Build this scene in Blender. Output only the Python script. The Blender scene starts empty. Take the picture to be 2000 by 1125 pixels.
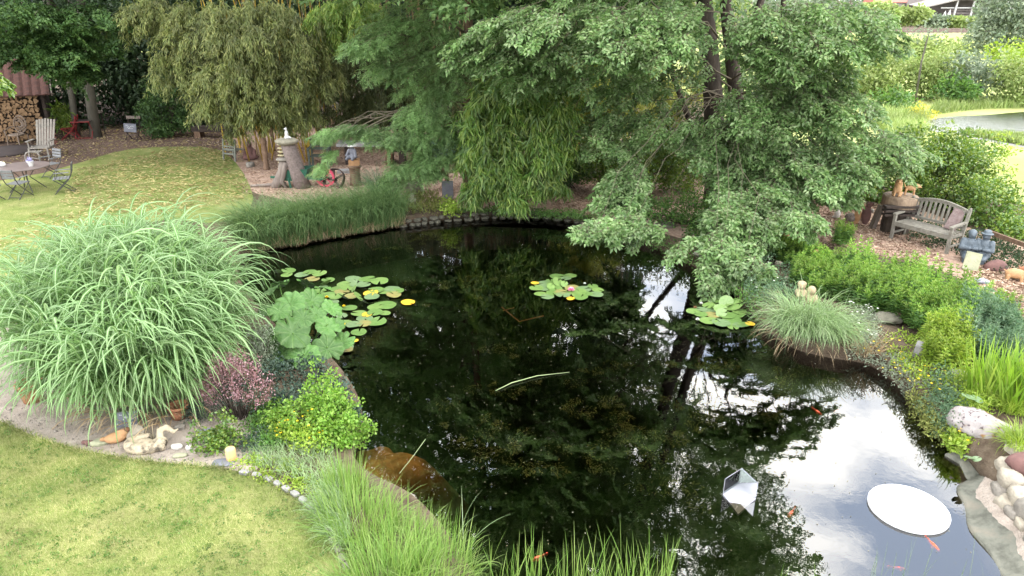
import bpy, bmesh, math, random
import numpy as np
from mathutils import Vector, Matrix, Euler
R = math.radians
PI = math.pi
rng = np.random.default_rng(11)
random.seed(5)
S = bpy.context.scene
COL = S.collection

# ---------------------------------------------------------------- camera
H, FPX, PITCH = 5.8, 1412.0, R(22)
cam_d = bpy.data.cameras.new('camera'); cam = bpy.data.objects.new('camera', cam_d); COL.objects.link(cam)
cam.location = (0, 0, H); cam.rotation_euler = (R(90) - PITCH, 0, 0)
cam_d.sensor_width = 36; cam_d.lens = 36 * FPX / 2000; cam_d.clip_start = .1; cam_d.clip_end = 3000
S.camera = cam

# ---------------------------------------------------------------- light, sky, exposure
SUN_DIR = Vector((.80, -.22, 1.0)).normalized()          # towards the sun
sun_d = bpy.data.lights.new('sun', 'SUN'); sun_d.energy = 3.0; sun_d.angle = R(10); sun_d.color = (1, .95, .86)
sun = bpy.data.objects.new('sun', sun_d); COL.objects.link(sun); sun.location = (40, 10, 60)
sun.rotation_euler = (-SUN_DIR).to_track_quat('-Z', 'Y').to_euler()
S.view_settings.view_transform = 'Standard'; S.view_settings.look = 'None'
S.view_settings.gamma = 1; S.view_settings.use_curve_mapping = False
S.view_settings.exposure = -0.6
world = bpy.data.worlds.new('World'); S.world = world; world.use_nodes = True

def build_world():
    nt = world.node_tree; n = nt.nodes; l = nt.links; n.clear()
    out = n.new('ShaderNodeOutputWorld'); bg = n.new('ShaderNodeBackground'); bg.inputs[1].default_value = .15
    sky = n.new('ShaderNodeTexSky'); sky.sky_type = 'NISHITA'; sky.sun_disc = False
    sky.sun_elevation = math.asin(SUN_DIR.z); sky.sun_rotation = math.atan2(SUN_DIR.x, SUN_DIR.y)
    sky.air_density = 1.0; sky.dust_density = 1.0
    tc = n.new('ShaderNodeTexCoord'); sep = n.new('ShaderNodeSeparateXYZ'); l.new(tc.outputs['Generated'], sep.inputs[0])
    mx = n.new('ShaderNodeMath'); mx.operation = 'MAXIMUM'; mx.inputs[1].default_value = .04; l.new(sep.outputs[2], mx.inputs[0])
    dv = n.new('ShaderNodeVectorMath'); dv.operation = 'DIVIDE'; l.new(tc.outputs['Generated'], dv.inputs[0])
    cb = n.new('ShaderNodeCombineXYZ')
    for i in range(3): l.new(mx.outputs[0], cb.inputs[i])
    l.new(cb.outputs[0], dv.inputs[1])
    mp = n.new('ShaderNodeMapping'); mp.inputs['Scale'].default_value = (1.1, 1.1, 0); mp.inputs['Location'].default_value = (7.4, 3.1, 0)
    l.new(dv.outputs[0], mp.inputs[0])
    nz = n.new('ShaderNodeTexNoise'); nz.inputs['Scale'].default_value = 1.3; nz.inputs['Detail'].default_value = 7; nz.inputs['Roughness'].default_value = .55
    l.new(mp.outputs[0], nz.inputs[0])
    cr = n.new('ShaderNodeValToRGB'); cr.color_ramp.elements[0].position = .42; cr.color_ramp.elements[1].position = .53
    l.new(nz.outputs[0], cr.inputs[0])
    veil = n.new('ShaderNodeMix'); veil.data_type = 'RGBA'; veil.inputs[0].default_value = .85; l.new(sky.outputs[0], veil.inputs[6]); veil.inputs[7].default_value = (24, 28.5, 37, 1)
    mix = n.new('ShaderNodeMix'); mix.data_type = 'RGBA'; l.new(cr.outputs[0], mix.inputs[0]); l.new(veil.outputs[2], mix.inputs[6])
    mix.inputs[7].default_value = (66, 65, 63, 1)
    l.new(mix.outputs[2], bg.inputs[0]); l.new(bg.outputs[0], out.inputs[0])
build_world()
S.cycles.max_bounces = 8; S.cycles.transparent_max_bounces = 12; S.cycles.diffuse_bounces = 3; S.cycles.glossy_bounces = 3
S.cycles.caustics_reflective = False; S.cycles.caustics_refractive = False

# ---------------------------------------------------------------- helpers: photograph -> place
CP, SP = math.cos(PITCH), math.sin(PITCH)
GZ = .25                                                # garden level above the pond water (z = 0)
def G(u, v, z=GZ):
    x = (u - 1000) / FPX; y = -(v - 562.5) / FPX
    t = (z - H) / (-SP + y * CP)
    return Vector((x * t, (CP + y * SP) * t, z))
def W(u, v, Y):
    x = (u - 1000) / FPX; y = -(v - 562.5) / FPX
    t = Y / (CP + y * SP)
    return Vector((x * t, Y, H + (-SP + y * CP) * t))
def ppm(p): return FPX / (p[1] * CP + (H - p[2]) * SP)   # pixels per metre at a point

# ---------------------------------------------------------------- helpers: meshes and objects
class MB:
    def __init__(s): s.v = []; s.f = []
    def add(s, V, F):
        o = len(s.v); s.v.extend([tuple(p) for p in V]); s.f.extend([tuple(i + o for i in f) for f in F]); return s
    def box(s, c, d, rot=None, taper=1.0):
        x, y, z = d[0] / 2, d[1] / 2, d[2] / 2
        V = [Vector(p) for p in ((-x, -y, -z), (x, -y, -z), (x, y, -z), (-x, y, -z), (-x * taper, -y * taper, z), (x * taper, -y * taper, z), (x * taper, y * taper, z), (-x * taper, y * taper, z))]
        if rot: m = Euler(rot).to_matrix(); V = [m @ p for p in V]
        c = Vector(c)
        return s.add([p + c for p in V], [(0, 3, 2, 1), (4, 5, 6, 7), (0, 1, 5, 4), (1, 2, 6, 5), (2, 3, 7, 6), (3, 0, 4, 7)])
    def beam(s, a, b, w, h, up=(0, 0, 1)):
        a = Vector(a); b = Vector(b); d = (b - a).normalized(); sd = d.cross(Vector(up))
        if sd.length < 1e-4: sd = d.cross(Vector((1, 0, 0)))
        sd.normalize(); u2 = sd.cross(d); sd *= w / 2; u2 *= h / 2
        V = [a - sd - u2, a + sd - u2, a + sd + u2, a - sd + u2, b - sd - u2, b + sd - u2, b + sd + u2, b - sd + u2]
        return s.add(V, [(0, 1, 2, 3), (7, 6, 5, 4), (0, 4, 5, 1), (1, 5, 6, 2), (2, 6, 7, 3), (3, 7, 4, 0)])
    def tube(s, pts, r, n=8, cap=True):
        pts = [Vector(p) for p in pts]; m = len(pts)
        rr = list(r) if hasattr(r, '__len__') else [r] * m
        V = []; ref = None
        for i in range(m):
            d = (pts[min(i + 1, m - 1)] - pts[max(i - 1, 0)]).normalized()
            if ref is None: ref = d.orthogonal().normalized()
            ref = (ref - d * ref.dot(d)).normalized(); b = d.cross(ref)
            for k in range(n):
                a = 2 * PI * k / n; V.append(pts[i] + (ref * math.cos(a) + b * math.sin(a)) * rr[i])
        F = [(i * n + k, i * n + (k + 1) % n, (i + 1) * n + (k + 1) % n, (i + 1) * n + k) for i in range(m - 1) for k in range(n)]
        if cap: F += [tuple(range(n - 1, -1, -1)), tuple((m - 1) * n + k for k in range(n))]
        return s.add(V, F)
    def lathe(s, prof, n=20, c=(0, 0, 0), wob=0.0):
        V = []; c = Vector(c)
        ph = [random.uniform(0, 6.28) for _ in range(3)]
        for (r, z) in prof:
            for k in range(n):
                a = 2 * PI * k / n; q = r * (1 + wob * (math.sin(2 * a + ph[0]) + .6 * math.sin(5 * a + ph[1]) + .4 * math.sin(9 * a + ph[2])))
                V.append(c + Vector((q * math.cos(a), q * math.sin(a), z)))
        m = len(prof)
        F = [(i * n + k, i * n + (k + 1) % n, (i + 1) * n + (k + 1) % n, (i + 1) * n + k) for i in range(m - 1) for k in range(n)]
        F += [tuple(range(n - 1, -1, -1)), tuple((m - 1) * n + k for k in range(n))]
        return s.add(V, F)
    def ball(s, c, r, n=10, m=7, rot=None):
        r = r if hasattr(r, '__len__') else (r, r, r); V = []; c = Vector(c)
        M = Euler(rot).to_matrix() if rot else None
        for i in range(m + 1):
            t = PI * i / m
            for k in range(n):
                a = 2 * PI * k / n
                p = Vector((r[0] * math.sin(t) * math.cos(a), r[1] * math.sin(t) * math.sin(a), r[2] * math.cos(t)))
                V.append(c + (M @ p if M else p))
        F = [(i * n + k, (i + 1) * n + k, (i + 1) * n + (k + 1) % n, i * n + (k + 1) % n) for i in range(m) for k in range(n)]
        return s.add(V, F)
    def mesh(s, name, smooth=False):
        me = bpy.data.meshes.new(name); me.from_pydata(s.v, [], s.f); me.validate()
        if smooth: me.polygons.foreach_set('use_smooth', [True] * len(me.polygons))
        me.update(); return me

def link(name, me, mat=None, parent=None, loc=None, rz=None, **kw):
    o = bpy.data.objects.new(name, me); COL.objects.link(o)
    if mat is not None and me is not None and len(me.materials) == 0: me.materials.append(mat)
    if parent: o.parent = parent
    if loc is not None: o.location = loc
    if rz is not None: o.rotation_euler = (0, 0, rz) if not hasattr(rz, '__len__') else rz
    for k, v in kw.items():
        if v: o[k] = v
    return o
def thing(name, label, cat, loc=(0, 0, 0), rz=0, group=None):
    return link(name, None, None, None, loc, rz, label=label, category=cat, group=group)
def part(name, mb, mat, parent, smooth=False, **kw):
    return link(name, mb.mesh(name, smooth) if isinstance(mb, MB) else mb, mat, parent, **kw)
def solo(name, mb, mat, label, cat, loc=(0, 0, 0), rz=0, group=None, smooth=False):
    return link(name, mb.mesh(name, smooth) if isinstance(mb, MB) else mb, mat, None, loc, rz, label=label, category=cat, group=group)
def dup(root, loc, rz, label=None, **kw):
    r = root.copy(); COL.objects.link(r); r.location = loc; r.rotation_euler = (0, 0, rz)
    if label: r['label'] = label
    for k, v in kw.items(): r[k] = v
    for ch in root.children:
        c = ch.copy(); COL.objects.link(c); c.parent = r
        for g in ch.children:
            d = g.copy(); COL.objects.link(d); d.parent = c
    return r
def npmesh(name, V, F, uv=None, smooth=False):
    V = np.asarray(V, np.float32).reshape(-1, 3); F = np.asarray(F, np.int32); k = F.shape[1]
    me = bpy.data.meshes.new(name)
    me.vertices.add(len(V)); me.vertices.foreach_set('co', V.ravel())
    me.loops.add(F.size); me.loops.foreach_set('vertex_index', F.ravel())
    me.polygons.add(len(F)); me.polygons.foreach_set('loop_start', np.arange(0, F.size, k, dtype=np.int32))
    me.polygons.foreach_set('loop_total', np.full(len(F), k, np.int32))
    if smooth: me.polygons.foreach_set('use_smooth', np.ones(len(F), bool))
    if uv is not None:
        lay = me.uv_layers.new(name='UVMap'); lay.data.foreach_set('uv', np.asarray(uv, np.float32)[F.ravel()].ravel())
    me.update(calc_edges=True); return me
def foliage(name, VF, mat, parent=None, smooth=False, **kw):
    V, F = VF[0], VF[1]; uv = VF[2] if len(VF) > 2 else None
    if parent is not None: V = V - np.array(parent.location)
    return link(name, npmesh(name, V, F, uv, smooth), mat, parent, **kw)
def cat_vf(*L):
    V = []; F = []; U = []; o = 0
    for a in L:
        V.append(a[0]); F.append(a[1] + o); o += len(a[0])
        if len(a) > 2: U.append(a[2])
    return (np.concatenate(V), np.concatenate(F)) + ((np.concatenate(U),) if U else ())
def nrm(a): return a / (np.linalg.norm(a, axis=-1, keepdims=True) + 1e-9)
UPV = np.array([0, 0, 1.0])

def leaves(P, D, N, L, Wd, fold=.18, bend=.12):
    """folded lozenge leaves: base, two shoulders, tip"""
    n = len(P); D = nrm(D); Sd = nrm(np.cross(D, N)); N2 = np.cross(Sd, D)
    L = np.broadcast_to(np.asarray(L, float), (n,))[:, None]; Wd = np.broadcast_to(np.asarray(Wd, float), (n,))[:, None]
    mid = P + D * L * .45 + N2 * L * bend
    V = np.empty((n, 4, 3)); V[:, 0] = P; V[:, 2] = P + D * L
    V[:, 1] = mid + Sd * Wd * .5 + N2 * Wd * fold; V[:, 3] = mid - Sd * Wd * .5 + N2 * Wd * fold
    b = np.arange(n)[:, None] * 4
    F = np.concatenate([b + np.array([[0, 1, 2]]), b + np.array([[0, 2, 3]])])
    return V.reshape(-1, 3), F
def leaves6(P, D, N, L, Wd, fold=.15, bend=.1):
    n = len(P); D = nrm(D); Sd = nrm(np.cross(D, N)); N2 = np.cross(Sd, D)
    L = np.broadcast_to(np.asarray(L, float), (n,))[:, None]; Wd = np.broadcast_to(np.asarray(Wd, float), (n,))[:, None]
    V = np.empty((n, 6, 3)); V[:, 0] = P; V[:, 3] = P + D * L - N2 * L * bend * .6
    for (i, j, t, w) in ((1, 5, .28, .44), (2, 4, .62, .46)):
        m = P + D * L * t + N2 * L * bend * (1 - abs(t - .45))
        V[:, i] = m + Sd * Wd * w + N2 * Wd * fold; V[:, j] = m - Sd * Wd * w + N2 * Wd * fold
    b = np.arange(n)[:, None] * 6
    F = np.concatenate([b + np.array([[0, 1, 2, 3]]), b + np.array([[0, 3, 4, 5]])])
    return V.reshape(-1, 3), F
def blades(P, az, el, L, Wd, droop, seg=6, pw=1.5, roll=.5):
    """arching grass blades; u runs across, v along the blade"""
    n = len(P); s = np.linspace(0, 1, seg + 1)[None, :]
    e = el[:, None] - droop[:, None] * s ** pw
    st = L[:, None] / seg
    dx = np.cos(e) * st; dz = np.sin(e) * st
    hx = np.concatenate([np.zeros((n, 1)), np.cumsum((dx[:, :-1] + dx[:, 1:]) / 2, 1)], 1)
    hz = np.concatenate([np.zeros((n, 1)), np.cumsum((dz[:, :-1] + dz[:, 1:]) / 2, 1)], 1)
    ca, sa = np.cos(az)[:, None], np.sin(az)[:, None]
    C = np.stack([P[:, 0:1] + ca * hx, P[:, 1:2] + sa * hx, P[:, 2:3] + hz], 2)
    rl = rng.normal(0, roll, n)[:, None]
    side = np.stack([-sa * np.cos(rl) + ca * np.sin(e) * -np.sin(rl), ca * np.cos(rl) + sa * np.sin(e) * -np.sin(rl), np.cos(e) * np.sin(rl)], 2)
    w = (Wd[:, None] * np.minimum(1, .45 + 2.2 * s) * np.clip(1.02 - s ** 2.6, .04, 1) / 2)[:, :, None]
    V = np.stack([C - side * w, C + side * w], 2).reshape(-1, 3)
    b = (np.arange(n) * (seg + 1) * 2)[:, None, None] + (np.arange(seg) * 2)[None, :, None]
    F = (b + np.array([0, 1, 3, 2])[None, None, :]).reshape(-1, 4)
    uv = np.stack(np.broadcast_arrays(np.array([0., 1.])[None, None, :], s[:, :, None] + np.zeros((n, 1, 1))), 3).reshape(-1, 2)
    return V, F, uv
def rods(A, B, ra, rb, n=3):
    """straight tapered twigs"""
    A = np.asarray(A, float); B = np.asarray(B, float); m = len(A); d = nrm(B - A)
    ref = np.where(np.abs(d[:, 2:3]) > .9, np.array([[1., 0, 0]]), np.array([[0, 0, 1.]])); x = nrm(np.cross(d, ref)); y = np.cross(d, x)
    ra = np.broadcast_to(np.asarray(ra, float), (m,)); rb = np.broadcast_to(np.asarray(rb, float), (m,))
    V = []
    for (Q, r) in ((A, ra), (B, rb)):
        for k in range(n):
            a = 2 * PI * k / n; V.append(Q + (x * math.cos(a) + y * math.sin(a)) * r[:, None])
    V = np.stack(V, 1).reshape(-1, 3); b = np.arange(m)[:, None] * 2 * n
    F = np.concatenate([b + np.array([[k, (k + 1) % n, n + (k + 1) % n, n + k]]) for k in range(n)])
    return V, F
def rand_dir(n): return nrm(rng.normal(size=(n, 3)))
def ball_pts(n, shell=0.0):
    r = rng.uniform(shell ** 3, 1, n) ** (1 / 3); return rand_dir(n) * r[:, None]

def sprays(C, A, Rd, ntw, nl, L, Wd, droop=.35, six=False, jit=.35):
    """flat drooping sprays of alternate leaves (hornbeam, elm, beech)"""
    m = len(C); A = nrm(A); Rd = np.broadcast_to(np.asarray(Rd, float), (m,))
    Sd = nrm(np.cross(A, UPV + rng.normal(0, .25, (m, 3)))); Nn = np.cross(Sd, A)
    s = (np.arange(ntw) + .5) / ntw
    sg = np.where(np.arange(ntw) % 2, 1., -1.)
    base = C[:, None] + A[:, None] * (Rd[:, None] * s)[..., None] - UPV * (Rd[:, None] * droop * s ** 2)[..., None]
    ang = rng.uniform(.5, 1.0, (m, ntw)) * sg
    tl = Rd[:, None] * (.62 * (1 - s) + .22) * rng.uniform(.7, 1.15, (m, ntw))
    td = A[:, None] * np.cos(ang)[..., None] + Sd[:, None] * np.sin(ang)[..., None] - UPV * droop * .5
    td = nrm(td)
    t = (np.arange(nl) + .6) / nl
    lp = base[:, :, None] + td[:, :, None] * (tl[..., None] * t)[..., None] - UPV * (tl[..., None] * droop * .4 * t ** 2)[..., None]
    lsg = np.where(np.arange(nl) % 2, 1., -1.)
    Sd2 = nrm(np.cross(td, Nn[:, None]))
    ld = td[:, :, None] * .75 + Sd2[:, :, None] * (lsg * .7)[None, None, :, None] - UPV * .25 + rng.normal(0, jit, lp.shape)
    ln = Nn[:, None, None] + rng.normal(0, jit, lp.shape)
    lp = lp.reshape(-1, 3); ld = ld.reshape(-1, 3); ln = ln.reshape(-1, 3); n = len(lp)
    f = leaves6 if six else leaves
    lv = f(lp, ld, ln, L * rng.uniform(.7, 1.2, n), Wd * rng.uniform(.75, 1.15, n))
    tips = C + A * Rd[:, None] - UPV * (Rd * droop)[:, None]
    tw = rods(np.concatenate([C, base.reshape(-1, 3)]), np.concatenate([tips, (base + td * tl[..., None]).reshape(-1, 3)]),
              np.concatenate([np.full(m, .010), np.full(m * ntw, .0045)]), .002)
    return lv, tw
def clump_leaves(C, rad, n_each, L, Wd, down=.3, out=.8, up=0, six=False, jit=.5, shell=.55):
    """leaf clumps: leaves over small ellipsoids, tips pointing out and a little down"""
    m = len(C); rad = np.broadcast_to(np.asarray(rad, float), (m, 3))
    q = rand_dir(m * n_each).reshape(m, n_each, 3) * (rng.uniform(shell ** 3, 1, (m, n_each)) ** (1 / 3))[..., None]
    P = (C[:, None] + q * rad[:, None]).reshape(-1, 3); q = q.reshape(-1, 3); n = len(P)
    D = q * out + rng.normal(0, jit, (n, 3)) - UPV * down + UPV * up
    N = q + UPV * .6 + rng.normal(0, jit, (n, 3))
    f = leaves6 if six else leaves
    return f(P, D, N, L * rng.uniform(.65, 1.2, n), Wd * rng.uniform(.75, 1.2, n))
def plumes(C, O, ln, nn, nl, L, Wd, fall=.9):
    """arching bamboo side shoots hung with narrow drooping leaves"""
    m = len(C); O = nrm(O * np.array([1, 1, .2])); ln = np.broadcast_to(np.asarray(ln, float), (m,))
    s = (np.arange(nn) + .4) / nn
    nd = C[:, None] + O[:, None] * (ln[:, None] * s * .75)[..., None] + UPV * (ln[:, None] * (.3 * s - fall * s ** 2))[..., None]
    P = np.repeat(nd[:, :, None], nl, 2) + rng.normal(0, .055, (m, nn, nl, 3))
    D = O[:, None, None] * .35 + rng.normal(0, .42, P.shape) - UPV * .85
    N = O[:, None, None] + UPV * .5 + rng.normal(0, .4, P.shape)
    P = P.reshape(-1, 3); n = len(P)
    return leaves(P, D.reshape(-1, 3), N.reshape(-1, 3), L * rng.uniform(.6, 1.2, n), Wd * rng.uniform(.8, 1.2, n), .1, .06)
def ell(u, v, Y, ru, rv, rd, n, shell=0.):
    """n points in an ellipsoid given by its place in the view, its distance and its sizes"""
    c = np.array(W(u, v, Y)); k = 1 / ppm(c)
    return c + ball_pts(n, shell) * np.array([ru * k, rd, rv * k])
def patch_pts(poly, n, z=GZ, to_xy=True):
    """n random ground points in a polygon outlined in the photograph"""
    pts = np.array([tuple(G(u, v, z))[:2] for u, v in poly]); lo, hi = pts.min(0), pts.max(0)
    out = np.empty((0, 2))
    while len(out) < n:
        q = rng.uniform(lo, hi, (n * 2, 2)); inside = np.zeros(len(q), bool); j = len(pts) - 1
        for i in range(len(pts)):
            a, b = pts[i], pts[j]
            c = ((a[1] > q[:, 1]) != (b[1] > q[:, 1])) & (q[:, 0] < (b[0] - a[0]) * (q[:, 1] - a[1]) / (b[1] - a[1] + 1e-12) + a[0])
            inside ^= c; j = i
        out = np.concatenate([out, q[inside]])
    return np.concatenate([out[:n], np.full((n, 1), z)], 1)
def stems(B, h, nw, per, L, Wd, lean=.15, taper=.5):
    """upright leafy stems with whorls of narrow leaves; returns leaves of the stem, leaves of the tips, stalks"""
    m = len(B); hh = h * rng.uniform(.7, 1.15, m); top = B + np.concatenate([rng.normal(0, lean, (m, 2)) * hh[:, None], hh[:, None]], 1)
    s = np.linspace(.12, 1, nw); P = B[:, None] + (top - B)[:, None] * s[None, :, None]
    az = rng.uniform(0, 6.28, (m, nw, 1)) + np.arange(per)[None, None, :] * (2 * PI / per) + rng.normal(0, .3, (m, nw, per))
    el = .15 + .75 * s[None, :, None] ** 3 + rng.normal(0, .2, az.shape)
    D = np.stack([np.cos(az) * np.cos(el), np.sin(az) * np.cos(el), np.sin(el)], -1)
    P = np.repeat(P[:, :, None], per, 2); Ls = L * (1 - taper * s ** 2)[None, :, None] * rng.uniform(.75, 1.2, az.shape)
    N = UPV + rng.normal(0, .3, P.shape)
    k = max(1, int(nw * .72))
    def mk(a, b):
        q = P[:, a:b].reshape(-1, 3); lw = Ls[:, a:b].reshape(-1)
        return leaves(q, D[:, a:b].reshape(-1, 3), N[:, a:b].reshape(-1, 3), lw, lw / L * Wd, .15, .1)
    return mk(0, k), mk(k, nw), rods(B, top, .004, .002)
def pinnate(P, D, N, L, npair, ll, lw):
    n = len(P); D = nrm(D); Sd = nrm(np.cross(D, N)); N2 = np.cross(Sd, D)
    t = (np.arange(npair) + .8) / npair; L = np.broadcast_to(np.asarray(L, float), (n,))
    Q = P[:, None] + D[:, None] * (L[:, None] * t)[..., None] - UPV * (L[:, None] * .25 * t ** 2)[..., None]
    out = []
    for sg in (-1, 1):
        d = Sd[:, None] * sg * .9 + D[:, None] * .45 + rng.normal(0, .15, Q.shape) - UPV * .15
        nn = N2[:, None] + rng.normal(0, .25, Q.shape)
        sz = (1 - .5 * np.abs(t - .45))[None, :] * np.ones((n, 1))
        out.append(leaves(Q.reshape(-1, 3), d.reshape(-1, 3), nn.reshape(-1, 3), (ll * sz).ravel(), (lw * sz).ravel(), .1, .05))
    return cat_vf(*out)
def figure(blobs, vox=.02, smooth=2):
    """one continuous body out of balls (c, r) and limbs (a, b, ra, rb)"""
    mb = MB()
    for b in blobs:
        if len(b) == 2: mb.ball(b[0], b[1], 14, 10)
        elif len(b) == 3: mb.ball(b[0], b[1], 14, 10, b[2])
        else:
            a, c, ra, rb = b; a = Vector(a); c = Vector(c)
            mb.tube([a.lerp(c, t) for t in (0, .33, .67, 1)], [ra + (rb - ra) * t for t in (0, .33, .67, 1)], 12); mb.ball(a, ra, 12, 8); mb.ball(c, rb, 12, 8)
    me = mb.mesh('body'); o = bpy.data.objects.new('body', me); COL.objects.link(o)
    md = o.modifiers.new('r', 'REMESH'); md.mode = 'VOXEL'; md.voxel_size = vox
    sm = o.modifiers.new('s', 'SMOOTH'); sm.iterations = smooth; sm.factor = .5
    dg = bpy.context.evaluated_depsgraph_get(); m2 = bpy.data.meshes.new_from_object(o.evaluated_get(dg))
    bpy.data.objects.remove(o); bpy.data.meshes.remove(me)
    m2.polygons.foreach_set('use_smooth', [True] * len(m2.polygons)); m2.update(); return m2
def rock_mesh(r, seed, sub=2, rough=.22, flat=0.):
    bm = bmesh.new(); bmesh.ops.create_icosphere(bm, subdivisions=sub, radius=1)
    from mathutils import noise
    for v in bm.verts:
        d = noise.noise(v.co * 1.1 + Vector((seed * 7.3, seed * 3.1, 0))) * rough * 1.6 + noise.noise(v.co * 2.7 + Vector((seed, 5, 2))) * rough * .7
        c = v.co * (1 + d)
        if flat:
            for k in range(3): c[k] = max(-1 + flat, min(1 - flat, c[k])) 
        v.co = Vector((c.x * r[0], c.y * r[1], c.z * r[2]))
    me = bpy.data.meshes.new('rock'); bm.to_mesh(me); bm.free()
    me.polygons.foreach_set('use_smooth', [sub > 2] * len(me.polygons)); return me

# ---------------------------------------------------------------- materials
def mat(name, c1, c2=None, scale=6., rough=.8, bump=0., bscale=30., metal=0., stretch=(1, 1, 1), c3=None, spec=.3, detail=5, coord='Object'):
    m = bpy.data.materials.new(name); m.use_nodes = True; nt = m.node_tree; n = nt.nodes; l = nt.links
    b = n['Principled BSDF']; b.inputs['Roughness'].default_value = rough; b.inputs['Metallic'].default_value = metal
    b.inputs['Specular IOR Level'].default_value = spec
    tc = n.new('ShaderNodeTexCoord'); mp = n.new('ShaderNodeMapping'); mp.inputs['Scale'].default_value = stretch; l.new(tc.outputs[coord], mp.inputs[0])
    if c2 is None: c2 = tuple(x * .75 for x in c1)
    nz = n.new('ShaderNodeTexNoise'); nz.inputs['Scale'].default_value = scale; nz.inputs['Detail'].default_value = detail; nz.inputs['Roughness'].default_value = .65
    l.new(mp.outputs[0], nz.inputs[0])
    cr = n.new('ShaderNodeValToRGB'); e = cr.color_ramp.elements; e[0].position = .34; e[1].position = .66; e[0].color = (*c1, 1); e[1].color = (*c2, 1)
    if c3: k = e.new(.5); k.color = (*c3, 1)
    l.new(nz.outputs[0], cr.inputs[0]); l.new(cr.outputs[0], b.inputs['Base Color'])
    if bump:
        n2 = n.new('ShaderNodeTexNoise'); n2.inputs['Scale'].default_value = bscale; n2.inputs['Detail'].default_value = 6; l.new(mp.outputs[0], n2.inputs[0])
        bp = n.new('ShaderNodeBump'); bp.inputs['Strength'].default_value = bump; bp.inputs['Distance'].default_value = .03; l.new(n2.outputs[0], bp.inputs['Height']); l.new(bp.outputs[0], b.inputs['Normal'])
    return m
def leafmat(name, cols, rough=.45, tr=.3, spec=.4, stripe=None, clump=.35, cs=1.2):
    m = bpy.data.materials.new(name); m.use_nodes = True; nt = m.node_tree; n = nt.nodes; l = nt.links
    b = n['Principled BSDF']; b.inputs['Roughness'].default_value = rough; b.inputs['Specular IOR Level'].default_value = spec
    gi = n.new('ShaderNodeNewGeometry'); cr = n.new('ShaderNodeValToRGB'); e = cr.color_ramp.elements
    e[0].color = (*cols[0], 1); e[1].color = (*cols[-1], 1)
    for i, c in enumerate(cols[1:-1]): k = e.new((i + 1) / (len(cols) - 1)); k.color = (*c, 1)
    l.new(gi.outputs['Random Per Island'], cr.inputs[0])
    tc = n.new('ShaderNodeTexCoord'); nz = n.new('ShaderNodeTexNoise'); nz.inputs['Scale'].default_value = cs; nz.inputs['Detail'].default_value = 2; l.new(tc.outputs['Object'], nz.inputs[0])
    mr = n.new('ShaderNodeMapRange'); mr.inputs[1].default_value = .3; mr.inputs[2].default_value = .7; mr.inputs[3].default_value = 1 - clump; mr.inputs[4].default_value = 1 + clump; l.new(nz.outputs[0], mr.inputs[0])
    hs = n.new('ShaderNodeHueSaturation'); l.new(cr.outputs[0], hs.inputs['Color']); l.new(mr.outputs[0], hs.inputs['Value'])
    col = hs.outputs[0]
    if stripe:
        uvn = n.new('ShaderNodeUVMap'); sp = n.new('ShaderNodeSeparateXYZ'); l.new(uvn.outputs[0], sp.inputs[0])
        ma = n.new('ShaderNodeMath'); ma.operation = 'SUBTRACT'; ma.inputs[1].default_value = .5; l.new(sp.outputs[0], ma.inputs[0])
        ab = n.new('ShaderNodeMath'); ab.operation = 'ABSOLUTE'; l.new(ma.outputs[0], ab.inputs[0])
        st = n.new('ShaderNodeMapRange'); st.inputs[1].default_value = .07; st.inputs[2].default_value = .13; st.inputs[3].default_value = 1; st.inputs[4].default_value = 0; l.new(ab.outputs[0], st.inputs[0])
        mx = n.new('ShaderNodeMix'); mx.data_type = 'RGBA'; l.new(st.outputs[0], mx.inputs[0]); l.new(col, mx.inputs[6]); mx.inputs[7].default_value = (*stripe, 1); col = mx.outputs[2]
    l.new(col, b.inputs['Base Color'])
    if tr:
        t = n.new('ShaderNodeBsdfTranslucent'); ms = n.new('ShaderNodeMixShader'); ms.inputs[0].default_value = tr
        h2 = n.new('ShaderNodeHueSaturation'); h2.inputs['Hue'].default_value = .485; h2.inputs['Saturation'].default_value = 1.1; h2.inputs['Value'].default_value = 1.5; l.new(col, h2.inputs['Color']); l.new(h2.outputs[0], t.inputs[0])
        l.new(b.outputs[0], ms.inputs[1]); l.new(t.outputs[0], ms.inputs[2]); l.new(ms.outputs[0], n['Material Output'].inputs[0])
    return m
def water_mat(name, tint, ior=1.6, ripple=.02, rs=5.):
    m = bpy.data.materials.new(name); m.use_nodes = True; nt = m.node_tree; n = nt.nodes; l = nt.links; n.remove(n['Principled BSDF'])
    gl = n.new('ShaderNodeBsdfGlossy'); gl.inputs['Roughness'].default_value = .012; gl.inputs[0].default_value = (1, 1, 1, 1)
    tp = n.new('ShaderNodeBsdfTransparent'); tp.inputs[0].default_value = (*tint, 1)
    fr = n.new('ShaderNodeFresnel'); fr.inputs[0].default_value = ior
    ms = n.new('ShaderNodeMixShader'); l.new(fr.outputs[0], ms.inputs[0]); l.new(tp.outputs[0], ms.inputs[1]); l.new(gl.outputs[0], ms.inputs[2])
    tc = n.new('ShaderNodeTexCoord'); nz = n.new('ShaderNodeTexNoise'); nz.inputs['Scale'].default_value = rs; nz.inputs['Detail'].default_value = 3; l.new(tc.outputs['Object'], nz.inputs[0])
    bp = n.new('ShaderNodeBump'); bp.inputs['Strength'].default_value = ripple; bp.inputs['Distance'].default_value = .05; l.new(nz.outputs[0], bp.inputs['Height'])
    l.new(bp.outputs[0], gl.inputs['Normal']); l.new(ms.outputs[0], n['Material Output'].inputs[0]); return m

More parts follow.
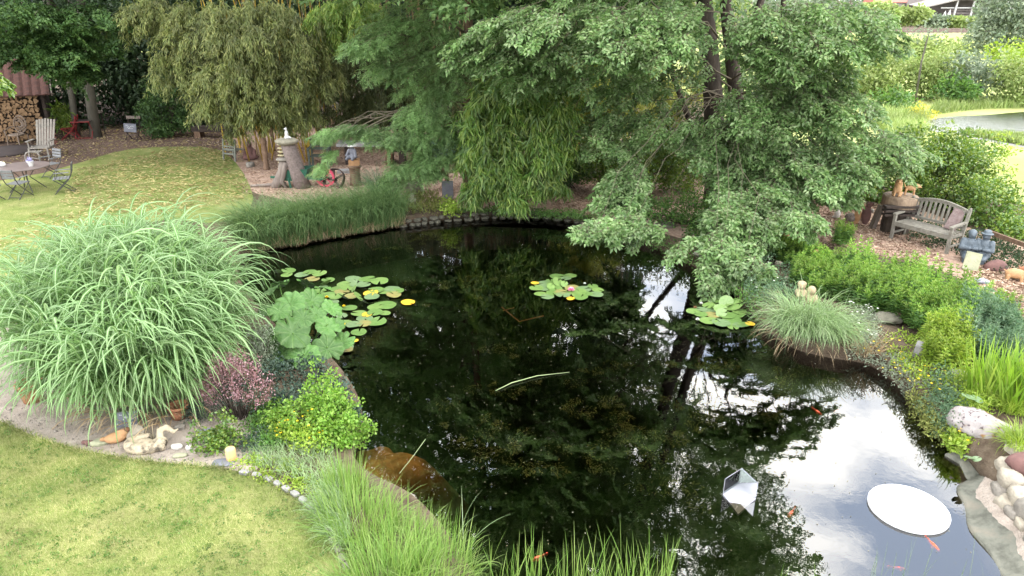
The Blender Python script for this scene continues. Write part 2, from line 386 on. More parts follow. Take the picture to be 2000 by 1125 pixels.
def water_volume(m):
    """peat brown water: it swallows light with depth"""
    nt = m.node_tree; va = nt.nodes.new('ShaderNodeVolumeAbsorption'); va.inputs['Color'].default_value = (.62, .40, .10, 1); va.inputs['Density'].default_value = 4.0
    nt.links.new(va.outputs[0], nt.nodes['Material Output'].inputs['Volume'])
M = {}
M['lawn'] = mat('lawn', (.11, .16, .038), (.26, .26, .105), 2.1, .9, .5, 90, c3=(.18, .21, .065), spec=.1, detail=9)
M['field'] = mat('field', (.26, .30, .09), (.34, .36, .15), .15, .9, spec=.1)
M['sand'] = mat('sand', (.40, .345, .295), (.25, .21, .175), 5, .95, .7, 60, spec=.1, detail=10)
M['chips'] = mat('chips', (.26, .17, .125), (.47, .35, .275), 14, .95, .9, 45, c3=(.34, .235, .18), spec=.1, detail=10)
M['painted_shade_ground'] = mat('painted_shade_ground', (.085, .06, .047), (.17, .12, .09), 12, .95, .9, 45, c3=(.12, .082, .064), spec=.1, detail=10)  # chip and litter brown, darkened in colour for the shade under the left trees
M['soil'] = mat('soil', (.07, .05, .035), (.13, .10, .07), 7, .95, .8, 40, spec=.1)
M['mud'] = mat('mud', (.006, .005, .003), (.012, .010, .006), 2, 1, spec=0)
M['shelf'] = mat('shelf', (.66, .40, .13), (.27, .155, .055), 4, .9, .3, 20, spec=.1)
M['water'] = water_mat('water', (.86, .80, .68), 2.12, .016)
water_volume(M['water'])
M['bark'] = mat('bark', (.075, .058, .045), (.035, .027, .022), 8, .9, .8, 25, stretch=(1, 1, .3))
M['bark_brown'] = mat('bark_brown', (.20, .13, .085), (.12, .075, .05), 10, .9, .6, 30, stretch=(1, 1, .3))
M['bark_grey'] = mat('bark_grey', (.13, .12, .095), (.075, .07, .055), 6, .9, .4, 25, stretch=(1, 1, .3))
M['twig'] = mat('twig', (.16, .13, .09), (.10, .085, .06), 8, .8)
M['stone'] = mat('stone', (.26, .235, .20), (.15, .135, .115), 7, .9, .6, 25)
M['stone_dark'] = mat('stone_dark', (.16, .15, .115), (.085, .082, .06), 6, .9, .6, 20)
M['stone_pale'] = mat('stone_pale', (.40, .355, .28), (.20, .175, .14), 5, .85, .5, 18)
M['stone_red'] = mat('stone_red', (.16, .085, .075), (.10, .055, .05), 5, .9, .4, 15)
M['concrete'] = mat('concrete', (.28, .27, .26), (.19, .185, .18), 9, .9, .3, 40)
M['slate'] = mat('slate', (.12, .125, .15), (.17, .175, .20), 5, .6, .2, 20)
M['terracotta'] = mat('terracotta', (.42, .19, .10), (.27, .12, .07), 8, .85, .2, 30)
M['terra_pale'] = mat('terra_pale', (.45, .26, .13), (.32, .18, .09), 6, .8, .3, 20)
M['teak'] = mat('teak', (.235, .22, .185), (.14, .13, .108), 10, .85, .3, 40, stretch=(1, 1, 1))
M['wood_grey'] = mat('wood_grey', (.24, .20, .17), (.13, .105, .09), 9, .9, .5, 30, stretch=(1, 1, .25))
M['wood_dark'] = mat('wood_dark', (.055, .04, .032), (.03, .023, .02), 8, .9, .4, 30)
M['wood_cut'] = mat('wood_cut', (.50, .34, .19), (.34, .21, .11), 12, .85, .3, 40)
M['wood_raw'] = mat('wood_raw', (.62, .42, .22), (.5, .32, .15), 3, .7, .1, 40, stretch=(4, 4, .4))
M['log_end'] = mat('log_end', (.32, .205, .11), (.17, .105, .058), 14, .9, .3, 40, coord='Generated')
M['tile'] = mat('tile', (.125, .058, .045), (.07, .038, .032), 5, .9, .4, 25)
M['green_paint'] = mat('green_paint', (.02, .11, .07), (.03, .075, .05), 7, .6, .1, 30)
M['green_wood'] = mat('green_wood', (.075, .09, .07), (.045, .055, .045), 8, .8, .2, 30)
M['grey_green_wood'] = mat('grey_green_wood', (.19, .20, .165), (.13, .135, .115), 8, .8, .2, 30)
M['pink_paint'] = mat('pink_paint', (.55, .07, .12), (.40, .06, .09), 9, .6, .1, 30)
M['red_paint'] = mat('red_paint', (.22, .02, .02), (.15, .02, .02), 8, .5)
M['rust'] = mat('rust', (.075, .05, .038), (.04, .03, .026), 14, .8, .3, 40)
M['white_paint'] = mat('white_paint', (.58, .58, .56), (.48, .47, .45), 6, .6)
M['white_disc'] = mat('white_disc', (.74, .74, .74), (.70, .70, .71), 2, .5)
M['pale_wood'] = mat('pale_wood', (.29, .265, .23), (.20, .18, .155), 10, .85, .2, 30)
M['grey_slat'] = mat('grey_slat', (.19, .195, .20), (.13, .13, .135), 8, .7, .2, 30)
M['iron'] = mat('iron', (.035, .035, .036), (.055, .053, .05), 8, .55)
M['table_top'] = mat('table_top', (.17, .135, .125), (.12, .095, .09), 4, .5)
M['wicker'] = mat('wicker', (.22, .17, .13), (.13, .10, .08), 20, .85, .4, 50)
M['mat_dark'] = mat('mat_dark', (.06, .045, .042), (.045, .035, .033), 3, .8)
M['bronze'] = mat('bronze', (.045, .06, .075), (.10, .125, .15), 7, .55, .4, 25, spec=.5)
M['black_plastic'] = mat('black_plastic', (.02, .02, .022), (.03, .03, .032), 4, .5)
M['blue_glaze'] = mat('blue_glaze', (.04, .06, .20), (.55, .5, .75), 30, .4)
M['blue_tarp'] = mat('blue_tarp', (.075, .115, .16), (.05, .08, .115), 4, .5, .4, 6)
M['liner'] = mat('liner', (.055, .055, .043), (.16, .145, .115), 3, .75, .5, 14, c3=(.13, .13, .105))
M['brick'] = mat('brick', (.20, .085, .06), (.13, .06, .045), 8, .9, .4, 30)
M['cane'] = mat('cane', (.52, .34, .05), (.36, .27, .05), 3, .4, stretch=(1, 1, .3))
M['cane_dry'] = mat('cane_dry', (.30, .20, .10), (.17, .12, .07), 4, .6)
M['fish'] = mat('fish', (.62, .06, .03), (.5, .11, .05), 12, .35)
M['flower_yellow'] = mat('flower_yellow', (.85, .62, .02), (.75, .5, .01), 5, .6)
M['flower_white'] = mat('flower_white', (.8, .8, .74), (.7, .7, .6), 5, .6)
M['flower_pink'] = mat('flower_pink', (.80, .18, .38), (.85, .45, .60), 9, .5)
M['marks'] = mat('marks', (.75, .76, .78), (.65, .66, .68), 4, .7)
M['rail'] = mat('rail', (.13, .085, .07), (.20, .15, .13), 2, .6)
M['cladding'] = mat('cladding', (.34, .31, .29), (.28, .26, .24), 1, .8)
M['roof_red'] = mat('roof_red', (.45, .16, .12), (.38, .14, .11), 1, .8)
M['barn_wall'] = mat('barn_wall', (.24, .21, .20), (.16, .145, .14), 1.2, .9)
M['dark_fill'] = mat('dark_fill', (.03, .028, .026), (.02, .02, .018), 1, 1)
def mirror_mat(name, col, rough=.03):
    m = bpy.data.materials.new(name); m.use_nodes = True; b = m.node_tree.nodes['Principled BSDF']
    b.inputs['Base Color'].default_value = (*col, 1); b.inputs['Metallic'].default_value = 1; b.inputs['Roughness'].default_value = rough; return m
M['mirror'] = mirror_mat('mirror', (.80, .84, .84))
# foliage
M['l_elm'] = leafmat('l_elm', [(.085, .165, .052), (.155, .26, .088), (.28, .37, .18)], .42, .38, .5)
M['l_locust'] = leafmat('l_locust', [(.10, .19, .065), (.155, .265, .095), (.23, .34, .13)], .5, .38, .4)
M['l_bamboo'] = leafmat('l_bamboo', [(.085, .115, .028), (.135, .165, .045), (.24, .25, .085)], .45, .3, .4, cs=1.6, clump=.5)
M['l_bamboo_g'] = leafmat('l_bamboo_g', [(.085, .17, .022), (.14, .23, .035), (.25, .31, .07)], .45, .35, .4)
M['l_bamboo_c'] = leafmat('l_bamboo_c', [(.055, .125, .02), (.10, .18, .03), (.21, .28, .065)], .42, .35, .45)
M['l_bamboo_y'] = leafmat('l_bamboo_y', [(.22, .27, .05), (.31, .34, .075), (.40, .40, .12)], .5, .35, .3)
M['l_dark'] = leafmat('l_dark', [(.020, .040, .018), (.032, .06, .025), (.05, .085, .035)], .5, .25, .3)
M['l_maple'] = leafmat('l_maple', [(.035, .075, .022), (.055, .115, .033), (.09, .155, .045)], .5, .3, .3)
M['l_laurel'] = leafmat('l_laurel', [(.06, .13, .022), (.11, .20, .035), (.21, .28, .05)], .3, .3, .6)
M['l_lime'] = leafmat('l_lime', [(.17, .28, .035), (.24, .35, .05), (.33, .41, .09)], .5, .35, .3)
M['l_mint'] = leafmat('l_mint', [(.11, .235, .03), (.165, .31, .045), (.26, .39, .085)], .5, .35, .3)
M['l_bed'] = leafmat('l_bed', [(.055, .135, .03), (.09, .19, .04), (.14, .24, .06)], .45, .35, .4)
M['l_bedtip'] = leafmat('l_bedtip', [(.12, .25, .04), (.18, .31, .06), (.27, .37, .10)], .5, .4, .3)
M['l_blue'] = leafmat('l_blue', [(.07, .14, .075), (.11, .19, .10), (.17, .25, .14)], .5, .3, .4)
M['l_grey'] = leafmat('l_grey', [(.16, .20, .13), (.22, .26, .18), (.30, .33, .25)], .6, .3, .3)
M['l_willow'] = leafmat('l_willow', [(.13, .18, .115), (.18, .23, .15), (.24, .28, .19)], .5, .3, .4)
M['l_far'] = leafmat('l_far', [(.17, .25, .07), (.25, .33, .11), (.35, .41, .18)], .6, .3, .2, cs=.3)
M['l_pink'] = leafmat('l_pink', [(.19, .10, .085), (.31, .165, .175), (.45, .29, .32)], .6, .25, .3)
M['l_box'] = leafmat('l_box', [(.035, .065, .05), (.06, .095, .07), (.10, .14, .09)], .5, .2, .3)
M['l_misc'] = leafmat('l_misc', [(.08, .175, .045), (.125, .24, .07), (.19, .305, .12)], .5, .35, .3, stripe=(.38, .46, .29), clump=.25)
M['l_sedge'] = leafmat('l_sedge', [(.075, .15, .05), (.115, .20, .07), (.18, .26, .10)], .5, .3, .4, clump=.3)
M['l_carex'] = leafmat('l_carex', [(.15, .25, .085), (.21, .31, .13), (.32, .40, .22)], .4, .3, .5, clump=.25)
M['l_dry'] = leafmat('l_dry', [(.30, .21, .12), (.40, .30, .18), (.50, .40, .26)], .7, .2, .2)
M['l_rush'] = leafmat('l_rush', [(.12, .24, .04), (.18, .30, .065), (.27, .36, .11)], .5, .35, .4, clump=.25)
M['l_iris'] = leafmat('l_iris', [(.14, .26, .03), (.19, .32, .045), (.27, .37, .075)], .4, .4, .4)
M['l_darmera'] = leafmat('l_darmera', [(.07, .17, .05), (.09, .2, .07), (.12, .24, .09)], .4, .25, .5, cs=6, clump=.2)
M['l_pad'] = leafmat('l_pad', [(.13, .20, .06), (.17, .25, .075), (.24, .30, .11)], .35, .1, .5, cs=9, clump=.25)
M['l_pad_y'] = leafmat('l_pad_y', [(.55, .36, .03), (.62, .40, .04), (.5, .3, .05)], .5, .1, .4)
M['l_weed'] = leafmat('l_weed', [(.10, .125, .03), (.17, .20, .05), (.28, .28, .09)], .6, .1, .2)
M['litter'] = leafmat('litter', [(.42, .36, .16), (.55, .48, .25), (.34, .26, .12)], .7, .1, .2)
M['specks'] = leafmat('specks', [(.12, .11, .06), (.22, .20, .12), (.34, .32, .24)], .9, 0, .1)
M['chip_bits'] = leafmat('chip_bits', [(.20, .12, .08), (.42, .30, .22), (.62, .50, .38)], .9, 0, .1)
M['grass'] = leafmat('grass', [(.10, .155, .032), (.20, .24, .07), (.44, .40, .21)], .7, .3, .2, cs=1.3, clump=.45)
# ================================================================ the setting
def smooth_loop(P, it=2):
    for _ in range(it):
        Q = []
        for i in range(len(P)):
            a, b = P[i], P[(i + 1) % len(P)]; Q += [a.lerp(b, .25), a.lerp(b, .75)]
        P = Q
    return P
POND = [(470, 505), (500, 492), (560, 480), (650, 462), (780, 440), (880, 428), (1000, 420), (1100, 426), (1180, 446), (1250, 468), (1330, 505), (1400, 548),
        (1450, 590), (1490, 640), (1540, 680), (1620, 700), (1690, 708), (1735, 735), (1785, 785), (1825, 835), (1858, 872), (1910, 872), (1942, 900), (1956, 940), (1984, 985),
        (2016, 1030), (2050, 1082), (2100, 1160), (2200, 1290), (1900, 1350), (1500, 1420), (1150, 1330), (960, 1200), (905, 1125), (860, 1050), (800, 990), (730, 960), (690, 925),
        (690, 880), (715, 850), (700, 790), (650, 720), (600, 690), (540, 660), (490, 600), (462, 550)]
pond_pts = smooth_loop([G(u, v, 0) for u, v in POND], 2)
def structure(name, me, m): return link(name, me, m, kind='structure')
def sheet(name, pts, z, m, hole=None, drop=0.0):
    bm = bmesh.new(); E = []
    for L in ([pts] + ([hole] if hole else [])):
        vs = [bm.verts.new((p[0], p[1], z)) for p in L]
        E += [bm.edges.new((vs[i], vs[(i + 1) % len(vs)])) for i in range(len(vs))]
    bmesh.ops.triangle_fill(bm, use_beauty=True, use_dissolve=False, edges=E)
    for f in bm.faces:
        f.normal_update()
        if f.normal.z < 0: f.normal_flip()
    if drop and hole:
        n = len(hole)
        a = [bm.verts.new((p[0], p[1], z)) for p in hole]; b = [bm.verts.new((p[0], p[1], z - drop)) for p in hole]
        for i in range(n): bm.faces.new((a[i], a[(i + 1) % n], b[(i + 1) % n], b[i]))
    me = bpy.data.meshes.new(name); bm.to_mesh(me); bm.free(); return structure(name, me, m)
big = [Vector(p) for p in ((-900, -300, 0), (900, -300, 0), (900, 900, 0), (-900, 900, 0))]
def gp(L, z=GZ, it=2): return smooth_loop([G(u, v, z) for u, v in L], it)
sheet('ground', big, GZ, M['soil'], pond_pts, 1.3)
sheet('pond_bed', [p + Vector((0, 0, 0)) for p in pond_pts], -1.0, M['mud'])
def water_body():
    n = len(pond_pts); P = []
    for i in range(n):
        d = pond_pts[(i + 1) % n] - pond_pts[i - 1]; P.append(pond_pts[i] + Vector((d.y, -d.x, 0)).normalized() * WOUT)
    bm = bmesh.new(); rows = []
    for z in (0.0, -1.2):
        vs = [bm.verts.new((p.x, p.y, z)) for p in P]; rows.append(vs)
        es = [bm.edges.new((vs[i], vs[(i + 1) % n])) for i in range(n)]; bmesh.ops.triangle_fill(bm, use_beauty=True, use_dissolve=False, edges=es)
    for i in range(n): bm.faces.new((rows[0][i], rows[0][(i + 1) % n], rows[1][(i + 1) % n], rows[1][i]))
    bmesh.ops.recalc_face_normals(bm, faces=bm.faces); me = bpy.data.meshes.new('pond_water'); bm.to_mesh(me); bm.free(); structure('pond_water', me, M['water'])
_area = sum(pond_pts[i].x * pond_pts[(i + 1) % len(pond_pts)].y - pond_pts[(i + 1) % len(pond_pts)].x * pond_pts[i].y for i in range(len(pond_pts)))
WOUT = .012 if _area > 0 else -.012
water_body()
# tan shallow shelf under the brown water by the left bank
def shelf():
    V = []; F = []; n = 26; c = G(738, 893, 0)
    prof = [(0, -.03), (.35, -.045), (.65, -.08), (.85, -.14), (1.05, -.24), (1.3, -.45), (1.6, -.75), (1.9, -1.05)]
    for i, (r, z) in enumerate(prof):
        for k in range(n):
            a = 2 * PI * k / n; w = 1 + .14 * math.sin(3 * a + 1) + .10 * math.sin(5 * a) + .05 * math.sin(8 * a + 2)
            V.append((c.x + .56 * r * w * math.cos(a), c.y + .50 * r * w * math.sin(a), z - .012 * math.sin(7 * a)))
    for i in range(len(prof) - 1):
        for k in range(n): F.append((i * n + k, i * n + (k + 1) % n, (i + 1) * n + (k + 1) % n, (i + 1) * n + k))
    F.append(tuple(range(n)))
    me = bpy.data.meshes.new('pond_shelf'); me.from_pydata(V, [], F); structure('pond_shelf', me, M['shelf'])
shelf()
LAWN = [(-900, 1400), (730, 1400), (700, 1140), (660, 1062), (628, 1010), (582, 970), (520, 935), (430, 914), (300, 903), (200, 888), (100, 866), (0, 824), (-80, 780),
        (-140, 700), (-40, 590), (150, 480), (300, 425), (440, 440), (500, 402), (484, 350), (455, 310), (420, 288), (330, 286), (240, 292), (150, 320), (60, 345), (-150, 372), (-900, 470)]
sheet('lawn', gp(LAWN, GZ, 1), GZ + .008, M['lawn'])
SAND = [(-140, 690), (-90, 780), (0, 828), (100, 870), (200, 892), (300, 906), (430, 918), (500, 930), (520, 880), (480, 800), (430, 600), (300, 500), (150, 560), (0, 620)]
sheet('sand_bed', gp(SAND), GZ + .004, M['sand'])
CHIPS = [(-500, 480), (-100, 392), (60, 360), (150, 340), (240, 306), (330, 298), (420, 296), (450, 330), (470, 372), (600, 400), (780, 398), (900, 408), (1100, 414), (1200, 432),
         (1300, 455), (1420, 500), (1530, 455), (1600, 480), (1740, 500), (1850, 530), (1930, 580), (2010, 680), (2300, 700), (2300, 560), (1960, 470), (1760, 395), (1600, 318), (1300, 270), (900, 225), (300, 190), (-600, 190)]
sheet('woodchip_ground', gp(CHIPS, GZ, 1), GZ + .004, M['chips'])
sheet('painted_shade_ground', gp([(-600, 520), (-100, 400), (60, 366), (150, 346), (240, 312), (330, 304), (400, 304), (450, 318), (470, 290), (430, 240), (300, 185), (-700, 185)], GZ, 1), GZ + .006, M['painted_shade_ground'])  # sheet over the chips that paints the tree shade at the left back
# the field beyond the hedge, the far pond and its paths
sheet('meadow', [Vector(p) for p in ((10, 24, 0), (15.5, 19.5, 0), (40, 20, 0), (160, 60, 0), (160, 89, 0), (12, 89, 0))], GZ + .004, M['field'])
FARP = [(1800, 240), (1840, 228), (1920, 226), (2000, 218), (2200, 210), (2300, 240), (2200, 275), (2000, 268), (1880, 262), (1815, 258)]
sheet('far_pond_water', gp(FARP), GZ + .012, M['water_far'] if 'water_far' in M else water_mat('water_far', (.2, .2, .2), 2.6, .9, 9.))
sheet('gravel_path', gp([(1868, 264), (2000, 290), (2300, 330), (2300, 322), (2000, 284), (1875, 260)]), GZ + .012, M['concrete'])
sheet('side_lawn', [Vector(p) for p in ((9.2, 6.8, 0), (12.8, 13.2, 0), (16, 19, 0), (60, 19, 0), (60, -20, 0), (6.8, -20, 0), (6.8, 3, 0))], GZ + .002, M['lawn'])
# railway embankment: a long low bank with two rails
def embankment():
    mb = MB(); pr = [(80, GZ - .1), (86, 1.9), (95, 1.9), (101, GZ - .1)]; n = 2
    V = []
    for x in (-60, 260):
        for y, z in pr: V.append((x, y - .06 * x * 0, z))
    mb.add(V, [(0, 1, 5, 4), (1, 2, 6, 5), (2, 3, 7, 6)])
    structure('embankment', mb.mesh('embankment'), M['field'])
embankment()
for i, (y, d) in enumerate(((88.2, 0), (89.7, 0), (92.4, 0), (93.9, 0))):
    mb = MB(); mb.box((110, y, 2.05), (300, .14, .16)); mb.box((110, y, 1.93), (300, .3, .06))
    solo('rail', mb, M['rail'], ['nearest rusty rail of the railway on the far bank', 'second rusty rail of the railway on the far bank', 'third rusty rail of the railway, beyond the near track', 'farthest rusty rail, below the open barn'][i], 'rail', group='rails on the far bank')
mb = MB()
for k in range(150): mb.box((40 + k * .7, 91, 1.93), (.24, 8.4, .05))
link('sleepers', mb.mesh('sleepers'), M['rail'], kind='stuff', label='brown sleepers lying under the far rails')

# ---- open barn beyond the railway
def barn():
    t = thing('barn', 'open fronted barn with white posts beyond the railway', 'barn', (64, 112, 1.9))
    o = t.location
    mb = MB(); mb.box((5, 4, 1.8), (20, .2, 3.6)); part('back_wall', mb, M['barn_wall'], t)
    for k in range(8):
        mb = MB(); mb.box((6.5, 1.2 + .02 * k, .2 + k * .25), (14, .7, .11 + .07 * (k % 2)), (0, random.uniform(-.01, .01), 0)); part('plank', mb, M['barn_wall'], t)
    for k in range(6):
        mb = MB(); mb.beam((-.15 + k * 2.42, -.2, 0), (.12 + k * 2.42, -.2, 3.5), .2, .2); part('post', mb, M['white_paint'], t)
    mb = MB(); mb.beam((-2, 0.05, 2.3), (13, 0.05, 2.3), .12, .14); part('beam', mb, M['white_paint'], t)
    for x in (3.2, 3.7):
        mb = MB(); mb.beam((x, .4, .6), (x + .5, .6, 2.5), .10, .10); part('prop', mb, M['cladding'], t)
    mb = MB(); mb.add([(-4.9, -.6, 2.25), (0, -.6, 3.35), (14, -.6, 3.5), (14, 5, 4.0), (0, 5, 3.9), (-4.9, 5, 2.8), (-4.9, -.6, 2.42), (0, -.6, 3.55), (14, -.6, 3.7)],
                      [(0, 1, 7, 6), (1, 2, 8, 7), (6, 7, 4, 5), (7, 8, 3, 4), (0, 5, 4, 1), (1, 4, 3, 2)]); part('roof', mb, M['cladding'], t)
    for x, z in ((-1.25, 2.15), (-1.9, 1.95)):
        mb = MB(); mb.add([(x - .3, -.5, .5), (x + .75, -.5, .5), (x + .45, -.4, z), (x - .3, -.4, .5), (x + .75, -.4, .5), (x + .45, -.3, z)], [(0, 1, 2), (5, 4, 3), (0, 2, 5, 3), (1, 4, 5, 2), (0, 3, 4, 1)]); solo('white_sheet', mb, M['white_paint'], 'taller pale triangular sheet leaning in the barn mouth' if z > 2 else 'shorter pale triangular sheet at the left of the barn mouth', 'sheet', tuple(o))
    t2 = thing('outbuilding', 'pale clad outbuilding with red roof left of the barn', 'building', (57, 119, 1.9))
    mb = MB(); mb.box((4, 0, 1.5), (12, 4, 3.0)); part('wall', mb, M['cladding'], t2)
    mb = MB(); mb.add([(-2.3, -2.3, 3.0), (10.3, -2.3, 3.0), (10.3, 0, 4.4), (-2.3, 0, 4.4), (10.3, 2.3, 3.0), (-2.3, 2.3, 3.0)], [(0, 1, 2, 3), (3, 2, 4, 5), (0, 3, 5), (1, 4, 2)]); part('roof', mb, M['roof_red'], t2)
barn()

# ---- dry stone pond wall along the far bank
def pond_wall():
    P = [G(u, v, 0) for u, v in ((770, 446), (830, 438), (880, 433), (940, 428), (1000, 425), (1060, 427), (1120, 433), (1190, 451), (1250, 471))]
    t = thing('pond_wall', 'low wall of grey brown stones along the far pond edge', 'wall', tuple(P[4]))
    vars_ = [rock_mesh((.5, .5, .5), 20 + i, 1, .18, .22) for i in range(5)]
    for course in range(2):
        d = 0.0; seg = 0
        L = [(P[i + 1] - P[i]).length for i in range(len(P) - 1)]; tot = sum(L); s = random.uniform(0, .1)
        while s < tot - .1:
            w = random.uniform(.16, .36); q = s + w / 2; i = 0
            while i < len(L) - 1 and q > L[i]: q -= L[i]; i += 1
            p = P[i].lerp(P[i + 1], min(1, q / L[i])); dr = P[i + 1] - P[i]
            z = -.03 + course * .115 + random.uniform(-.012, .012)
            o = link('stone', vars_[random.randrange(5)], random.choice([M['stone_dark'], M['stone_dark'], M['stone_dark2']]), t)
            o.location = (p.x - P[4].x + random.uniform(-.03, .03), p.y - P[4].y + .03 + course * .045, z + .05)
            o.rotation_euler = (random.uniform(-.1, .1), random.uniform(-.1, .1), math.atan2(dr.y, dr.x) + random.uniform(-.12, .12) + PI * random.randrange(2)); o.scale = (w * 1.02, random.uniform(.2, .3), random.uniform(.11, .14)); s += w
M['stone_dark2'] = mat('stone_dark2', (.19, .165, .13), (.09, .085, .06), 5, .9, .6, 20)
pond_wall()
# ---- stone edging between the lawn and the bank
def lawn_edging():
    px = [(478, 926), (502, 931), (524, 938), (543, 948), (560, 958), (577, 968), (592, 980), (607, 993), (619, 1007), (630, 1022), (640, 1040), (650, 1058), (660, 1076), (668, 1094), (677, 1112)]
    c = G(592, 980); t = thing('lawn_edging', 'curved row of pale stones edging the front lawn', 'edging', tuple(c))
    for i, (u, v) in enumerate(px):
        a = G(u, v); nx = G(*px[min(i + 1, len(px) - 1)]) - G(*px[max(i - 1, 0)])
        o = link('stone', rock_mesh((.5, .5, .5), 40 + i % 5, 2, .12, .25), M['stone'] if i > 8 else M['concrete'], t)
        o.location = (a.x - c.x, a.y - c.y, .02); o.rotation_euler = (0, 0, math.atan2(nx.y, nx.x)); o.scale = (.17, .10, .09)
lawn_edging()
# ---- pond liner and boulder wall on the right bank
LINA = [(1846, 888), (1872, 905), (1888, 935), (1874, 950), (1872, 965), (1880, 985), (1889, 1010), (1900, 1036), (1916, 1060), (1935, 1088), (1958, 1122), (1990, 1180)]
LINB = [(1900, 868), (1935, 880), (1945, 905), (1950, 925), (1955, 940), (1962, 955), (1975, 980), (1990, 1005), (2010, 1030), (2030, 1060), (2060, 1100), (2100, 1170)]
def liner():
    A = [G(u, v, .015) for u, v in LINA]; B = [G(u, v, .22) for u, v in LINB]
    def den(P):
        Q = []
        for i in range(len(P) - 1): Q += [P[i].lerp(P[i + 1], k / 6) for k in range(6)]
        return Q + [P[-1]]
    A = den(A); B = den(B); V = []; F = []; m = 12
    for i in range(len(A)):
        for j in range(m + 1):
            t = j / m; p = A[i].lerp(B[i], t); w = math.sin(i * .31 + 3 * t) * .022 * (1 - t) + math.sin(i * .37 + 1) * .015
            z = .02 + .20 * t ** 1.3 + w; V.append((p.x + math.sin(i * .27) * .03 * (1 - t) ** 3, p.y, z))
        a = A[i]; V.append((a.x - .03, a.y, -.12))
    k = m + 2
    for i in range(len(A) - 1):
        for j in range(m): F.append((i * k + j, (i + 1) * k + j, (i + 1) * k + j + 1, i * k + j + 1))
        F.append((i * k + m + 1, (i + 1) * k + m + 1, (i + 1) * k, i * k))
    me = bpy.data.meshes.new('pond_liner'); me.from_pydata(V, [], F); me.polygons.foreach_set('use_smooth', [True] * len(F))
    solo('pond_liner', me, M['liner'], 'wrinkled grey green pond liner on the right edge of the water', 'liner')
    # sand washed over the liner
    V = []; F = []
    for i in range(len(A)):
        e = .50 + .13 * math.sin(i * .16) + .06 * math.sin(i * .41 + 1)
        for j in range(7):
            t = e + (1.05 - e) * j / 6; p = A[i].lerp(B[i], t)
            V.append((p.x, p.y, .02 + .20 * min(t, 1) ** 1.3 + math.sin(i * .37 + 1) * .015 + (.018 if j else -.01) + .006 * math.sin(i * 2.1 + j)))
    F = [(i * 7 + j, (i + 1) * 7 + j, (i + 1) * 7 + j + 1, i * 7 + j + 1) for i in range(len(A) - 1) for j in range(6)]
    me = bpy.data.meshes.new('washed_sand'); me.from_pydata(V, [], F); link('washed_sand', me, M['sand'], kind='stuff', label='pale sand washed over the upper pond liner')
liner()
def boulder_wall():
    c = G(1960, 980); t = thing('boulder_wall', 'curved two course wall of pale rounded boulders above the pond liner', 'wall', (c.x, c.y, GZ))
    L = [(1958, 898, .10, .13, .16, 0), (1945, 925, .08, .13, .12, 1), (1955, 962, .09, .14, .10, 1), (1966, 985, .11, .13, .11, 0), (1985, 1005, .12, .11, .10, 1), (2004, 1028, .13, .11, .10, 0), (2030, 1060, .15, .12, .11, 1),
         (1968, 918, .12, .16, .18, 0), (1978, 945, .13, .17, .18, 0), (1994, 975, .13, .16, .17, 0), (2012, 1000, .14, .15, .17, 1), (2040, 1030, .16, .15, .17, 0), (1985, 890, .20, .18, .2, 0), (2010, 880, .2, .2, .2, 1)]
    for i, (u, v, rx, ry, rz, mi) in enumerate(L):
        z = .20 if i < 7 else .33; p = G(u, v, z)
        o = link('boulder', rock_mesh((rx * 1.08, ry * 1.2, rz), 60 + i, 3, .34, .22), M['stone_pale'] if not mi else M['stone'], t); o.location = (p.x - c.x, p.y - c.y, z - GZ); o.rotation_euler = (0, 0, random.uniform(-.4, .4))
    p = G(2000, 912, .45); solo('boulder', rock_mesh((.21, .15, .13), 81, 3, .14), M['stone_red'], 'dark reddish boulder on top of the pale boulder wall', 'boulder', (p.x, p.y, .50))
    p = G(1990, 935, .4)
    mb = MB(); mb.ball((0, 0, 0), (.9, 1.2, .3), 20, 10); structure('bank_mound', mb.mesh('bank_mound', True), M['soil']).location = (p.x + .75, p.y + .45, .18)
boulder_wall()
def bank_rise():
    """right bank: soil rising gently from the water to the flower bed"""
    A = [(1490, 620), (1540, 660), (1640, 680), (1700, 690), (1760, 730), (1810, 790), (1848, 845), (1885, 868), (1930, 868), (2000, 868)]
    B = [(1560, 560), (1640, 600), (1720, 640), (1790, 680), (1850, 720), (1900, 760), (1950, 800), (1990, 815), (2040, 825), (2100, 840)]
    V = []; F = []
    for i in range(len(A)):
        a = G(*A[i], .05); b = G(*B[i], .45)
        for j in range(7):
            t = j / 6; p = a.lerp(b, t); V.append((p.x, p.y, .05 + .36 * t + random.uniform(-.02, .02)))
        V.append((b.x + .8, b.y + .6, .2))
    for i in range(len(A) - 1):
        for j in range(7): F.append((i * 8 + j, (i + 1) * 8 + j, (i + 1) * 8 + j + 1, i * 8 + j + 1))
    me = bpy.data.meshes.new('planted_bank'); me.from_pydata(V, [], F); structure('planted_bank', me, M['soil'])
bank_rise()
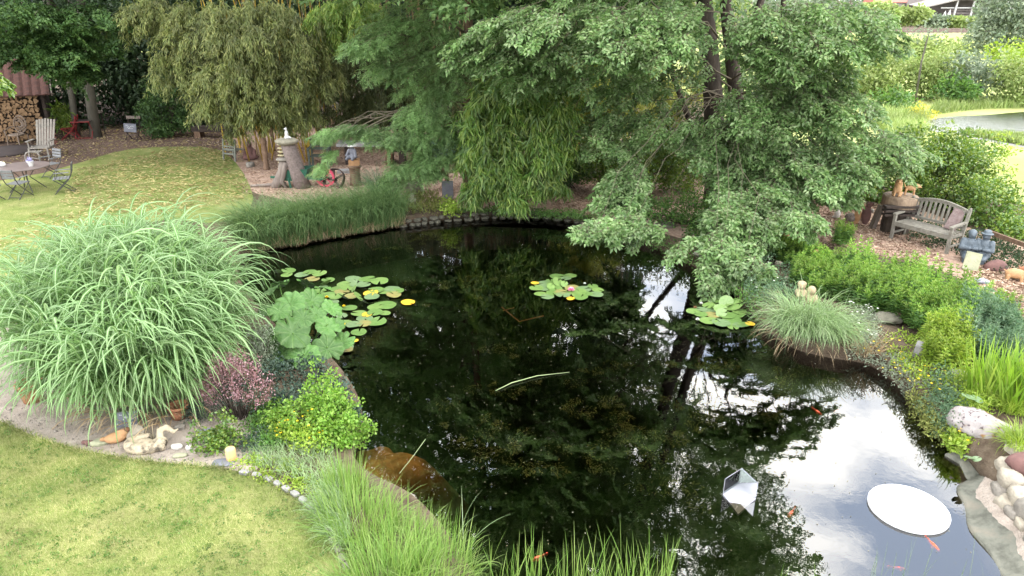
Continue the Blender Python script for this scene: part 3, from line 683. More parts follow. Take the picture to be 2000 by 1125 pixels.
# ---- litter and grass that nobody could count
def litter():
    P = np.concatenate([patch_pts([(110, 400), (150, 330), (330, 290), (420, 290), (475, 345), (470, 390), (300, 420)], 2600, GZ + .05), patch_pts([(0, 320), (140, 322), (300, 290), (480, 320), (480, 250), (60, 240)], 1500, GZ + .02),
                        patch_pts([(-60, 500), (60, 420), (250, 400), (200, 470)], 320, GZ + .05)])
    n = len(P); az = rng.normal(0, .8, n); D = np.stack([np.cos(az), np.sin(az), rng.normal(0, .12, n)], 1)
    foliage('fallen_leaves', leaves(P, D, UPV + rng.normal(0, .25, (n, 3)), rng.uniform(.08, .2, n), rng.uniform(.018, .035, n)), M['litter'], kind='stuff', label='pale fallen bamboo leaves strewn over the back lawn')
    Q = np.concatenate([patch_pts([(470, 380), (480, 330), (560, 280), (960, 280), (960, 410), (700, 395)], 9000, GZ + .015), patch_pts([(1080, 415), (1080, 345), (1220, 340), (1260, 430)], 3500, GZ + .015), patch_pts([(1440, 480), (1430, 400), (1620, 380), (1760, 410), (1860, 520), (1700, 500)], 9000, GZ + .015),
                        patch_pts([(1880, 520), (1960, 500), (2010, 560), (2010, 660)], 2500, GZ + .015), patch_pts([(40, 320), (300, 285), (480, 310), (470, 250), (60, 250)], 1500, GZ + .015)])
    n = len(Q); az = rng.uniform(0, 6.28, n); D = np.stack([np.cos(az), np.sin(az), rng.normal(0, .2, n)], 1)
    foliage('wood_chips', leaves(Q, D, UPV + rng.normal(0, .4, (n, 3)), rng.uniform(.04, .13, n), rng.uniform(.012, .035, n)), M['chip_bits'], kind='stuff', label='loose wood chips on the path behind the pond')
    g = patch_pts([(-60, 1180), (-60, 800), (60, 852), (200, 888), (300, 903), (430, 914), (520, 937), (582, 972), (628, 1012), (660, 1065), (700, 1180)], 90000, GZ + .005)
    m = len(g); foliage('grass', blades(g, rng.uniform(0, 6.28, m), rng.uniform(.6, 1.4, m), rng.uniform(.025, .075, m), rng.uniform(.004, .010, m), rng.uniform(0, 1, m), 1), M['grass'], kind='stuff', label='short mown grass of the front lawn')
    g = patch_pts([(-250, 640), (-250, 410), (60, 352), (240, 302), (420, 296), (490, 390), (300, 430), (100, 480)], 80000, GZ + .005)
    m = len(g); foliage('back_grass', blades(g, rng.uniform(0, 6.28, m), rng.uniform(.6, 1.4, m), rng.uniform(.03, .06, m), np.full(m, .011), rng.uniform(0, 1, m), 1), M['grass'], kind='stuff', label='mown grass of the back lawn')
litter()
def small_growth():
    # pebbles on the sand, clover in the turf, longer grass along the mown edge
    oc = np.array([(1, 0, 0), (0, 1, 0), (-1, 0, 0), (0, -1, 0), (0, 0, .7), (0, 0, -.7)], float); of = np.array([(0, 1, 4), (1, 2, 4), (2, 3, 4), (3, 0, 4), (1, 0, 5), (2, 1, 5), (3, 2, 5), (0, 3, 5)])
    P = patch_pts([(-60, 700), (0, 735), (120, 800), (250, 850), (420, 880), (440, 915), (300, 903), (200, 888), (100, 866), (0, 822), (-60, 790)], 900, GZ + .008); n = len(P); s = .005 + .02 * rng.uniform(0, 1, n) ** 5
    V = P[:, None] + oc[None] * rng.uniform(.6, 1.4, (n, 6, 3)) * s[:, None, None]; F = (of[None] + (np.arange(n) * 6)[:, None, None]).reshape(-1, 3)
    link('pebbles', npmesh('pebbles', V.reshape(-1, 3), F), M['pebble'], kind='stuff', label='small pebbles and crumbs on the sandy bed')
    C = patch_pts([(-60, 1180), (-60, 800), (60, 852), (200, 890), (430, 918), (520, 940), (600, 990), (650, 1065), (690, 1180)], 420, GZ + .012)
    C = np.concatenate([C[:140] + rng.normal(0, .10, (140, 3)) * np.array([1, 1, 0]) for _ in range(5)])
    foliage('clover', clump_leaves(C, (.03, .03, .012), 9, .022, .018, 0, .8, .5), M['l_bed'], kind='stuff', label='small clover leaves scattered through the front lawn')
    E = [(0, 826), (50, 848), (100, 868), (150, 880), (200, 890), (300, 905), (430, 916), (520, 937), (582, 972), (628, 1012), (660, 1064), (700, 1140)]; Q = []
    for i in range(len(E) - 1):
        a, b = G(*E[i]), G(*E[i + 1]); k = int((b - a).length * 420); t = rng.uniform(0, 1, k); Q.append(np.array(a)[None] + (np.array(b) - np.array(a))[None] * t[:, None] + rng.normal(0, .028, (k, 3)) * np.array([1, 1, 0]))
    Q = np.concatenate(Q); m = len(Q); foliage('edge_grass', blades(Q, rng.uniform(0, 6.28, m), rng.uniform(.3, 1.4, m), rng.uniform(.04, .12, m), np.full(m, .006), rng.uniform(0, 1.4, m), 2), M['grass'], kind='stuff', label='longer grass fringing the mown lawn edge')
M['pebble'] = mat('pebble', (.34, .30, .26), (.13, .11, .10), 40, .9, spec=.1)
small_growth()
def pond_bits():
    P = patch_pts([(480, 520), (800, 445), (1100, 432), (1400, 580), (1650, 720), (1800, 820), (1870, 1000), (1900, 1120), (950, 1120), (720, 860), (700, 740)], 3200, .006)
    K = P[rng.integers(0, 60, 1150)]; P[:1150] = K + rng.normal(0, .28, (1150, 3)) * np.array([1, 1, 0]); P = P[rng.permutation(3200)]
    n = len(P); az = rng.uniform(0, 6.28, n); D = np.stack([np.cos(az), np.sin(az), np.zeros(n)], 1)
    sz = .004 + .011 * rng.uniform(0, 1, n) ** 4
    foliage('floating_specks', leaves(P, D, UPV + 0 * D, sz * 1.5, sz, .0, 0), M['specks'], kind='stuff', label='pale specks and petals floating on the pond')
    L = []
    for (u, v, ru, rv, k) in ((1380, 800, 70, 40, 26), (1290, 870, 60, 40, 22), (1420, 720, 70, 20, 22), (1560, 740, 60, 20, 12), (840, 470, 70, 15, 30), (930, 550, 60, 14, 18), (960, 860, 60, 30, 14), (1050, 915, 20, 8, 4), (780, 600, 40, 20, 8), (640, 475, 60, 8, 14), (990, 760, 30, 12, 8), (880, 560, 70, 25, 14), (1180, 820, 80, 40, 14), (1240, 770, 120, 60, 22), (1100, 880, 120, 40, 16), (1330, 950, 60, 30, 10), (900, 790, 60, 60, 12), (1480, 780, 60, 30, 16), (700, 500, 100, 20, 16), (1010, 680, 80, 40, 10)):
        k = max(4, int(k * .6))
        c = np.array([tuple(G(u + ru * a, v + rv * b, -.03)) for a, b in rng.uniform(-1, 1, (k, 2))]); c[:, 2] = -rng.uniform(.006, .05, k)
        A = rng.normal(size=(k, 3)) * np.array([1, .6, .02]); a, b = sprays(c, A, rng.uniform(.14, .45, k), 7, 6, .045, .014, .01, jit=.5); a[0][:, 2] = np.minimum(a[0][:, 2], -.006); L.append(a)
    foliage('pond_weed', cat_vf(*L), M['l_weed'], kind='stuff', label='olive water weed drifting just below the pond surface')
pond_bits()
# ================================================================ trees, bamboo, hedges
def limb_path(a, b, sag=.15, n=5, wob=.2):
    a = Vector(a); b = Vector(b); L = (b - a).length; P = []
    for i in range(n + 1):
        t = i / n; p = a.lerp(b, t) + Vector((0, 0, sag * L * math.sin(PI * t)))
        if 0 < i < n: p += Vector((random.uniform(-1, 1), random.uniform(-1, 1), random.uniform(-1, 1))) * wob * L * .3
        P.append(p)
    return P
def add_limbs(t, trunk_xy, groups, m, z0=2.0, r0=.07, k=4):
    """limbs from the trunk to each group of sprays, forked towards some of its sprays"""
    o = Vector(t.location)
    for C in groups:
        c = Vector(C.mean(0)); low = c.z < 2.4; tx = Vector((trunk_xy[0], trunk_xy[1], 0)); hd = (Vector((c.x, c.y, 0)) - tx).length
        a = Vector((trunk_xy[0], trunk_xy[1], max(z0, c.z - hd * .25 + .3)))
        mb = MB(); P = limb_path(a - o, c - o); n = len(P); r0_ = r0 * (.5 if low else 1)
        mb.tube(P, [r0_ * (1 - .75 * i / (n - 1)) for i in range(n)], 6)
        for q in C[rng.permutation(len(C))[:0 if low else k]]:
            s = P[random.randrange(2, n - 1)]; Q = limb_path(s, Vector(q) - o, .08, 4, .2); mb.tube(Q, [r0 * .38, r0 * .32, r0 * .25, r0 * .18, r0 * .10], 5)
        part('limb', mb, m, t, True)

def elm_tree():
    base = G(1402, 402)
    t = thing('elm_tree', 'large leafy tree with twin dark trunks drooping over the right of the pond', 'tree', tuple(base))
    o = Vector(t.location)
    for (u0, v0, u1, Yd, r0, r1) in ((1398, 404, 1379, 0.0, .27, .20), (1447, 400, 1420, .5, .20, .15)):
        mb = MB(); a = G(u0, v0); top = W(u1, 0, a.y + .3); d = (top - a)
        P = [a + d * s + Vector((.08 * math.sin(4 * s), .06 * math.cos(3 * s), 0)) for s in (-.04, .0, .12, .3, .55, .8, 1.0, 1.5, 2.1, 2.7)]
        mb.tube([p - o for p in P], [r0 * 1.5, r0 * 1.35, r0 * 1.08, r0, r0 * .95, r0 * .9, r1, r1 * .8, r1 * .5, r1 * .2], 12); part('trunk', mb, M['bark'], t, True)
    for (u0, v0, u1, v1, Y0, Y1, r0) in ((1465, 110, 1475, 0, 21, 22, .13), (1500, 170, 1530, -30, 20.8, 22, .10), (1370, 300, 1260, -20, 20.5, 22.5, .09)):
        mb = MB(); a = W(u0, v0, Y0); b = W(u1, v1, Y1); mb.tube([p - o for p in limb_path(a, b + (b - a) * .8, .02)], [r0, r0 * .95, r0 * .85, r0 * .75, r0 * .6, r0 * .4], 8); part('limb', mb, M['bark'], t, True)
    REG = [  # u, v, Y, ru, rv, depth, sprays, spray length
        (1000, 85, 17.5, 130, 32, .8, 40, .55), (1090, 140, 18, 120, 35, .8, 26, .5), (1110, 40, 17, 150, 45, 1.0, 52, .6), (1260, 60, 16.6, 120, 60, 1.0, 60, .6), (1240, 130, 19, 150, 45, 1.0, 34, .55),
        (1330, 40, 17.2, 60, 50, .9, 14, .5), (1530, 60, 16.5, 100, 60, 1.0, 60, .6), (1620, 45, 17, 100, 55, 1.0, 60, .6), (1690, 55, 17.5, 60, 50, .8, 26, .5), (1560, 150, 18, 110, 50, 1.0, 46, .55),
        (1500, 210, 17.5, 100, 50, 1.0, 46, .55), (1610, 205, 17.5, 110, 45, 1.0, 50, .55), (1660, 285, 17.3, 110, 45, 1.0, 60, .55), (1735, 282, 17.8, 80, 24, .8, 36, .45), (1590, 330, 16.8, 110, 40, .9, 50, .5),
        (1620, 370, 16.6, 55, 20, .6, 18, .4), (1310, 400, 16.8, 90, 36, .7, 40, .42), (1250, 365, 17.2, 90, 36, .7, 22, .42), (1400, 390, 16.6, 80, 40, .7, 40, .42), (1340, 340, 17.4, 90, 40, .7, 40, .42), (1370, 420, 16.3, 60, 50, .6, 46, .40), (1310, 470, 15.6, 60, 14, .4, 14, .35), (1190, 240, 19.6, 80, 60, 1., 30, .5), (1440, 160, 21.6, 90, 90, .8, 40, .5), (1260, 200, 20, 90, 50, 1., 26, .5), (1390, 300, 17.8, 80, 40, .8, 34, .45), (1300, 290, 18.4, 90, 36, .8, 26, .45), (1310, 245, 18.5, 80, 40, 1.0, 16, .5), (1440, 270, 18, 90, 40, .9, 30, .5), (1500, 300, 17.5, 90, 45, .9, 34, .5), (1500, 385, 16.4, 70, 36, .7, 26, .45), (1420, 330, 17.8, 80, 40, .8, 26, .45),
        (1260, 350, 17.5, 90, 30, .8, 30, .45), (1330, 390, 17, 90, 40, .8, 34, .45), (1215, 380, 17, 50, 25, .6, 12, .4), (1230, 432, 15.3, 80, 12, .5, 22, .40), (1300, 445, 15.4, 90, 24, .6, 32, .42), (1370, 480, 14.8, 80, 28, .6, 34, .42),
        (1440, 440, 15.5, 70, 45, .6, 30, .42), (1450, 520, 14.3, 50, 30, .5, 22, .4), (1400, 540, 14.2, 50, 22, .4, 12, .35), (1170, 440, 14.9, 50, 7, .3, 10, .35), (1540, 420, 15.6, 50, 25, .5, 12, .4)]
    lv = []; tw = []; groups = []
    for (u, v, Y, ru, rv, rd, n, ln) in REG:
        C = ell(u, v, Y, ru, rv, rd, int(n * (1.5 if u < 1600 else .95)))
        # the gap under the crown through which the pond mirrors the sky
        k = np.array([not (abs(1000 + FPX * c[0] / (c[1] * CP + (H + c[2]) * SP) - 1305) < 62 and abs(562.5 - FPX * (c[1] * SP - (H + c[2]) * CP) / (c[1] * CP + (H + c[2]) * SP) - 570) < 62) for c in C])
        C = C[k]
        if len(C) < 3: continue
        A = (C - np.array([base.x, base.y, 0])) * np.array([1, 1, 0]); A = nrm(A) + rng.normal(0, .5, A.shape); A[:, 1] -= .35; A[:, 2] = -.28
        a, b = sprays(C, A, ln * rng.uniform(.7, 1.2, len(C)), 9, 8, .125, .066, .38); lv.append(a); tw.append(b); groups.append(C)
    foliage('crown', cat_vf(*lv), M['l_elm'], t); foliage('twigs', cat_vf(*tw), M['twig'], t)
    add_limbs(t, (base.x, base.y), groups, M['twig'], 3.2, .024, 2)
    # the crown above the frame: it shades the bank and shows in the water
    c = np.array([base.x - .3, base.y + .3, 10.5]); C = np.concatenate([c + ball_pts(1350, .25) * np.array([5.4, 4.6, 5.6]), np.array([1.8, 20.6, 10.5]) + ball_pts(520, .2) * np.array([4.2, 3.4, 5.0])])
    C = C[(C[:, 2] > 5.9) & (C[:, 0] < 5.3 + .75 * np.maximum(0, C[:, 2] - 6.5))]
    A = nrm((C - c) * np.array([1, 1, .2])) + rng.normal(0, .4, C.shape)
    a, b = sprays(C, A, rng.uniform(.8, 1.4, len(C)), 9, 7, .17, .10, .3); foliage('upper_crown', a, M['l_elm'], t)
elm_tree()

def locust_tree():
    base = G(913, 385)
    t = thing('locust_tree', 'slim brown trunked tree with layered feathery branches beside the bamboo', 'tree', tuple(base)); o = Vector(t.location)
    a = base; b = W(913, 200, a.y); d = W(916, 0, a.y) - b
    mb = MB(); mb.tube([p - o for p in (a - Vector((0, 0, .1)), a.lerp(b, .4), b, b + d * .5, b + d, b + d * 2.2, b + d * 4)], [.16, .14, .125, .12, .115, .09, .03], 12); part('trunk', mb, M['bark_brown'], t, True)
    REG = [(740, 85, 20, 60, 20, .8, 30), (800, 60, 20.3, 90, 35, .9, 46), (860, 110, 20.6, 80, 30, .9, 40), (780, 130, 20, 60, 16, .7, 20), (830, 30, 21, 100, 30, .9, 34), (840, 175, 20.5, 50, 30, .7, 24), (880, 160, 20.8, 40, 40, .7, 22),
           (830, 218, 20, 60, 22, .7, 34), (780, 262, 19.6, 70, 16, .7, 36), (690, 250, 19.6, 60, 8, .6, 26), (645, 258, 19.4, 35, 6, .5, 14), (655, 296, 19.2, 20, 6, .4, 5), (640, 322, 19.1, 20, 7, .3, 5), (850, 262, 19.8, 50, 22, .7, 30), (830, 310, 19.5, 35, 24, .5, 22), (790, 325, 19.3, 35, 20, .4, 12),
           (900, 250, 20, 40, 18, .6, 16), (935, 280, 19.6, 40, 18, .6, 20), (960, 305, 19.4, 35, 12, .5, 12), (870, 300, 19.6, 40, 18, .5, 16), (960, 70, 20.5, 60, 35, .8, 26), (940, 140, 20.5, 60, 30, .8, 16), (770, 350, 19.4, 25, 14, .4, 8), (850, 330, 19.5, 22, 18, .4, 10)]
    P = []; groups = []
    for (u, v, Y, ru, rv, rd, n) in REG:
        C = ell(u, v, Y, ru, rv, rd, int(n * 1.7)); groups.append(C); P.append(C)
    C = np.concatenate(P); m = len(C)
    A = nrm((C - np.array([base.x, base.y, 0])) * np.array([1, 1, 0])) + rng.normal(0, .45, (m, 3)); A[:, 1] -= .3; A[:, 2] = -.22; A = nrm(A)
    k = 13; s = (np.arange(k) + .5) / k; ln = rng.uniform(.38, .68, m) * np.where(C[:, 2] < 2.6, .62, 1.)
    Sd = nrm(np.cross(A, UPV)); sg = np.where(np.arange(k) % 2, 1., -1.)
    Q = C[:, None] + A[:, None] * (ln[:, None] * s)[..., None] - UPV * (ln[:, None] * .25 * s ** 2)[..., None]
    D = A[:, None] * .6 + Sd[:, None] * (sg * .8)[None, :, None] - UPV * .25 + rng.normal(0, .3, Q.shape)
    N = UPV + rng.normal(0, .3, Q.shape); Q = Q.reshape(-1, 3)
    foliage('crown', pinnate(Q, D.reshape(-1, 3), N.reshape(-1, 3), rng.uniform(.15, .26, len(Q)), 7, .062, .025), M['l_locust'], t)
    foliage('twigs', rods(C, C + A * ln[:, None] - UPV * (ln * .25)[:, None], .006, .002), M['twig'], t)
    add_limbs(t, (base.x, base.y), groups, M['twig'], 1.5, .035, 3)
    c = np.array([base.x, base.y, 9.5]); U = c + ball_pts(900, .25) * np.array([4.6, 3.8, 4.8]); U = U[U[:, 2] > 5.8]
    a, _ = sprays(U, (U - c) * np.array([1, 1, .1]) + rng.normal(0, .6, U.shape), 1.1, 8, 7, .20, .11, .25); foliage('upper_crown', a, M['l_locust'], t)
locust_tree()

def back_trees():
    """tall trees closing the garden behind; each with its own trunk and crown"""
    spec = [(-27, 39, 17, 6.5, 'tall dark tree rising behind the wood shed'), (-19.5, 41, 19, 6, 'tall dark tree behind the trees on the left'), (-12, 40, 19, 6.5, 'tall dark tree behind the olive bamboo'), (-4.5, 39, 20, 6.5, 'tall dark tree behind the middle bamboo thicket'),
            (2.0, 36, 18, 5.2, 'tall dark tree behind the slim trunked tree'), (-34, 36, 16, 6, 'tall dark tree at the far left edge')]
    for i, (x, y, h, r, lab) in enumerate(spec):
        t = thing('background_tree', lab, 'tree', (x, y, GZ), 0, 'tall trees behind the garden')
        mb = MB(); mb.tube([(0, 0, -.1), (.1, 0, h * .3), (-.1, .1, h * .6), (0, 0, h * .92)], [.38, .3, .2, .05], 9); part('trunk', mb, M['bark'], t, True)
        c = np.array([x, y, h * .52]); C = c + ball_pts(850, .5) * np.array([r, r * .75, h * .5])
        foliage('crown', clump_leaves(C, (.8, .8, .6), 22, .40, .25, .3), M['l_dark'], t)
back_trees()

def shade_trees_left():
    for (u, v, pts, r, lab, REG) in (
        (188, 268, [(170, 150), (160, 90), (158, 0)], .19, 'stout grey trunked tree leaning left beside the red table',
         [(60, 60, 25, 110, 60, 1.2, 70), (150, 40, 25.5, 90, 50, 1.2, 50), (60, 92, 24.8, 90, 18, 1., 36), (20, 20, 24, 80, 40, 1.2, 40), (130, 95, 25.2, 60, 30, .9, 30), (215, 60, 28, 50, 60, 1., 24), (165, 60, 26, 50, 50, 1., 24)]),
        (150, 268, [(138, 170), (118, 110), (100, 20)], .125, 'thinner trunked tree at the right corner of the wood shed', [(130, 125, 26, 45, 22, .7, 22), (150, 140, 26, 30, 12, .5, 12), (85, 108, 26, 60, 12, .8, 14), (100, 90, 26.5, 60, 30, .8, 18), (40, 75, 26.5, 60, 34, .9, 26)])):
        base = G(u, v); t = thing('shade_tree', lab, 'tree', tuple(base), 0, 'trees by the wood shed'); o = Vector(t.location)
        P = [base - Vector((0, 0, .1))] + [W(a, b, base.y - .3 * i) for i, (a, b) in enumerate(pts)]; d = P[-1] - P[-2]; P += [P[-1] + d * .8 + Vector((0, 0, 2)), P[-1] + d + Vector((0, 0, 5))]
        mb = MB(); mb.tube([p - o for p in P], [r * 1.25, r, r * .9, r * .8, r * .5, r * .15], 10); part('trunk', mb, M['bark_grey'], t, True)
        lv = []; gr = []
        for (a, b, Y, ru, rv, rd, n) in REG:
            C = ell(a, b, Y, ru, rv, rd, n); A = rng.normal(size=C.shape) * np.array([1, .6, 0]); A[:, 1] -= .5; A[:, 2] = -.25
            x, _ = sprays(C, A, rng.uniform(.5, .8, len(C)), 8, 7, .125, .10, .3); lv.append(x); gr.append(C)
        C = np.array([base.x + 1.5, base.y - 3.5, 8.8]) + ball_pts(230, .2) * np.array([7.0, 4.5, 2.6]); C = C[C[:, 2] > 6.2]  # unseen clumps added above the frame to block sun from the ground below
        lv.append(clump_leaves(C, (.9, .9, .6), 26, .26, .2))
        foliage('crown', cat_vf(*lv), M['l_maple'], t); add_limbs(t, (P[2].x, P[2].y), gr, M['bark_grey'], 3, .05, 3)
shade_trees_left()
def edge_branch():
    t = thing('overhanging_branch', 'pale green leafy branch tip entering at the left edge above the shed roof', 'branch', tuple(W(-40, 140, 12)))
    C = ell(-22, 148, 12, 14, 10, .2, 6); a, b = sprays(C, np.tile([[1., -.2, -.5]], (6, 1)) + rng.normal(0, .2, (6, 3)), .22, 8, 7, .09, .05, .5)
    foliage('leaves', a, M['l_laurel'], t); foliage('twig', b, M['twig'], t)
edge_branch()

# ---------------------------------------------------------------- bamboo
def bamboo(name_label, spots, h, REG, m_leaf, L, Wd, cane='cane', lean=.10, r=.028, nn=7, nl=9, culms=26, upper=None, extra=(), fall=.9):
    base = Vector(np.mean([tuple(p) for p in spots], 0)); t = thing('bamboo_clump', name_label, 'bamboo', tuple(base)); o = Vector(t.location)
    V = []
    for k in range(culms):
        p = random.choice(spots) + Vector((random.gauss(0, .35), random.gauss(0, .3), 0)); q = p + Vector((random.gauss(0, lean) * h, random.gauss(-.03, lean * .6) * h, h * random.uniform(.75, 1)))
        mid = p.lerp(q, .5) + Vector((0, 0, .05 * h)); mb = MB(); mb.tube([x - o for x in (p - Vector((0, 0, .05)), p.lerp(mid, .5), mid, mid.lerp(q, .5) + Vector((0, 0, .02 * h)), q)], [r, r * .95, r * .8, r * .55, r * .15], 6, False); part('culm', mb, M[cane] if random.random() < .7 else M['cane_dry'], t, True)
    for (a, b, r2) in extra:
        mb = MB(); mb.tube([a - o, a.lerp(b, .5) + Vector((.06, 0, .0)) - o, b - o], [r2, r2 * .9, r2 * .6], 8); part('culm', mb, M['cane'], t, True)
    lv = []
    for (u, v, Y, ru, rv, rd, n, ln) in REG:
        C = ell(u, v, Y, ru, rv, rd, int(n * 1.25), .25); c = np.array(W(u, v, Y + .6)); O = nrm((C - c) * np.array([1, 1, 0]) + np.array([0, -.5, 0]) * rd + rng.normal(0, .35, C.shape) * np.array([1, 1, 0])); O[:, 2] = 0
        lv.append(plumes(C, O, ln * rng.uniform(.6, 1.3, len(C)), nn, nl, L, Wd, fall))
    foliage('foliage', cat_vf(*lv), m_leaf, t)
    if upper is not None:
        c, rad, n = upper; C = np.array(c) + ball_pts(n, .3) * np.array(rad); C = C[C[:, 2] > 5.6]; O = nrm((C - np.array(c)) * np.array([1, 1, 0]) + rng.normal(0, .3, C.shape)); O[:, 2] = 0
        foliage('upper_foliage', plumes(C, O, 1.5, 6, 6, .30, .05), m_leaf, t)
    return t
bamboo('big olive green bamboo with drooping plumes and yellow canes right of the lawn', [G(470, 296), G(505, 302), G(540, 296), G(600, 288), G(560, 290)], 9.5,
       [(420, 60, 25.5, 90, 60, 1.2, 100, .95), (300, 25, 26, 60, 35, 1., 45, .9), (480, 60, 25.2, 90, 60, 1.2, 100, .95), (370, 130, 25.8, 60, 45, 1., 50, .9), (470, 140, 25, 80, 45, 1.1, 90, .9), (560, 60, 25.8, 80, 60, 1.1, 90, .9), (560, 150, 25.6, 70, 50, 1., 80, .85), (430, 190, 25.2, 50, 28, .9, 40, .8), (510, 205, 25, 70, 30, .9, 50, .8), (590, 210, 25.8, 40, 40, .8, 40, .75), (455, 235, 25, 14, 30, .3, 10, .5), (620, 130, 26.6, 40, 60, .8, 40, .8), (545, 235, 25.8, 50, 20, .7, 16, .6)],
       M['l_bamboo'], .21, .034, lean=.10, culms=34, upper=((-9.6, 27, 8), (4.6, 2.4, 2.8), 220), extra=((G(600, 316), W(578, 200, 25.5), .03), (G(604, 314), W(600, 190, 25.6), .025), (G(596, 318), W(540, 180, 25.3), .028), (G(530, 314), W(540, 220, 25.3), .024), (G(514, 316), W(482, 225, 25), .024), (G(608, 318), W(566, 100, 25.6), .045), (G(612, 318), W(588, 230, 25.4), .035), (G(488, 318), W(452, 212, 24.6), .03), (G(522, 312), W(505, 215, 25.4), .026)))
bamboo('dark bamboo thicket standing in shade behind the middle of the garden', [G(640, 286), G(700, 284), G(760, 282), G(820, 280), G(870, 280)], 8.5,
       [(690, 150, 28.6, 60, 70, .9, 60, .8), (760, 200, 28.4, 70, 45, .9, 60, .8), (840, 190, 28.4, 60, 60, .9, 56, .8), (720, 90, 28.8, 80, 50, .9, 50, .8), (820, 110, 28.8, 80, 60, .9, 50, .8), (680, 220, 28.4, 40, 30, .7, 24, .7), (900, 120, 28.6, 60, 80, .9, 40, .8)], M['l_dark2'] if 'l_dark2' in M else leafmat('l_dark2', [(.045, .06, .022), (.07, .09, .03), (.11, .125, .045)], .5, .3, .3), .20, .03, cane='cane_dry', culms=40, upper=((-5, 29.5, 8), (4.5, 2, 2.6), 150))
bamboo('bright green bamboo tops hanging in at the top middle', [G(660, 270), G(690, 268)], 9.5, [(650, 40, 26.2, 50, 40, .8, 44, .85), (690, 20, 26.4, 50, 30, .8, 34, .85), (730, 50, 26.6, 30, 34, .6, 14, .7)], M['l_bamboo_g'], .21, .035, culms=6)
bamboo('low bright bamboo leaning over the far pond edge', [G(960, 395), G(990, 395), G(1030, 392), G(1000, 385)], 3.8,
       [(960, 230, 19.6, 60, 60, .6, 56, .6), (1010, 190, 20, 80, 50, .8, 60, .6), (1060, 240, 19.6, 60, 50, .6, 54, .6), (960, 300, 19.2, 50, 40, .5, 56, .5), (1040, 310, 19.2, 60, 40, .5, 54, .5), (980, 350, 18.9, 50, 24, .5, 40, .42), (1000, 388, 18.6, 26, 14, .3, 16, .35), (1090, 215, 20, 45, 55, .6, 30, .55), (950, 335, 19, 30, 30, .4, 18, .45), (930, 370, 19, 22, 18, .4, 12, .4), (1070, 350, 19.2, 40, 26, .5, 26, .42), (1085, 290, 19.6, 30, 40, .5, 24, .45), (920, 290, 19.8, 24, 40, .4, 16, .45), (1000, 130, 21, 80, 50, .8, 40, .7)],
       M['l_bamboo_c'], .30, .042, cane='cane_dry', r=.009, lean=.22, nn=4, nl=9, culms=60, fall=.55)
bamboo('yellow green bamboo lit by the sun behind the large tree', [G(1130, 300), G(1200, 300), G(1270, 296)], 6,
       [(1140, 190, 23, 26, 40, .6, 40, .6), (1190, 200, 25, 60, 60, .8, 60, .8), (1260, 190, 26, 60, 60, .8, 50, .8), (1150, 110, 26, 70, 50, .8, 40, .8), (1330, 160, 27, 50, 70, .8, 36, .8), (1100, 260, 24, 30, 30, .5, 14, .5)], M['l_bamboo_y'], .19, .032, cane='cane_dry', culms=30, r=.014)

# ---------------------------------------------------------------- shrubs and hedges
def shrub(name, label, cat, REG, m, L, Wd, n_each=26, rad=.22, down=.2, up=0, group=None, six=False, stem=M['bark'], nst=5, dens=1.):
    u, v, Y = REG[0][:3]; c = W(u, v, Y); low = min(W(r[0], r[1] + r[4], r[2]).z for r in REG)
    t = thing(name, label, cat, (c.x, c.y, min(GZ, max(low, 0))), 0, group); o = Vector(t.location); C = [ell(*r[:6], int(r[6] * dens), .35) for r in REG]
    foliage('foliage', cat_vf(*[clump_leaves(q, (rad, rad, rad * .8), n_each, L, Wd, down, .8, up, six) for q in C]), m, t)
    mb = MB()
    for q in C:
        for p in q[:nst]:
            b = Vector((c.x + random.gauss(0, .12), c.y + random.gauss(0, .1), GZ - .05)); mb.tube([x - o for x in limb_path(b, p, .1, 3, .15)], [.02, .016, .011, .004], 5)
    part('stem', mb, stem, t, True); return t
shrub('laurel_hedge', 'bright glossy laurel hedge behind the wooden bench', 'hedge', [(1850, 345, 20, 90, 70, 1.0, 90), (1700, 350, 20.6, 70, 70, 1., 70), (1780, 300, 21, 80, 50, 1., 60), (1930, 400, 18.4, 50, 55, .8, 50), (1640, 340, 21.5, 60, 60, 1., 36), (1965, 460, 17.3, 60, 40, .7, 36), (1880, 300, 20.5, 60, 40, .8, 34)], M['l_laurel'], .105, .06, 32, .26, up=.1, dens=1.9)
shrub('laurel_bush', 'glossy laurel bush beside the bare woodchip hollow', 'bush', [(1230, 330, 21, 60, 50, .9, 60), (1330, 330, 21.6, 60, 50, .9, 46), (1160, 315, 21.6, 40, 40, .8, 36), (1290, 290, 22, 60, 40, .8, 34)], M['l_laurel'], .105, .058, 30, .24, up=.1, dens=2.)
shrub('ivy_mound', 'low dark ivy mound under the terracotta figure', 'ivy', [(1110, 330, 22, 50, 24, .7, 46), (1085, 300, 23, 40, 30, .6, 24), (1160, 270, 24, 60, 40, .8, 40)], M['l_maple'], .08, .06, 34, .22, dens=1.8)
shrub('holly_bush', 'dark glossy bush left of the rustic log bench', 'bush', [(320, 215, 31, 44, 40, .9, 60), (335, 170, 31.5, 50, 40, .9, 40), (305, 250, 30.6, 30, 12, .5, 18), (360, 235, 31.2, 40, 20, .7, 30)], M['l_maple'], .13, .09, 28, .3)
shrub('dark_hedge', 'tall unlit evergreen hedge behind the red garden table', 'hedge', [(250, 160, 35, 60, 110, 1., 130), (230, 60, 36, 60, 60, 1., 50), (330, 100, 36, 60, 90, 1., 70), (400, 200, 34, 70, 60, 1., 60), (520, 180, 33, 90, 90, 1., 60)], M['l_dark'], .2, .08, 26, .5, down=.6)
shrub('leafy_pot_plant', 'strappy green plant against the right side of the wood shed', 'plant', [(122, 215, 30.6, 14, 14, .3, 10), (122, 240, 30.4, 8, 12, .2, 6)], M['l_bamboo_g'], .32, .04, 18, .12, down=.5)
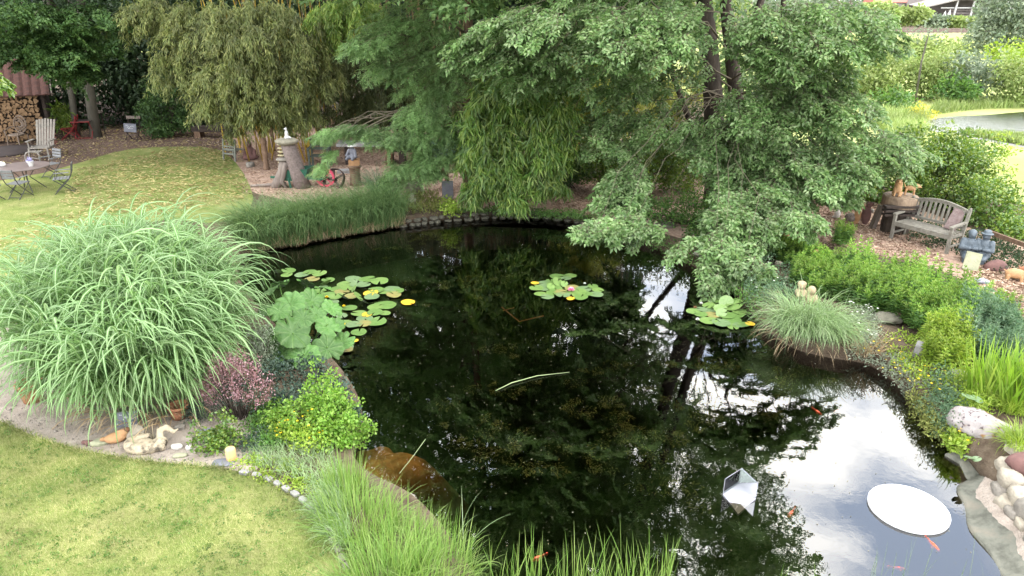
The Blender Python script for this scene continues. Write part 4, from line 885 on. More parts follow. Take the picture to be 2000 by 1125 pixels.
shrub('dense_shrub', 'dark leafy shrub under the large tree between its trunks and the path', 'shrub', [(1480, 430, 17.2, 60, 40, .8, 46), (1440, 480, 16, 50, 30, .6, 30), (1370, 420, 18, 60, 30, .7, 30)], M['l_bed'], .085, .045, 26, .2)
shrub('low_shrub', 'low leafy shrub filling the bank under the drooping branches', 'shrub', [(1345, 405, 18.4, 70, 34, .7, 70), (1270, 410, 18.0, 50, 22, .6, 40), (1390, 450, 16.8, 50, 24, .5, 34)], M['l_bed'], .075, .042, 28, .18)
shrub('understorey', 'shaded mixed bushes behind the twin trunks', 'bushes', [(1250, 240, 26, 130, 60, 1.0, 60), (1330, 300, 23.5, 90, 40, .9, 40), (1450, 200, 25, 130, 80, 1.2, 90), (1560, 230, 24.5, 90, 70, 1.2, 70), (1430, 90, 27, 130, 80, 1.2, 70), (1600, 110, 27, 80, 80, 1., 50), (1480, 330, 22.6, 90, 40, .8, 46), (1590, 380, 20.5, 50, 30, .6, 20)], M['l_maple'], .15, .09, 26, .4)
for i, (u0, lab) in enumerate(((-60, 'behind the wood shed'), (130, 'behind the leaning grey trunk'), (330, 'behind the olive bamboo on its left'), (530, 'behind the olive bamboo on its right'), (730, 'behind the dark bamboo thicket'), (930, 'behind the slim brown trunk'), (1130, 'behind the yellow green bamboo'))):
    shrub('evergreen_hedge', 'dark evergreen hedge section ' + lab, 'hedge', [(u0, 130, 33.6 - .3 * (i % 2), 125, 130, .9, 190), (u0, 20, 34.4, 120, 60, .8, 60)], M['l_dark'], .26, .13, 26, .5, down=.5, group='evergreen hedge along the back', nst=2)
shrub('field_tree', 'leafy tree far behind the twin trunks across the field', 'tree', [(1330, 15, 52, 130, 45, 2, 110)], M['l_far'], .3, .18, 26, .6, nst=2)
shrub('field_tree', 'bushy tree across the field behind the right side of the large crown', 'tree', [(1560, 20, 56, 120, 40, 2, 110)], M['l_willow'], .3, .18, 26, .6, nst=2)
# far side of the hedge: the sunlit field, its bushes and trees
far = [('bamboo_mound', 'left of the two feathery yellow green mounds by the far pole', 'bush', [(1745, 140, 44, 55, 45, 1.6, 90)], 'l_far'), ('bamboo_mound', 'right of the two feathery yellow green mounds by the far pole', 'bush', [(1830, 150, 43, 48, 46, 1.6, 80)], 'l_far'),
       ('grey_shrub', 'grey green rounded shrub between the mounds and the clipped hedge', 'shrub', [(1905, 145, 42, 55, 42, 1.5, 80)], 'l_willow'), ('clipped_hedge', 'clipped green hedge at the right edge by the far pond', 'hedge', [(1985, 150, 40, 40, 45, 1., 60), (2060, 150, 40, 50, 45, 1., 50)], 'l_far'),
       ('field_shrub', 'rounded mid green shrub left of the far mounds', 'bush', [(1690, 165, 46, 40, 40, 1.5, 50)], 'l_laurel'), ('field_shrub', 'rough green shrubs in the grass before the far mounds', 'bush', [(1745, 200, 38, 40, 18, 1.2, 40)], 'l_bed'), ('field_shrub', 'dark shrub between the right mound and the grey shrub', 'bush', [(1868, 172, 40.5, 26, 24, 1., 36)], 'l_bed'), ('willow_tree', 'large grey green willow filling the top right corner', 'tree', [(1965, 60, 60, 60, 55, 2.5, 120), (1990, 10, 60, 60, 45, 2.5, 80), (2040, 70, 60, 50, 60, 2, 60)], 'l_willow'),
       ('bramble_bush', 'pale bramble thicket just below the rails on the left', 'bush', [(1740, 98, 68, 60, 16, 2.5, 60)], 'l_far'), ('bramble_bush', 'green bramble thicket below the rails in the middle', 'bush', [(1840, 96, 66, 55, 14, 2.5, 60)], 'l_far'), ('bramble_bush', 'yellowish bramble thicket at the foot of the willow', 'bush', [(1990, 105, 55, 40, 18, 2, 36)], 'l_lime'),
       ('embankment_bush', 'dark bush in front of the open barn', 'bush', [(1825, 41, 103, 40, 4, 1.5, 50)], 'l_willow'), ('embankment_bush', 'pale green bush below the barn posts', 'bush', [(1890, 43, 102, 40, 3, 1.5, 50)], 'l_far'), ('embankment_bush', 'tall bushes left of the open barn', 'bush', [(1775, 30, 103, 36, 16, 2, 60), (1720, 25, 100, 40, 20, 2, 50)], 'l_far')]
for nm, lab, ct, RG, mm in far:
    Y = RG[0][2]; shrub(nm, lab, ct, RG, M[mm], .0052 * Y + .03, .0030 * Y, 26, .010 * Y + .15 if Y < 90 else .55, group={'bamboo_mound': 'feathery mounds on the far lawn', 'bramble_bush': 'brambles below the railway', 'embankment_bush': 'bushes below the barn'}.get(nm), nst=2)
P = np.stack([rng.uniform(-60, 260, 700), rng.uniform(150, 175, 700), rng.uniform(1, 9, 700)], 1)
foliage('far_wood', clump_leaves(P, (2.2, 2.2, 1.8), 22, 1.3, .8, .2), M['l_willow'], kind='stuff', label='hazy line of trees on the horizon beyond the barn')
def slim_tree():
    b = G(1787, 203); t = thing('young_tree', 'thin young tree beside a leaning pole on the far lawn', 'tree', tuple(b)); o = Vector(t.location)
    mb = MB(); T = [b, W(1800, 120, b.y), W(1810, 80, b.y + .3), W(1818, 55, b.y + .3)]; mb.tube([p - o for p in T], [.06, .05, .04, .015], 7); part('trunk', mb, M['bark_grey'], t, True)
    C = ell(1815, 60, b.y, 40, 22, 1., 14); foliage('crown', clump_leaves(C, (.3, .3, .2), 16, .16, .09), M['l_willow'], t)
slim_tree()
shrub('yellow_bush', 'small bush of yellow flowers by the far pond', 'bush', [(1800, 222, 35.5, 24, 16, .6, 24)], leafmat('l_yellow', [(.35, .36, .06), (.55, .52, .08), (.30, .36, .09)], .6, .3, .2), .12, .08, 24, .22)
shrub('sapling', 'leafy sapling standing behind the hedge against the pale field', 'sapling', [(1838, 280, 23, 20, 40, .4, 18), (1900, 300, 22.5, 30, 30, .5, 18), (1960, 310, 21, 22, 50, .4, 14)], M['l_lime'], .11, .05, 18, .16, up=.3)
def tall_grass(name, label, poly, n, h, m, w=.02, kind=None):
    B = patch_pts(poly, n); el = rng.uniform(1.1, 1.55, n); bl = blades(B, rng.uniform(0, 6.28, n), el, h * rng.uniform(.6, 1.2, n), np.full(n, w), rng.uniform(.1, .9, n), 3)
    t = thing(name, label, 'grass', tuple(B.mean(0))); foliage('blades', bl, m, t); return t
tall_grass('meadow_grass', 'tall pale meadow grass along the far pond bank', [(1810, 226), (1830, 205), (2000, 196), (2100, 195), (2100, 208), (1920, 214)], 3000, .55, M['l_far'], .04)
tall_grass('meadow_grass', 'low leafy growth between the far pond and the gravel path', [(1870, 262), (1990, 270), (2100, 280), (2100, 300), (1990, 284)], 2500, .35, M['l_far'], .06)
tall_grass('meadow_grass', 'rough grass behind the hedge at the left of the far pond', [(1700, 240), (1740, 215), (1800, 225), (1810, 262), (1780, 300)], 2500, .6, M['l_far'], .04)
# ================================================================ grasses and garden plants
def grass_thing(name, label, cat, base, parts):
    t = thing(name, label, cat, tuple(base))
    for nm, bl, m in parts: foliage(nm, bl, m, t, True)
    return t
def ring(c, rx, ry, n, z=GZ, p=.5):
    a = rng.uniform(0, 6.28, n); r = rng.uniform(0, 1, n) ** p
    return np.stack([c[0] + rx * r * np.cos(a), c[1] + ry * r * np.sin(a), np.full(n, z)], 1), a, r
def miscanthus():
    c = (-6.15, 10.6); n = 680
    B, a, r = ring(c, 1.12, 1.95, n); B[:, 0] -= (B[:, 1] - c[1]) * .47; hh = (2.0 - .75 * r ** 2) * rng.uniform(.75, 1.08, n)
    lean = np.stack([np.cos(a) * r, np.sin(a) * r], 1) * .42 + rng.normal(0, .12, (n, 2))
    T = B + np.concatenate([lean * hh[:, None], hh[:, None]], 1)
    k = 9; s = rng.uniform(.2, 1.0, (n, k)); P = (B[:, None] + (T - B)[:, None] * s[..., None]).reshape(-1, 3); m = len(P)
    az = np.repeat(a, k) + rng.normal(0, .85, m); rr = np.repeat(r, k)
    az = np.where(rng.uniform(size=m) > .25 + .6 * rr, rng.uniform(0, 6.28, m), az)
    el = rng.uniform(.75, 1.4, m); L = rng.uniform(.75, 1.4, m); dr = rng.uniform(1.7, 3.0, m)
    bl = blades(P, az, el, L, rng.uniform(.027, .048, m), dr, 8, 1.35, .35)
    q = 480; Bd, ad, rd = ring(c, 1.3, 2.0, q, GZ, .2); Bd[:, 0] -= (Bd[:, 1] - c[1]) * .47; dry = blades(Bd, ad + rng.normal(0, .5, q), rng.uniform(.4, 1.2, q), rng.uniform(.4, .9, q), np.full(q, .018), rng.uniform(.8, 1.8, q), 5)
    grass_thing('silver_grass', 'huge arching clump of pale striped silver grass beside the pond', 'grass clump', (c[0], c[1], GZ),
                [('blades', bl, M['l_misc']), ('stalks', rods(B, T, .006, .003), M['l_sedge']), ('dry_blades', dry, M['l_dry'])])
miscanthus()
def sedge_back():
    P = [G(u, v, .1) for u, v in ((498, 484), (530, 476), (570, 472), (610, 462), (650, 456), (690, 449), (730, 443), (762, 436))]
    for i, c in enumerate(P):
        n = 900; B, a, r = ring(c, .40, .30, n, .08); az = rng.uniform(0, 6.28, n); az = np.where(rng.uniform(size=n) < .45, rng.normal(-1.9, .7, n), az)
        bl = blades(B, az, rng.uniform(1.15, 1.55, n), rng.uniform(1.1, 1.75, n), rng.uniform(.008, .013, n), rng.uniform(1.0, 2.5, n), 7, 1.9)
        q = 90; Bd, ad, _ = ring(c, .45, .35, q, .05, .2); dry = blades(Bd, rng.normal(-1.57, 1, q), rng.uniform(.8, 1.5, q), rng.uniform(.3, .6, q), np.full(q, .009), rng.uniform(.3, 1.4, q), 4)
        grass_thing('sedge', ['leftmost dark green sedge clump by the back lawn', 'sedge clump next to the silver grass end of the far shore', 'sedge clump in front of the split log', 'sedge clump in front of the leaning stone column', 'sedge clump in front of the pink wheel', 'sedge clump in front of the iron wheel', 'sedge clump below the figure in the white hat', 'rightmost sedge clump at the start of the stone pond wall'][i], 'sedge', tuple(c), [('blades', bl, M['l_sedge']), ('dry_blades', dry, M['l_dry'])])['group'] = 'sedge clumps along the far shore'
sedge_back()
def tuft(label, u, v, n, rx, ry, L, w, m, el=(1.0, 1.5), dr=(.8, 2.2), z=GZ, name='sedge', cat='sedge', bias=None, dry=0, seg=6, pw=1.7):
    c = G(u, v, z); B, a, r = ring(c, rx, ry, n, z); az = a + rng.normal(0, .7, n)
    if bias is not None: az = np.where(rng.uniform(size=n) < .5, rng.normal(bias, .6, n), az)
    P = [('blades', blades(B, az, rng.uniform(*el, n), L * rng.uniform(.6, 1.15, n), w * rng.uniform(.7, 1.2, n), rng.uniform(*dr, n), seg, pw), m)]
    if dry:
        Bd, ad, _ = ring(c, rx * 1.05, ry * 1.05, dry, z - .05, .15); P.append(('dry_blades', blades(Bd, ad + rng.normal(0, .5, dry), rng.uniform(.3, 1.2, dry), L * rng.uniform(.4, .8, dry), np.full(dry, w), rng.uniform(1., 2.4, dry), 5), M['l_dry']))
    return grass_thing(name, label, cat, tuple(c), P)
tuft('big fountain of pale arching sedge hanging into the right side of the pond', 1565, 655, 1500, .40, .40, 1.12, .011, M['l_carex'], (1.0, 1.55), (1.5, 2.9), .10, dry=80, bias=-1.9, seg=8)
tuft('sedge clump behind the fountain sedge, nearest the bank', 1622, 668, 560, .24, .24, .95, .010, M['l_carex'], (1.0, 1.5), (1.4, 2.8), .12, dry=50, bias=-1.2, seg=8)
tuft('blue green grass tuft with straw stems behind the low sedge', 745, 385, 500, .3, .25, 1.25, .009, M['l_blue'], (1.1, 1.5), (1.2, 2.5), GZ, dry=50, seg=7)
tuft('lime green grass tuft at the right edge above the speckled boulder', 1975, 800, 500, .2, .2, .42, .008, M['l_lime'], (.7, 1.5), (.4, 1.9), .4)
tuft('lime green grass tuft hanging over the pale boulder wall', 1990, 870, 420, .16, .16, .36, .008, M['l_lime'], (.5, 1.5), (.8, 2.2), .5)
tuft('small fading grass tuft between the fountain sedge and the stone block', 1690, 690, 260, .2, .2, .5, .008, M['l_dry'], (.8, 1.5), (.4, 1.6), .15)
def rushes():
    specs = [(705, 1055, 620, .40, .32, .66, 'rush clump nearest the front lawn edging'), (780, 1100, 700, .42, .34, .52, 'dense rush clump spreading into the pond from the front bank'), (850, 1150, 700, .42, .36, .50, 'rush clump at the bottom of the photo beside the front lawn'), (760, 1190, 900, .5, .4, .7, 'rush clump cut off by the bottom edge'), (678, 985, 350, .2, .14, .5, 'slim rush clump just below the brown shallows')]
    for i, (u, v, n, rx, ry, L, lab) in enumerate(specs):
        t = tuft(lab, u, v, n, rx, ry, L, .008, M['l_rush'], (1.0, 1.57), (.3, 2.1), .06, 'rush', 'rushes'); t['group'] = 'rushes along the near shore'
        o = Vector(t.location); q = 150; B, a, r = ring(o, rx, ry, q, .05); up = blades(B, a, rng.uniform(1.35, 1.57, q), rng.uniform(.5, .85, q), np.full(q, .009), rng.uniform(0, .35, q), 4)
        foliage('upright_stems', up, M['l_rush'], t)
    for i, (u0, u1, v, n, h, lab) in enumerate(((950, 1060, 1140, 70, .62, 'sparse upright rushes at the bottom left of the water'), (1080, 1190, 1150, 90, .62, 'upright rush tips in the middle of the bottom edge'), (1190, 1310, 1150, 100, .66, 'upright rush tips with one dead stalk at the bottom edge'), (1480, 1640, 1170, 10, .62, 'a few thin rush stalks right of the bottom middle'), (1690, 1930, 1150, 26, .62, 'thin seed headed rush stalks before the white disc'))):
        B = patch_pts([(u0, v - 20), (u1, v - 20), (u1, v + 60), (u0, v + 60)], n, -.05)
        t = grass_thing('rush', lab, 'rushes', tuple(B.mean(0)), [('blades', blades(B, rng.uniform(0, 6.28, n), rng.uniform(1.3, 1.57, n), h * rng.uniform(.5, 1.25, n), np.full(n, .009 if i < 4 else .0035), rng.uniform(0, .45, n), 5), M['l_rush'])]); t['group'] = 'rushes along the near shore'
    c = G(890, 1060, .05); B = np.array([tuple(c)] * 5) + rng.normal(0, .12, (5, 3)) * np.array([1, 1, 0]); grass_thing('dead_stalk', 'bent bleached stalks leaning out of the rushes over dark water', 'dead stalks', tuple(c), [('blades', blades(B, rng.normal(.3, .5, 5), rng.uniform(.9, 1.4, 5), rng.uniform(.5, .8, 5), np.full(5, .008), rng.uniform(.4, 1.6, 5), 7), M['l_carex'])])
rushes()
def iris():
    for i, (u, v, n, lab) in enumerate(((1935, 775, 110, 'upright sword leaved iris clump left of the photo edge'), (1990, 790, 110, 'iris clump cut by the right edge above the boulder'), (2040, 800, 80, 'iris clump just beyond the right edge'))):
        c = G(u, v, .4); B, a, r = ring(c, .34, .34, n, .36); grass_thing('iris', lab, 'iris', tuple(c), [('blades', blades(B, a + rng.normal(0, .6, n), rng.uniform(1.2, 1.55, n), rng.uniform(.6, .95, n), rng.uniform(.025, .04, n), rng.uniform(.05, .5, n), 5, 2.2, .8), M['l_iris'])])['group'] = 'irises on the right bank'
iris()
def bed(label, poly, n, h, per=4, nw=9, L=.13, Wd=.034, m='l_bed', tip='l_bedtip', z=.35, group='leafy perennials in the right flower bed', name='perennial'):
    B = patch_pts(poly, n, z); t = thing(name, label, 'perennial', tuple(B.mean(0)), 0, group)
    a, b, c = stems(B, h * (.82 + .24 * np.sin(B[:, 0] * 4.1) * np.sin(B[:, 1] * 3.3 + 1)), nw, per, L, Wd, .12); foliage('leaves', a, M[m], t); foliage('shoot_tips', b, M[tip], t, kind='stuff'); foliage('stems', c, M['l_bed'], t)
bed('fresh green perennials at the left end of the flower bed', [(1545, 560), (1560, 500), (1640, 520), (1660, 580), (1600, 585)], 240, .42)
bed('tall perennials in the middle of the flower bed below the bench', [(1630, 590), (1650, 525), (1780, 560), (1800, 640), (1700, 610)], 330, .68)
bed('tall pale tipped perennials below the stone couple', [(1770, 640), (1760, 560), (1890, 590), (1900, 650), (1850, 680)], 330, .72)
bed('blue green perennials at the right end of the flower bed', [(1860, 690), (1880, 610), (1980, 640), (1990, 720), (1920, 720)], 300, .66, m='l_blue', tip='l_blue', L=.13)
bed('lime green perennials at the front of the flower bed beside the stone head', [(1795, 700), (1810, 655), (1880, 670), (1890, 720), (1840, 730)], 220, .6, tip='l_lime', m='l_lime')
bed('single tall perennial stem clump before the woodchip path', [(1625, 480), (1635, 465), (1660, 470), (1655, 490)], 30, .7)
bed('low fresh green leaves beside the terracotta sheep', [(1500, 500), (1520, 465), (1600, 490), (1650, 520), (1560, 530)], 260, .22, L=.09, Wd=.03)
bed('sparse perennials beside the terracotta pigs', [(1890, 620), (1930, 580), (1990, 610), (2010, 670), (1930, 650)], 60, .42, m='l_blue')
def cover(name, label, cat, polyz, m, n_cl, n_each, L, Wd, rad, poly=None, hv=.08, group=None, flowers=0, fm='flower_yellow', up=.3):
    B = patch_pts(poly, n_cl, polyz); B[:, 2] += rng.uniform(0, hv, n_cl); t = thing(name, label, cat, tuple(B.mean(0)), 0, group)
    foliage('foliage', clump_leaves(B, rad, n_each, L, Wd, .0, .7, up), M[m], t)
    if flowers:
        F = B[rng.integers(0, n_cl, flowers)] + rng.normal(0, .05, (flowers, 3)); F[:, 2] += rad[2] * .9; az = rng.uniform(0, 6.28, (flowers, 5)) ; P = np.repeat(F[:, None], 5, 1); D = np.stack([np.cos(az), np.sin(az), .3 + 0 * az], -1)
        foliage('flowers', leaves(P.reshape(-1, 3), D.reshape(-1, 3), np.tile(UPV, (flowers * 5, 1)), .022, .02, .1, 0), M[fm], t, kind='stuff')
    return t
cover('bank_plants', 'pale weedy growth with yellow flowers along the right water edge', 'ground cover', .15, 'l_grey', 110, 26, .06, .02, (.14, .14, .13), [(1660, 690), (1700, 650), (1760, 690), (1810, 760), (1790, 780), (1730, 725)], .12, flowers=60)
cover('bank_plants', 'greenish weeds around the grey stone block', 'ground cover', .25, 'l_lime', 120, 26, .06, .022, (.14, .14, .13), [(1720, 660), (1800, 660), (1850, 720), (1830, 790), (1770, 740)], .12, flowers=24)
cover('bank_plants', 'feathery grey green plant spilling over the bank above the water', 'ground cover', .22, 'l_blue', 100, 30, .055, .014, (.14, .14, .18), [(1800, 790), (1830, 740), (1880, 780), (1870, 850), (1835, 840)], .2)
cover('bank_plants', 'reddish brown weeds at the waterline below the feathery plant', 'ground cover', .1, 'l_weed', 60, 26, .05, .018, (.1, .1, .14), [(1770, 775), (1800, 790), (1850, 850), (1840, 865), (1800, 830)], .12)
cover('monkey_flower', 'bright green yellow flowered clump hanging in the water by the speckled boulder', 'flowers', .12, 'l_lime', 60, 24, .06, .045, (.11, .11, .1), [(1845, 850), (1870, 840), (1910, 880), (1895, 895), (1865, 885)], .12, flowers=26)
cover('bank_plants', 'bright light green plants in front of the iris', 'ground cover', .38, 'l_lime', 90, 28, .055, .02, (.13, .13, .15), [(1850, 740), (1890, 720), (1930, 790), (1920, 830), (1880, 810)], .12)
cover('white_flowers', 'creamy flat flower heads beside the fountain sedge', 'flowers', .35, 'l_grey', 60, 20, .05, .02, (.12, .12, .1), [(1640, 620), (1690, 620), (1720, 660), (1690, 690)], (.25), flowers=40, fm='flower_white')
cover('bank_plants', 'mossy plants on the far right bank under the drooping branches', 'ground cover', .18, 'l_bed', 140, 26, .06, .03, (.15, .15, .13), [(1240, 462), (1300, 470), (1420, 500), (1500, 560), (1480, 620), (1420, 570), (1330, 508)], .12)
cover('bank_plants', 'green plants by the white flowers at the stone edge', 'ground cover', .22, 'l_blue', 120, 26, .06, .024, (.13, .13, .16), [(1470, 610), (1450, 545), (1500, 520), (1560, 540), (1560, 600)], .25, flowers=14, fm='flower_white')
cover('bank_plants', 'small green weeds on the stone pond wall', 'ground cover', .26, 'l_bed', 150, 20, .05, .03, (.10, .08, .08), [(840, 415), (880, 408), (960, 408), (1150, 418), (1190, 436), (1000, 418)], .1)
cover('bank_plants', 'yellow green seedlings in front of the grey slab', 'ground cover', .28, 'l_lime', 22, 20, .08, .045, (.12, .10, .14), [(858, 405), (890, 405), (895, 418), (868, 422)], .3)
cover('bank_plants', 'dry grassy weeds around the two small pale figures', 'ground cover', .26, 'l_weed', 60, 26, .12, .015, (.16, .1, .16), [(775, 420), (780, 385), (860, 385), (860, 415)], .1, up=1.)
cover('ivy', 'dark ivy creeping under the bench and along the hedge foot', 'ivy', .27, 'l_dark', 200, 22, .055, .045, (.16, .16, .08), [(1780, 470), (1760, 430), (1890, 440), (2010, 500), (2010, 545), (1930, 525), (1880, 500)], .06)
# ---- near left bank
def near_shrub(name, label, cat, u, v, rx, ry, rz, n_cl, n_each, m, L, Wd, rad, up=.2, down=.0, group=None, six=True, z=GZ, extra=None):
    c = np.array(G(u, v, z)); C = c + np.abs(ball_pts(n_cl, .45)) * np.array([0, 0, 1.]) * rz
    q = ball_pts(n_cl, .45); q[:, 2] = np.abs(q[:, 2]); lump = 1 + .42 * np.sin(q[:, 0] * 4.3 + u) * np.sin(q[:, 1] * 3.7 + v) + rng.normal(0, .12, n_cl); C = c + q * lump[:, None] * np.array([rx, ry, rz])
    t = thing(name, label, cat, tuple(c), 0, group); foliage('foliage', clump_leaves(C, rad, n_each, L, Wd, down, .8, up, six), M[m], t)
    mb = MB()
    for p in C[:10]: mb.tube(limb_path((random.gauss(0, .05), random.gauss(0, .05), -.03), Vector(p - c), .05, 3, .1), [.012, .009, .006, .003], 5)
    part('stem', mb, M['bark'], t, True)
    if extra: extra(t, C)
    return t
def barberry():
    c = np.array(G(470, 815)); n = 95; a = rng.uniform(0, 6.28, n); r = rng.uniform(0, 1, n) ** .6
    T = c + np.stack([np.cos(a) * r * .52, np.sin(a) * r * .45, .47 + .50 * (1 - r ** 2) + rng.normal(0, .08, n)], 1); B = c + np.stack([np.cos(a) * r * .15, np.sin(a) * r * .12, 0 * r], 1)
    k = 46; s = rng.uniform(.5, 1.03, (n, k)); P = (B[:, None] + (T - B)[:, None] * s[..., None] + rng.normal(0, .028, (n, k, 3))).reshape(-1, 3); m = len(P)
    t = thing('barberry', 'pinkish purple barberry bush below the silver grass', 'shrub', tuple(c))
    sl = s.reshape(-1); hi = sl > .66
    D = rng.normal(0, .7, (m, 3)) + UPV * .4; N = UPV + rng.normal(0, .5, (m, 3))
    foliage('pink_leaves', leaves(P[hi], D[hi], N[hi], .032, .022), M['l_pink'], t); foliage('green_leaves', leaves(P[~hi], D[~hi], N[~hi], .03, .02), M['l_box'], t); foliage('stems', rods(B, T, .006, .002), M['bark'], t)
barberry()
near_shrub('mint', 'lime green leafy mound at the water edge', 'shrub', 630, 835, .58, .50, .66, 170, 26, 'l_mint', .044, .032, (.10, .10, .08))
near_shrub('lemon_balm', 'yellowish green lower part of the lime mound', 'shrub', 665, 862, .30, .26, .34, 60, 26, 'l_mint', .045, .034, (.09, .09, .07))
near_shrub('variegated_shrub', 'bright green and cream variegated low shrub beside the wooden post', 'shrub', 425, 870, .30, .26, .32, 60, 26, 'l_laurel', .045, .03, (.08, .08, .06))
near_shrub('rosemary', 'dark grey green low shrub between the silver grass and the barberry', 'shrub', 385, 815, .22, .22, .26, 46, 34, 'l_box', .03, .010, (.08, .08, .08), six=False)
near_shrub('box_shrub', 'upright grey green small leaved shrub between silver grass and big leaves', 'shrub', 512, 715, .22, .25, .95, 90, 34, 'l_grey', .035, .022, (.10, .10, .10), six=False)
near_shrub('creeper', 'greyish creeping plant at the foot of the barberry', 'ground cover', 500, 870, .30, .22, .14, 40, 24, 'l_box', .035, .02, (.09, .09, .05), six=False)
def weeds():
    cover('bank_plants', 'low green plants in the gap between the barberry and the lime mound', 'ground cover', .27, 'l_bed', 90, 24, .055, .032, (.10, .10, .08), [(470, 850), (500, 800), (545, 785), (585, 835), (550, 885), (490, 880)], .08)
    cover('bank_plants', 'dark low plants between the umbrella plant and the lime mound', 'ground cover', .27, 'l_box', 130, 26, .06, .035, (.12, .12, .10), [(505, 730), (540, 690), (640, 715), (690, 780), (700, 830), (600, 800), (540, 790)], .12)
    cover('yellow_flowers', 'yellow flowered weeds in front of the lime mound', 'flowers', .27, 'l_lime', 70, 22, .045, .03, (.09, .09, .10), [(530, 860), (560, 820), (640, 840), (650, 880), (590, 890)], .2, flowers=24)
    cover('bank_weeds', 'low green weeds along the lawn edging', 'weeds', GZ, 'l_lime', 80, 22, .04, .025, (.09, .09, .05), [(450, 915), (470, 890), (560, 900), (640, 960), (660, 1040), (600, 975)], .03)
    B = patch_pts([(480, 905), (520, 850), (640, 870), (680, 930), (680, 1000), (600, 950)], 1500); n = len(B)
    grass_thing('bank_grass', 'fine pale grass on the bank between lawn and pond', 'grass', tuple(B.mean(0)), [('blades', blades(B, rng.normal(2.6, 1.3, n), rng.uniform(.7, 1.5, n), rng.uniform(.1, .26, n), np.full(n, .006), rng.uniform(.4, 1.9, n), 5), M['l_carex'])])
    B = patch_pts([(610, 1000), (640, 960), (680, 980), (690, 1080), (650, 1060)], 900); n = len(B)
    grass_thing('bank_grass', 'straw coloured grass beside the lower lawn edging', 'grass', tuple(B.mean(0)), [('blades', blades(B, rng.normal(3.4, 1.0, n), rng.uniform(.5, 1.4, n), rng.uniform(.15, .4, n), np.full(n, .006), rng.uniform(.4, 1.9, n), 5), M['l_carex'])])
weeds()
# ---- big round leaves by the pond
def umbrella_plant():
    c = G(585, 665, .1); t = thing('umbrella_plant', 'umbrella plant with big round lobed leaves overhanging the pond', 'plant', tuple(c))
    def leaf_mesh(seed):
        rnd = random.Random(seed); n = 54; rings = 6; V = [(0, 0, -.07)]; ph = rnd.uniform(0, 6)
        for i in range(1, rings + 1):
            q = i / rings
            for k in range(n):
                a = 2 * PI * k / n; lob = abs(math.sin(4.5 * a + ph)); r = q * (1 - .30 * (1 - lob) ** 2 * q ** 2 * .42 + .05 * math.sin(27 * a) + .04 * math.sin(5 * a + 2 * seed) * q ** 3 + .06 * math.sin(2 * a + ph))
                if abs(a - PI) < .16: r *= .55 + .45 * abs(a - PI) / .16
                z = -.07 + .20 * q ** 1.2 - .17 * q ** 3 + .07 * q * (lob - .6) + .05 * q * q * math.sin(3 * a + seed) + .02 * math.sin(18 * a) * q * q
                V.append((.5 * r * math.cos(a), .5 * r * math.sin(a), z * .95))
        F = [(0, 1 + k, 1 + (k + 1) % n) for k in range(n)]
        for i in range(rings - 1):
            for k in range(n): F.append((1 + i * n + k, 1 + (i + 1) * n + k, 1 + (i + 1) * n + (k + 1) % n, 1 + i * n + (k + 1) % n))
        me = bpy.data.meshes.new('leaf'); me.from_pydata(V, [], F); me.polygons.foreach_set('use_smooth', [True] * len(F)); me.materials.append(M['darmera']); return me
    LM = [leaf_mesh(i) for i in range(5)]
    px = [(512, 534, .6, .40), (545, 552, .75, .46), (600, 555, .75, .50), (527, 572, .75, .46), (566, 590, .95, .60), (612, 586, .80, .54), (546, 615, .85, .44), (592, 622, .85, .46), (572, 648, .75, .66), (640, 631, .65, .48), (541, 690, .45, .54), (594, 690, .45, .58), (640, 676, .42, .56), (668, 664, .30, .50), (530, 650, .6, .40), (618, 612, .75, .38), (650, 606, .6, .42), (560, 715, .3, .4), (520, 610, .7, .36), (655, 640, .5, .4), (628, 560, .55, .4)]
    for i, (u, v, z, d) in enumerate(px):
        p = G(u, v, z); o = link('leaf', LM[i % 5], None, t); o.location = p - c + Vector((0, 0, random.uniform(-.07, .07))); o.scale = (d * .92,) * 3
        dd = Vector((p.x - c.x, p.y - c.y, 0)); tilt = random.uniform(.35, .85); q = Vector((dd.x * .9 + .15, dd.y * .7 - .45, 0)); ax = Vector((-q.y, q.x, 0)).normalized()
        o.rotation_mode = 'QUATERNION'; from mathutils import Quaternion
        o.rotation_quaternion = Quaternion(ax, tilt) @ Quaternion(Vector((0, 1, 0)), random.uniform(-.25, .25)) @ Quaternion(Vector((0, 0, 1)), random.uniform(0, 6.28))
        mb = MB(); b = Vector((dd.x * .35, dd.y * .35, -.05)); mb.tube(limb_path(b, p - c - Vector((0, 0, .04 * d)), .05, 4, .05), .012, 6); part('petiole', mb, M['l_bed'], t, True)
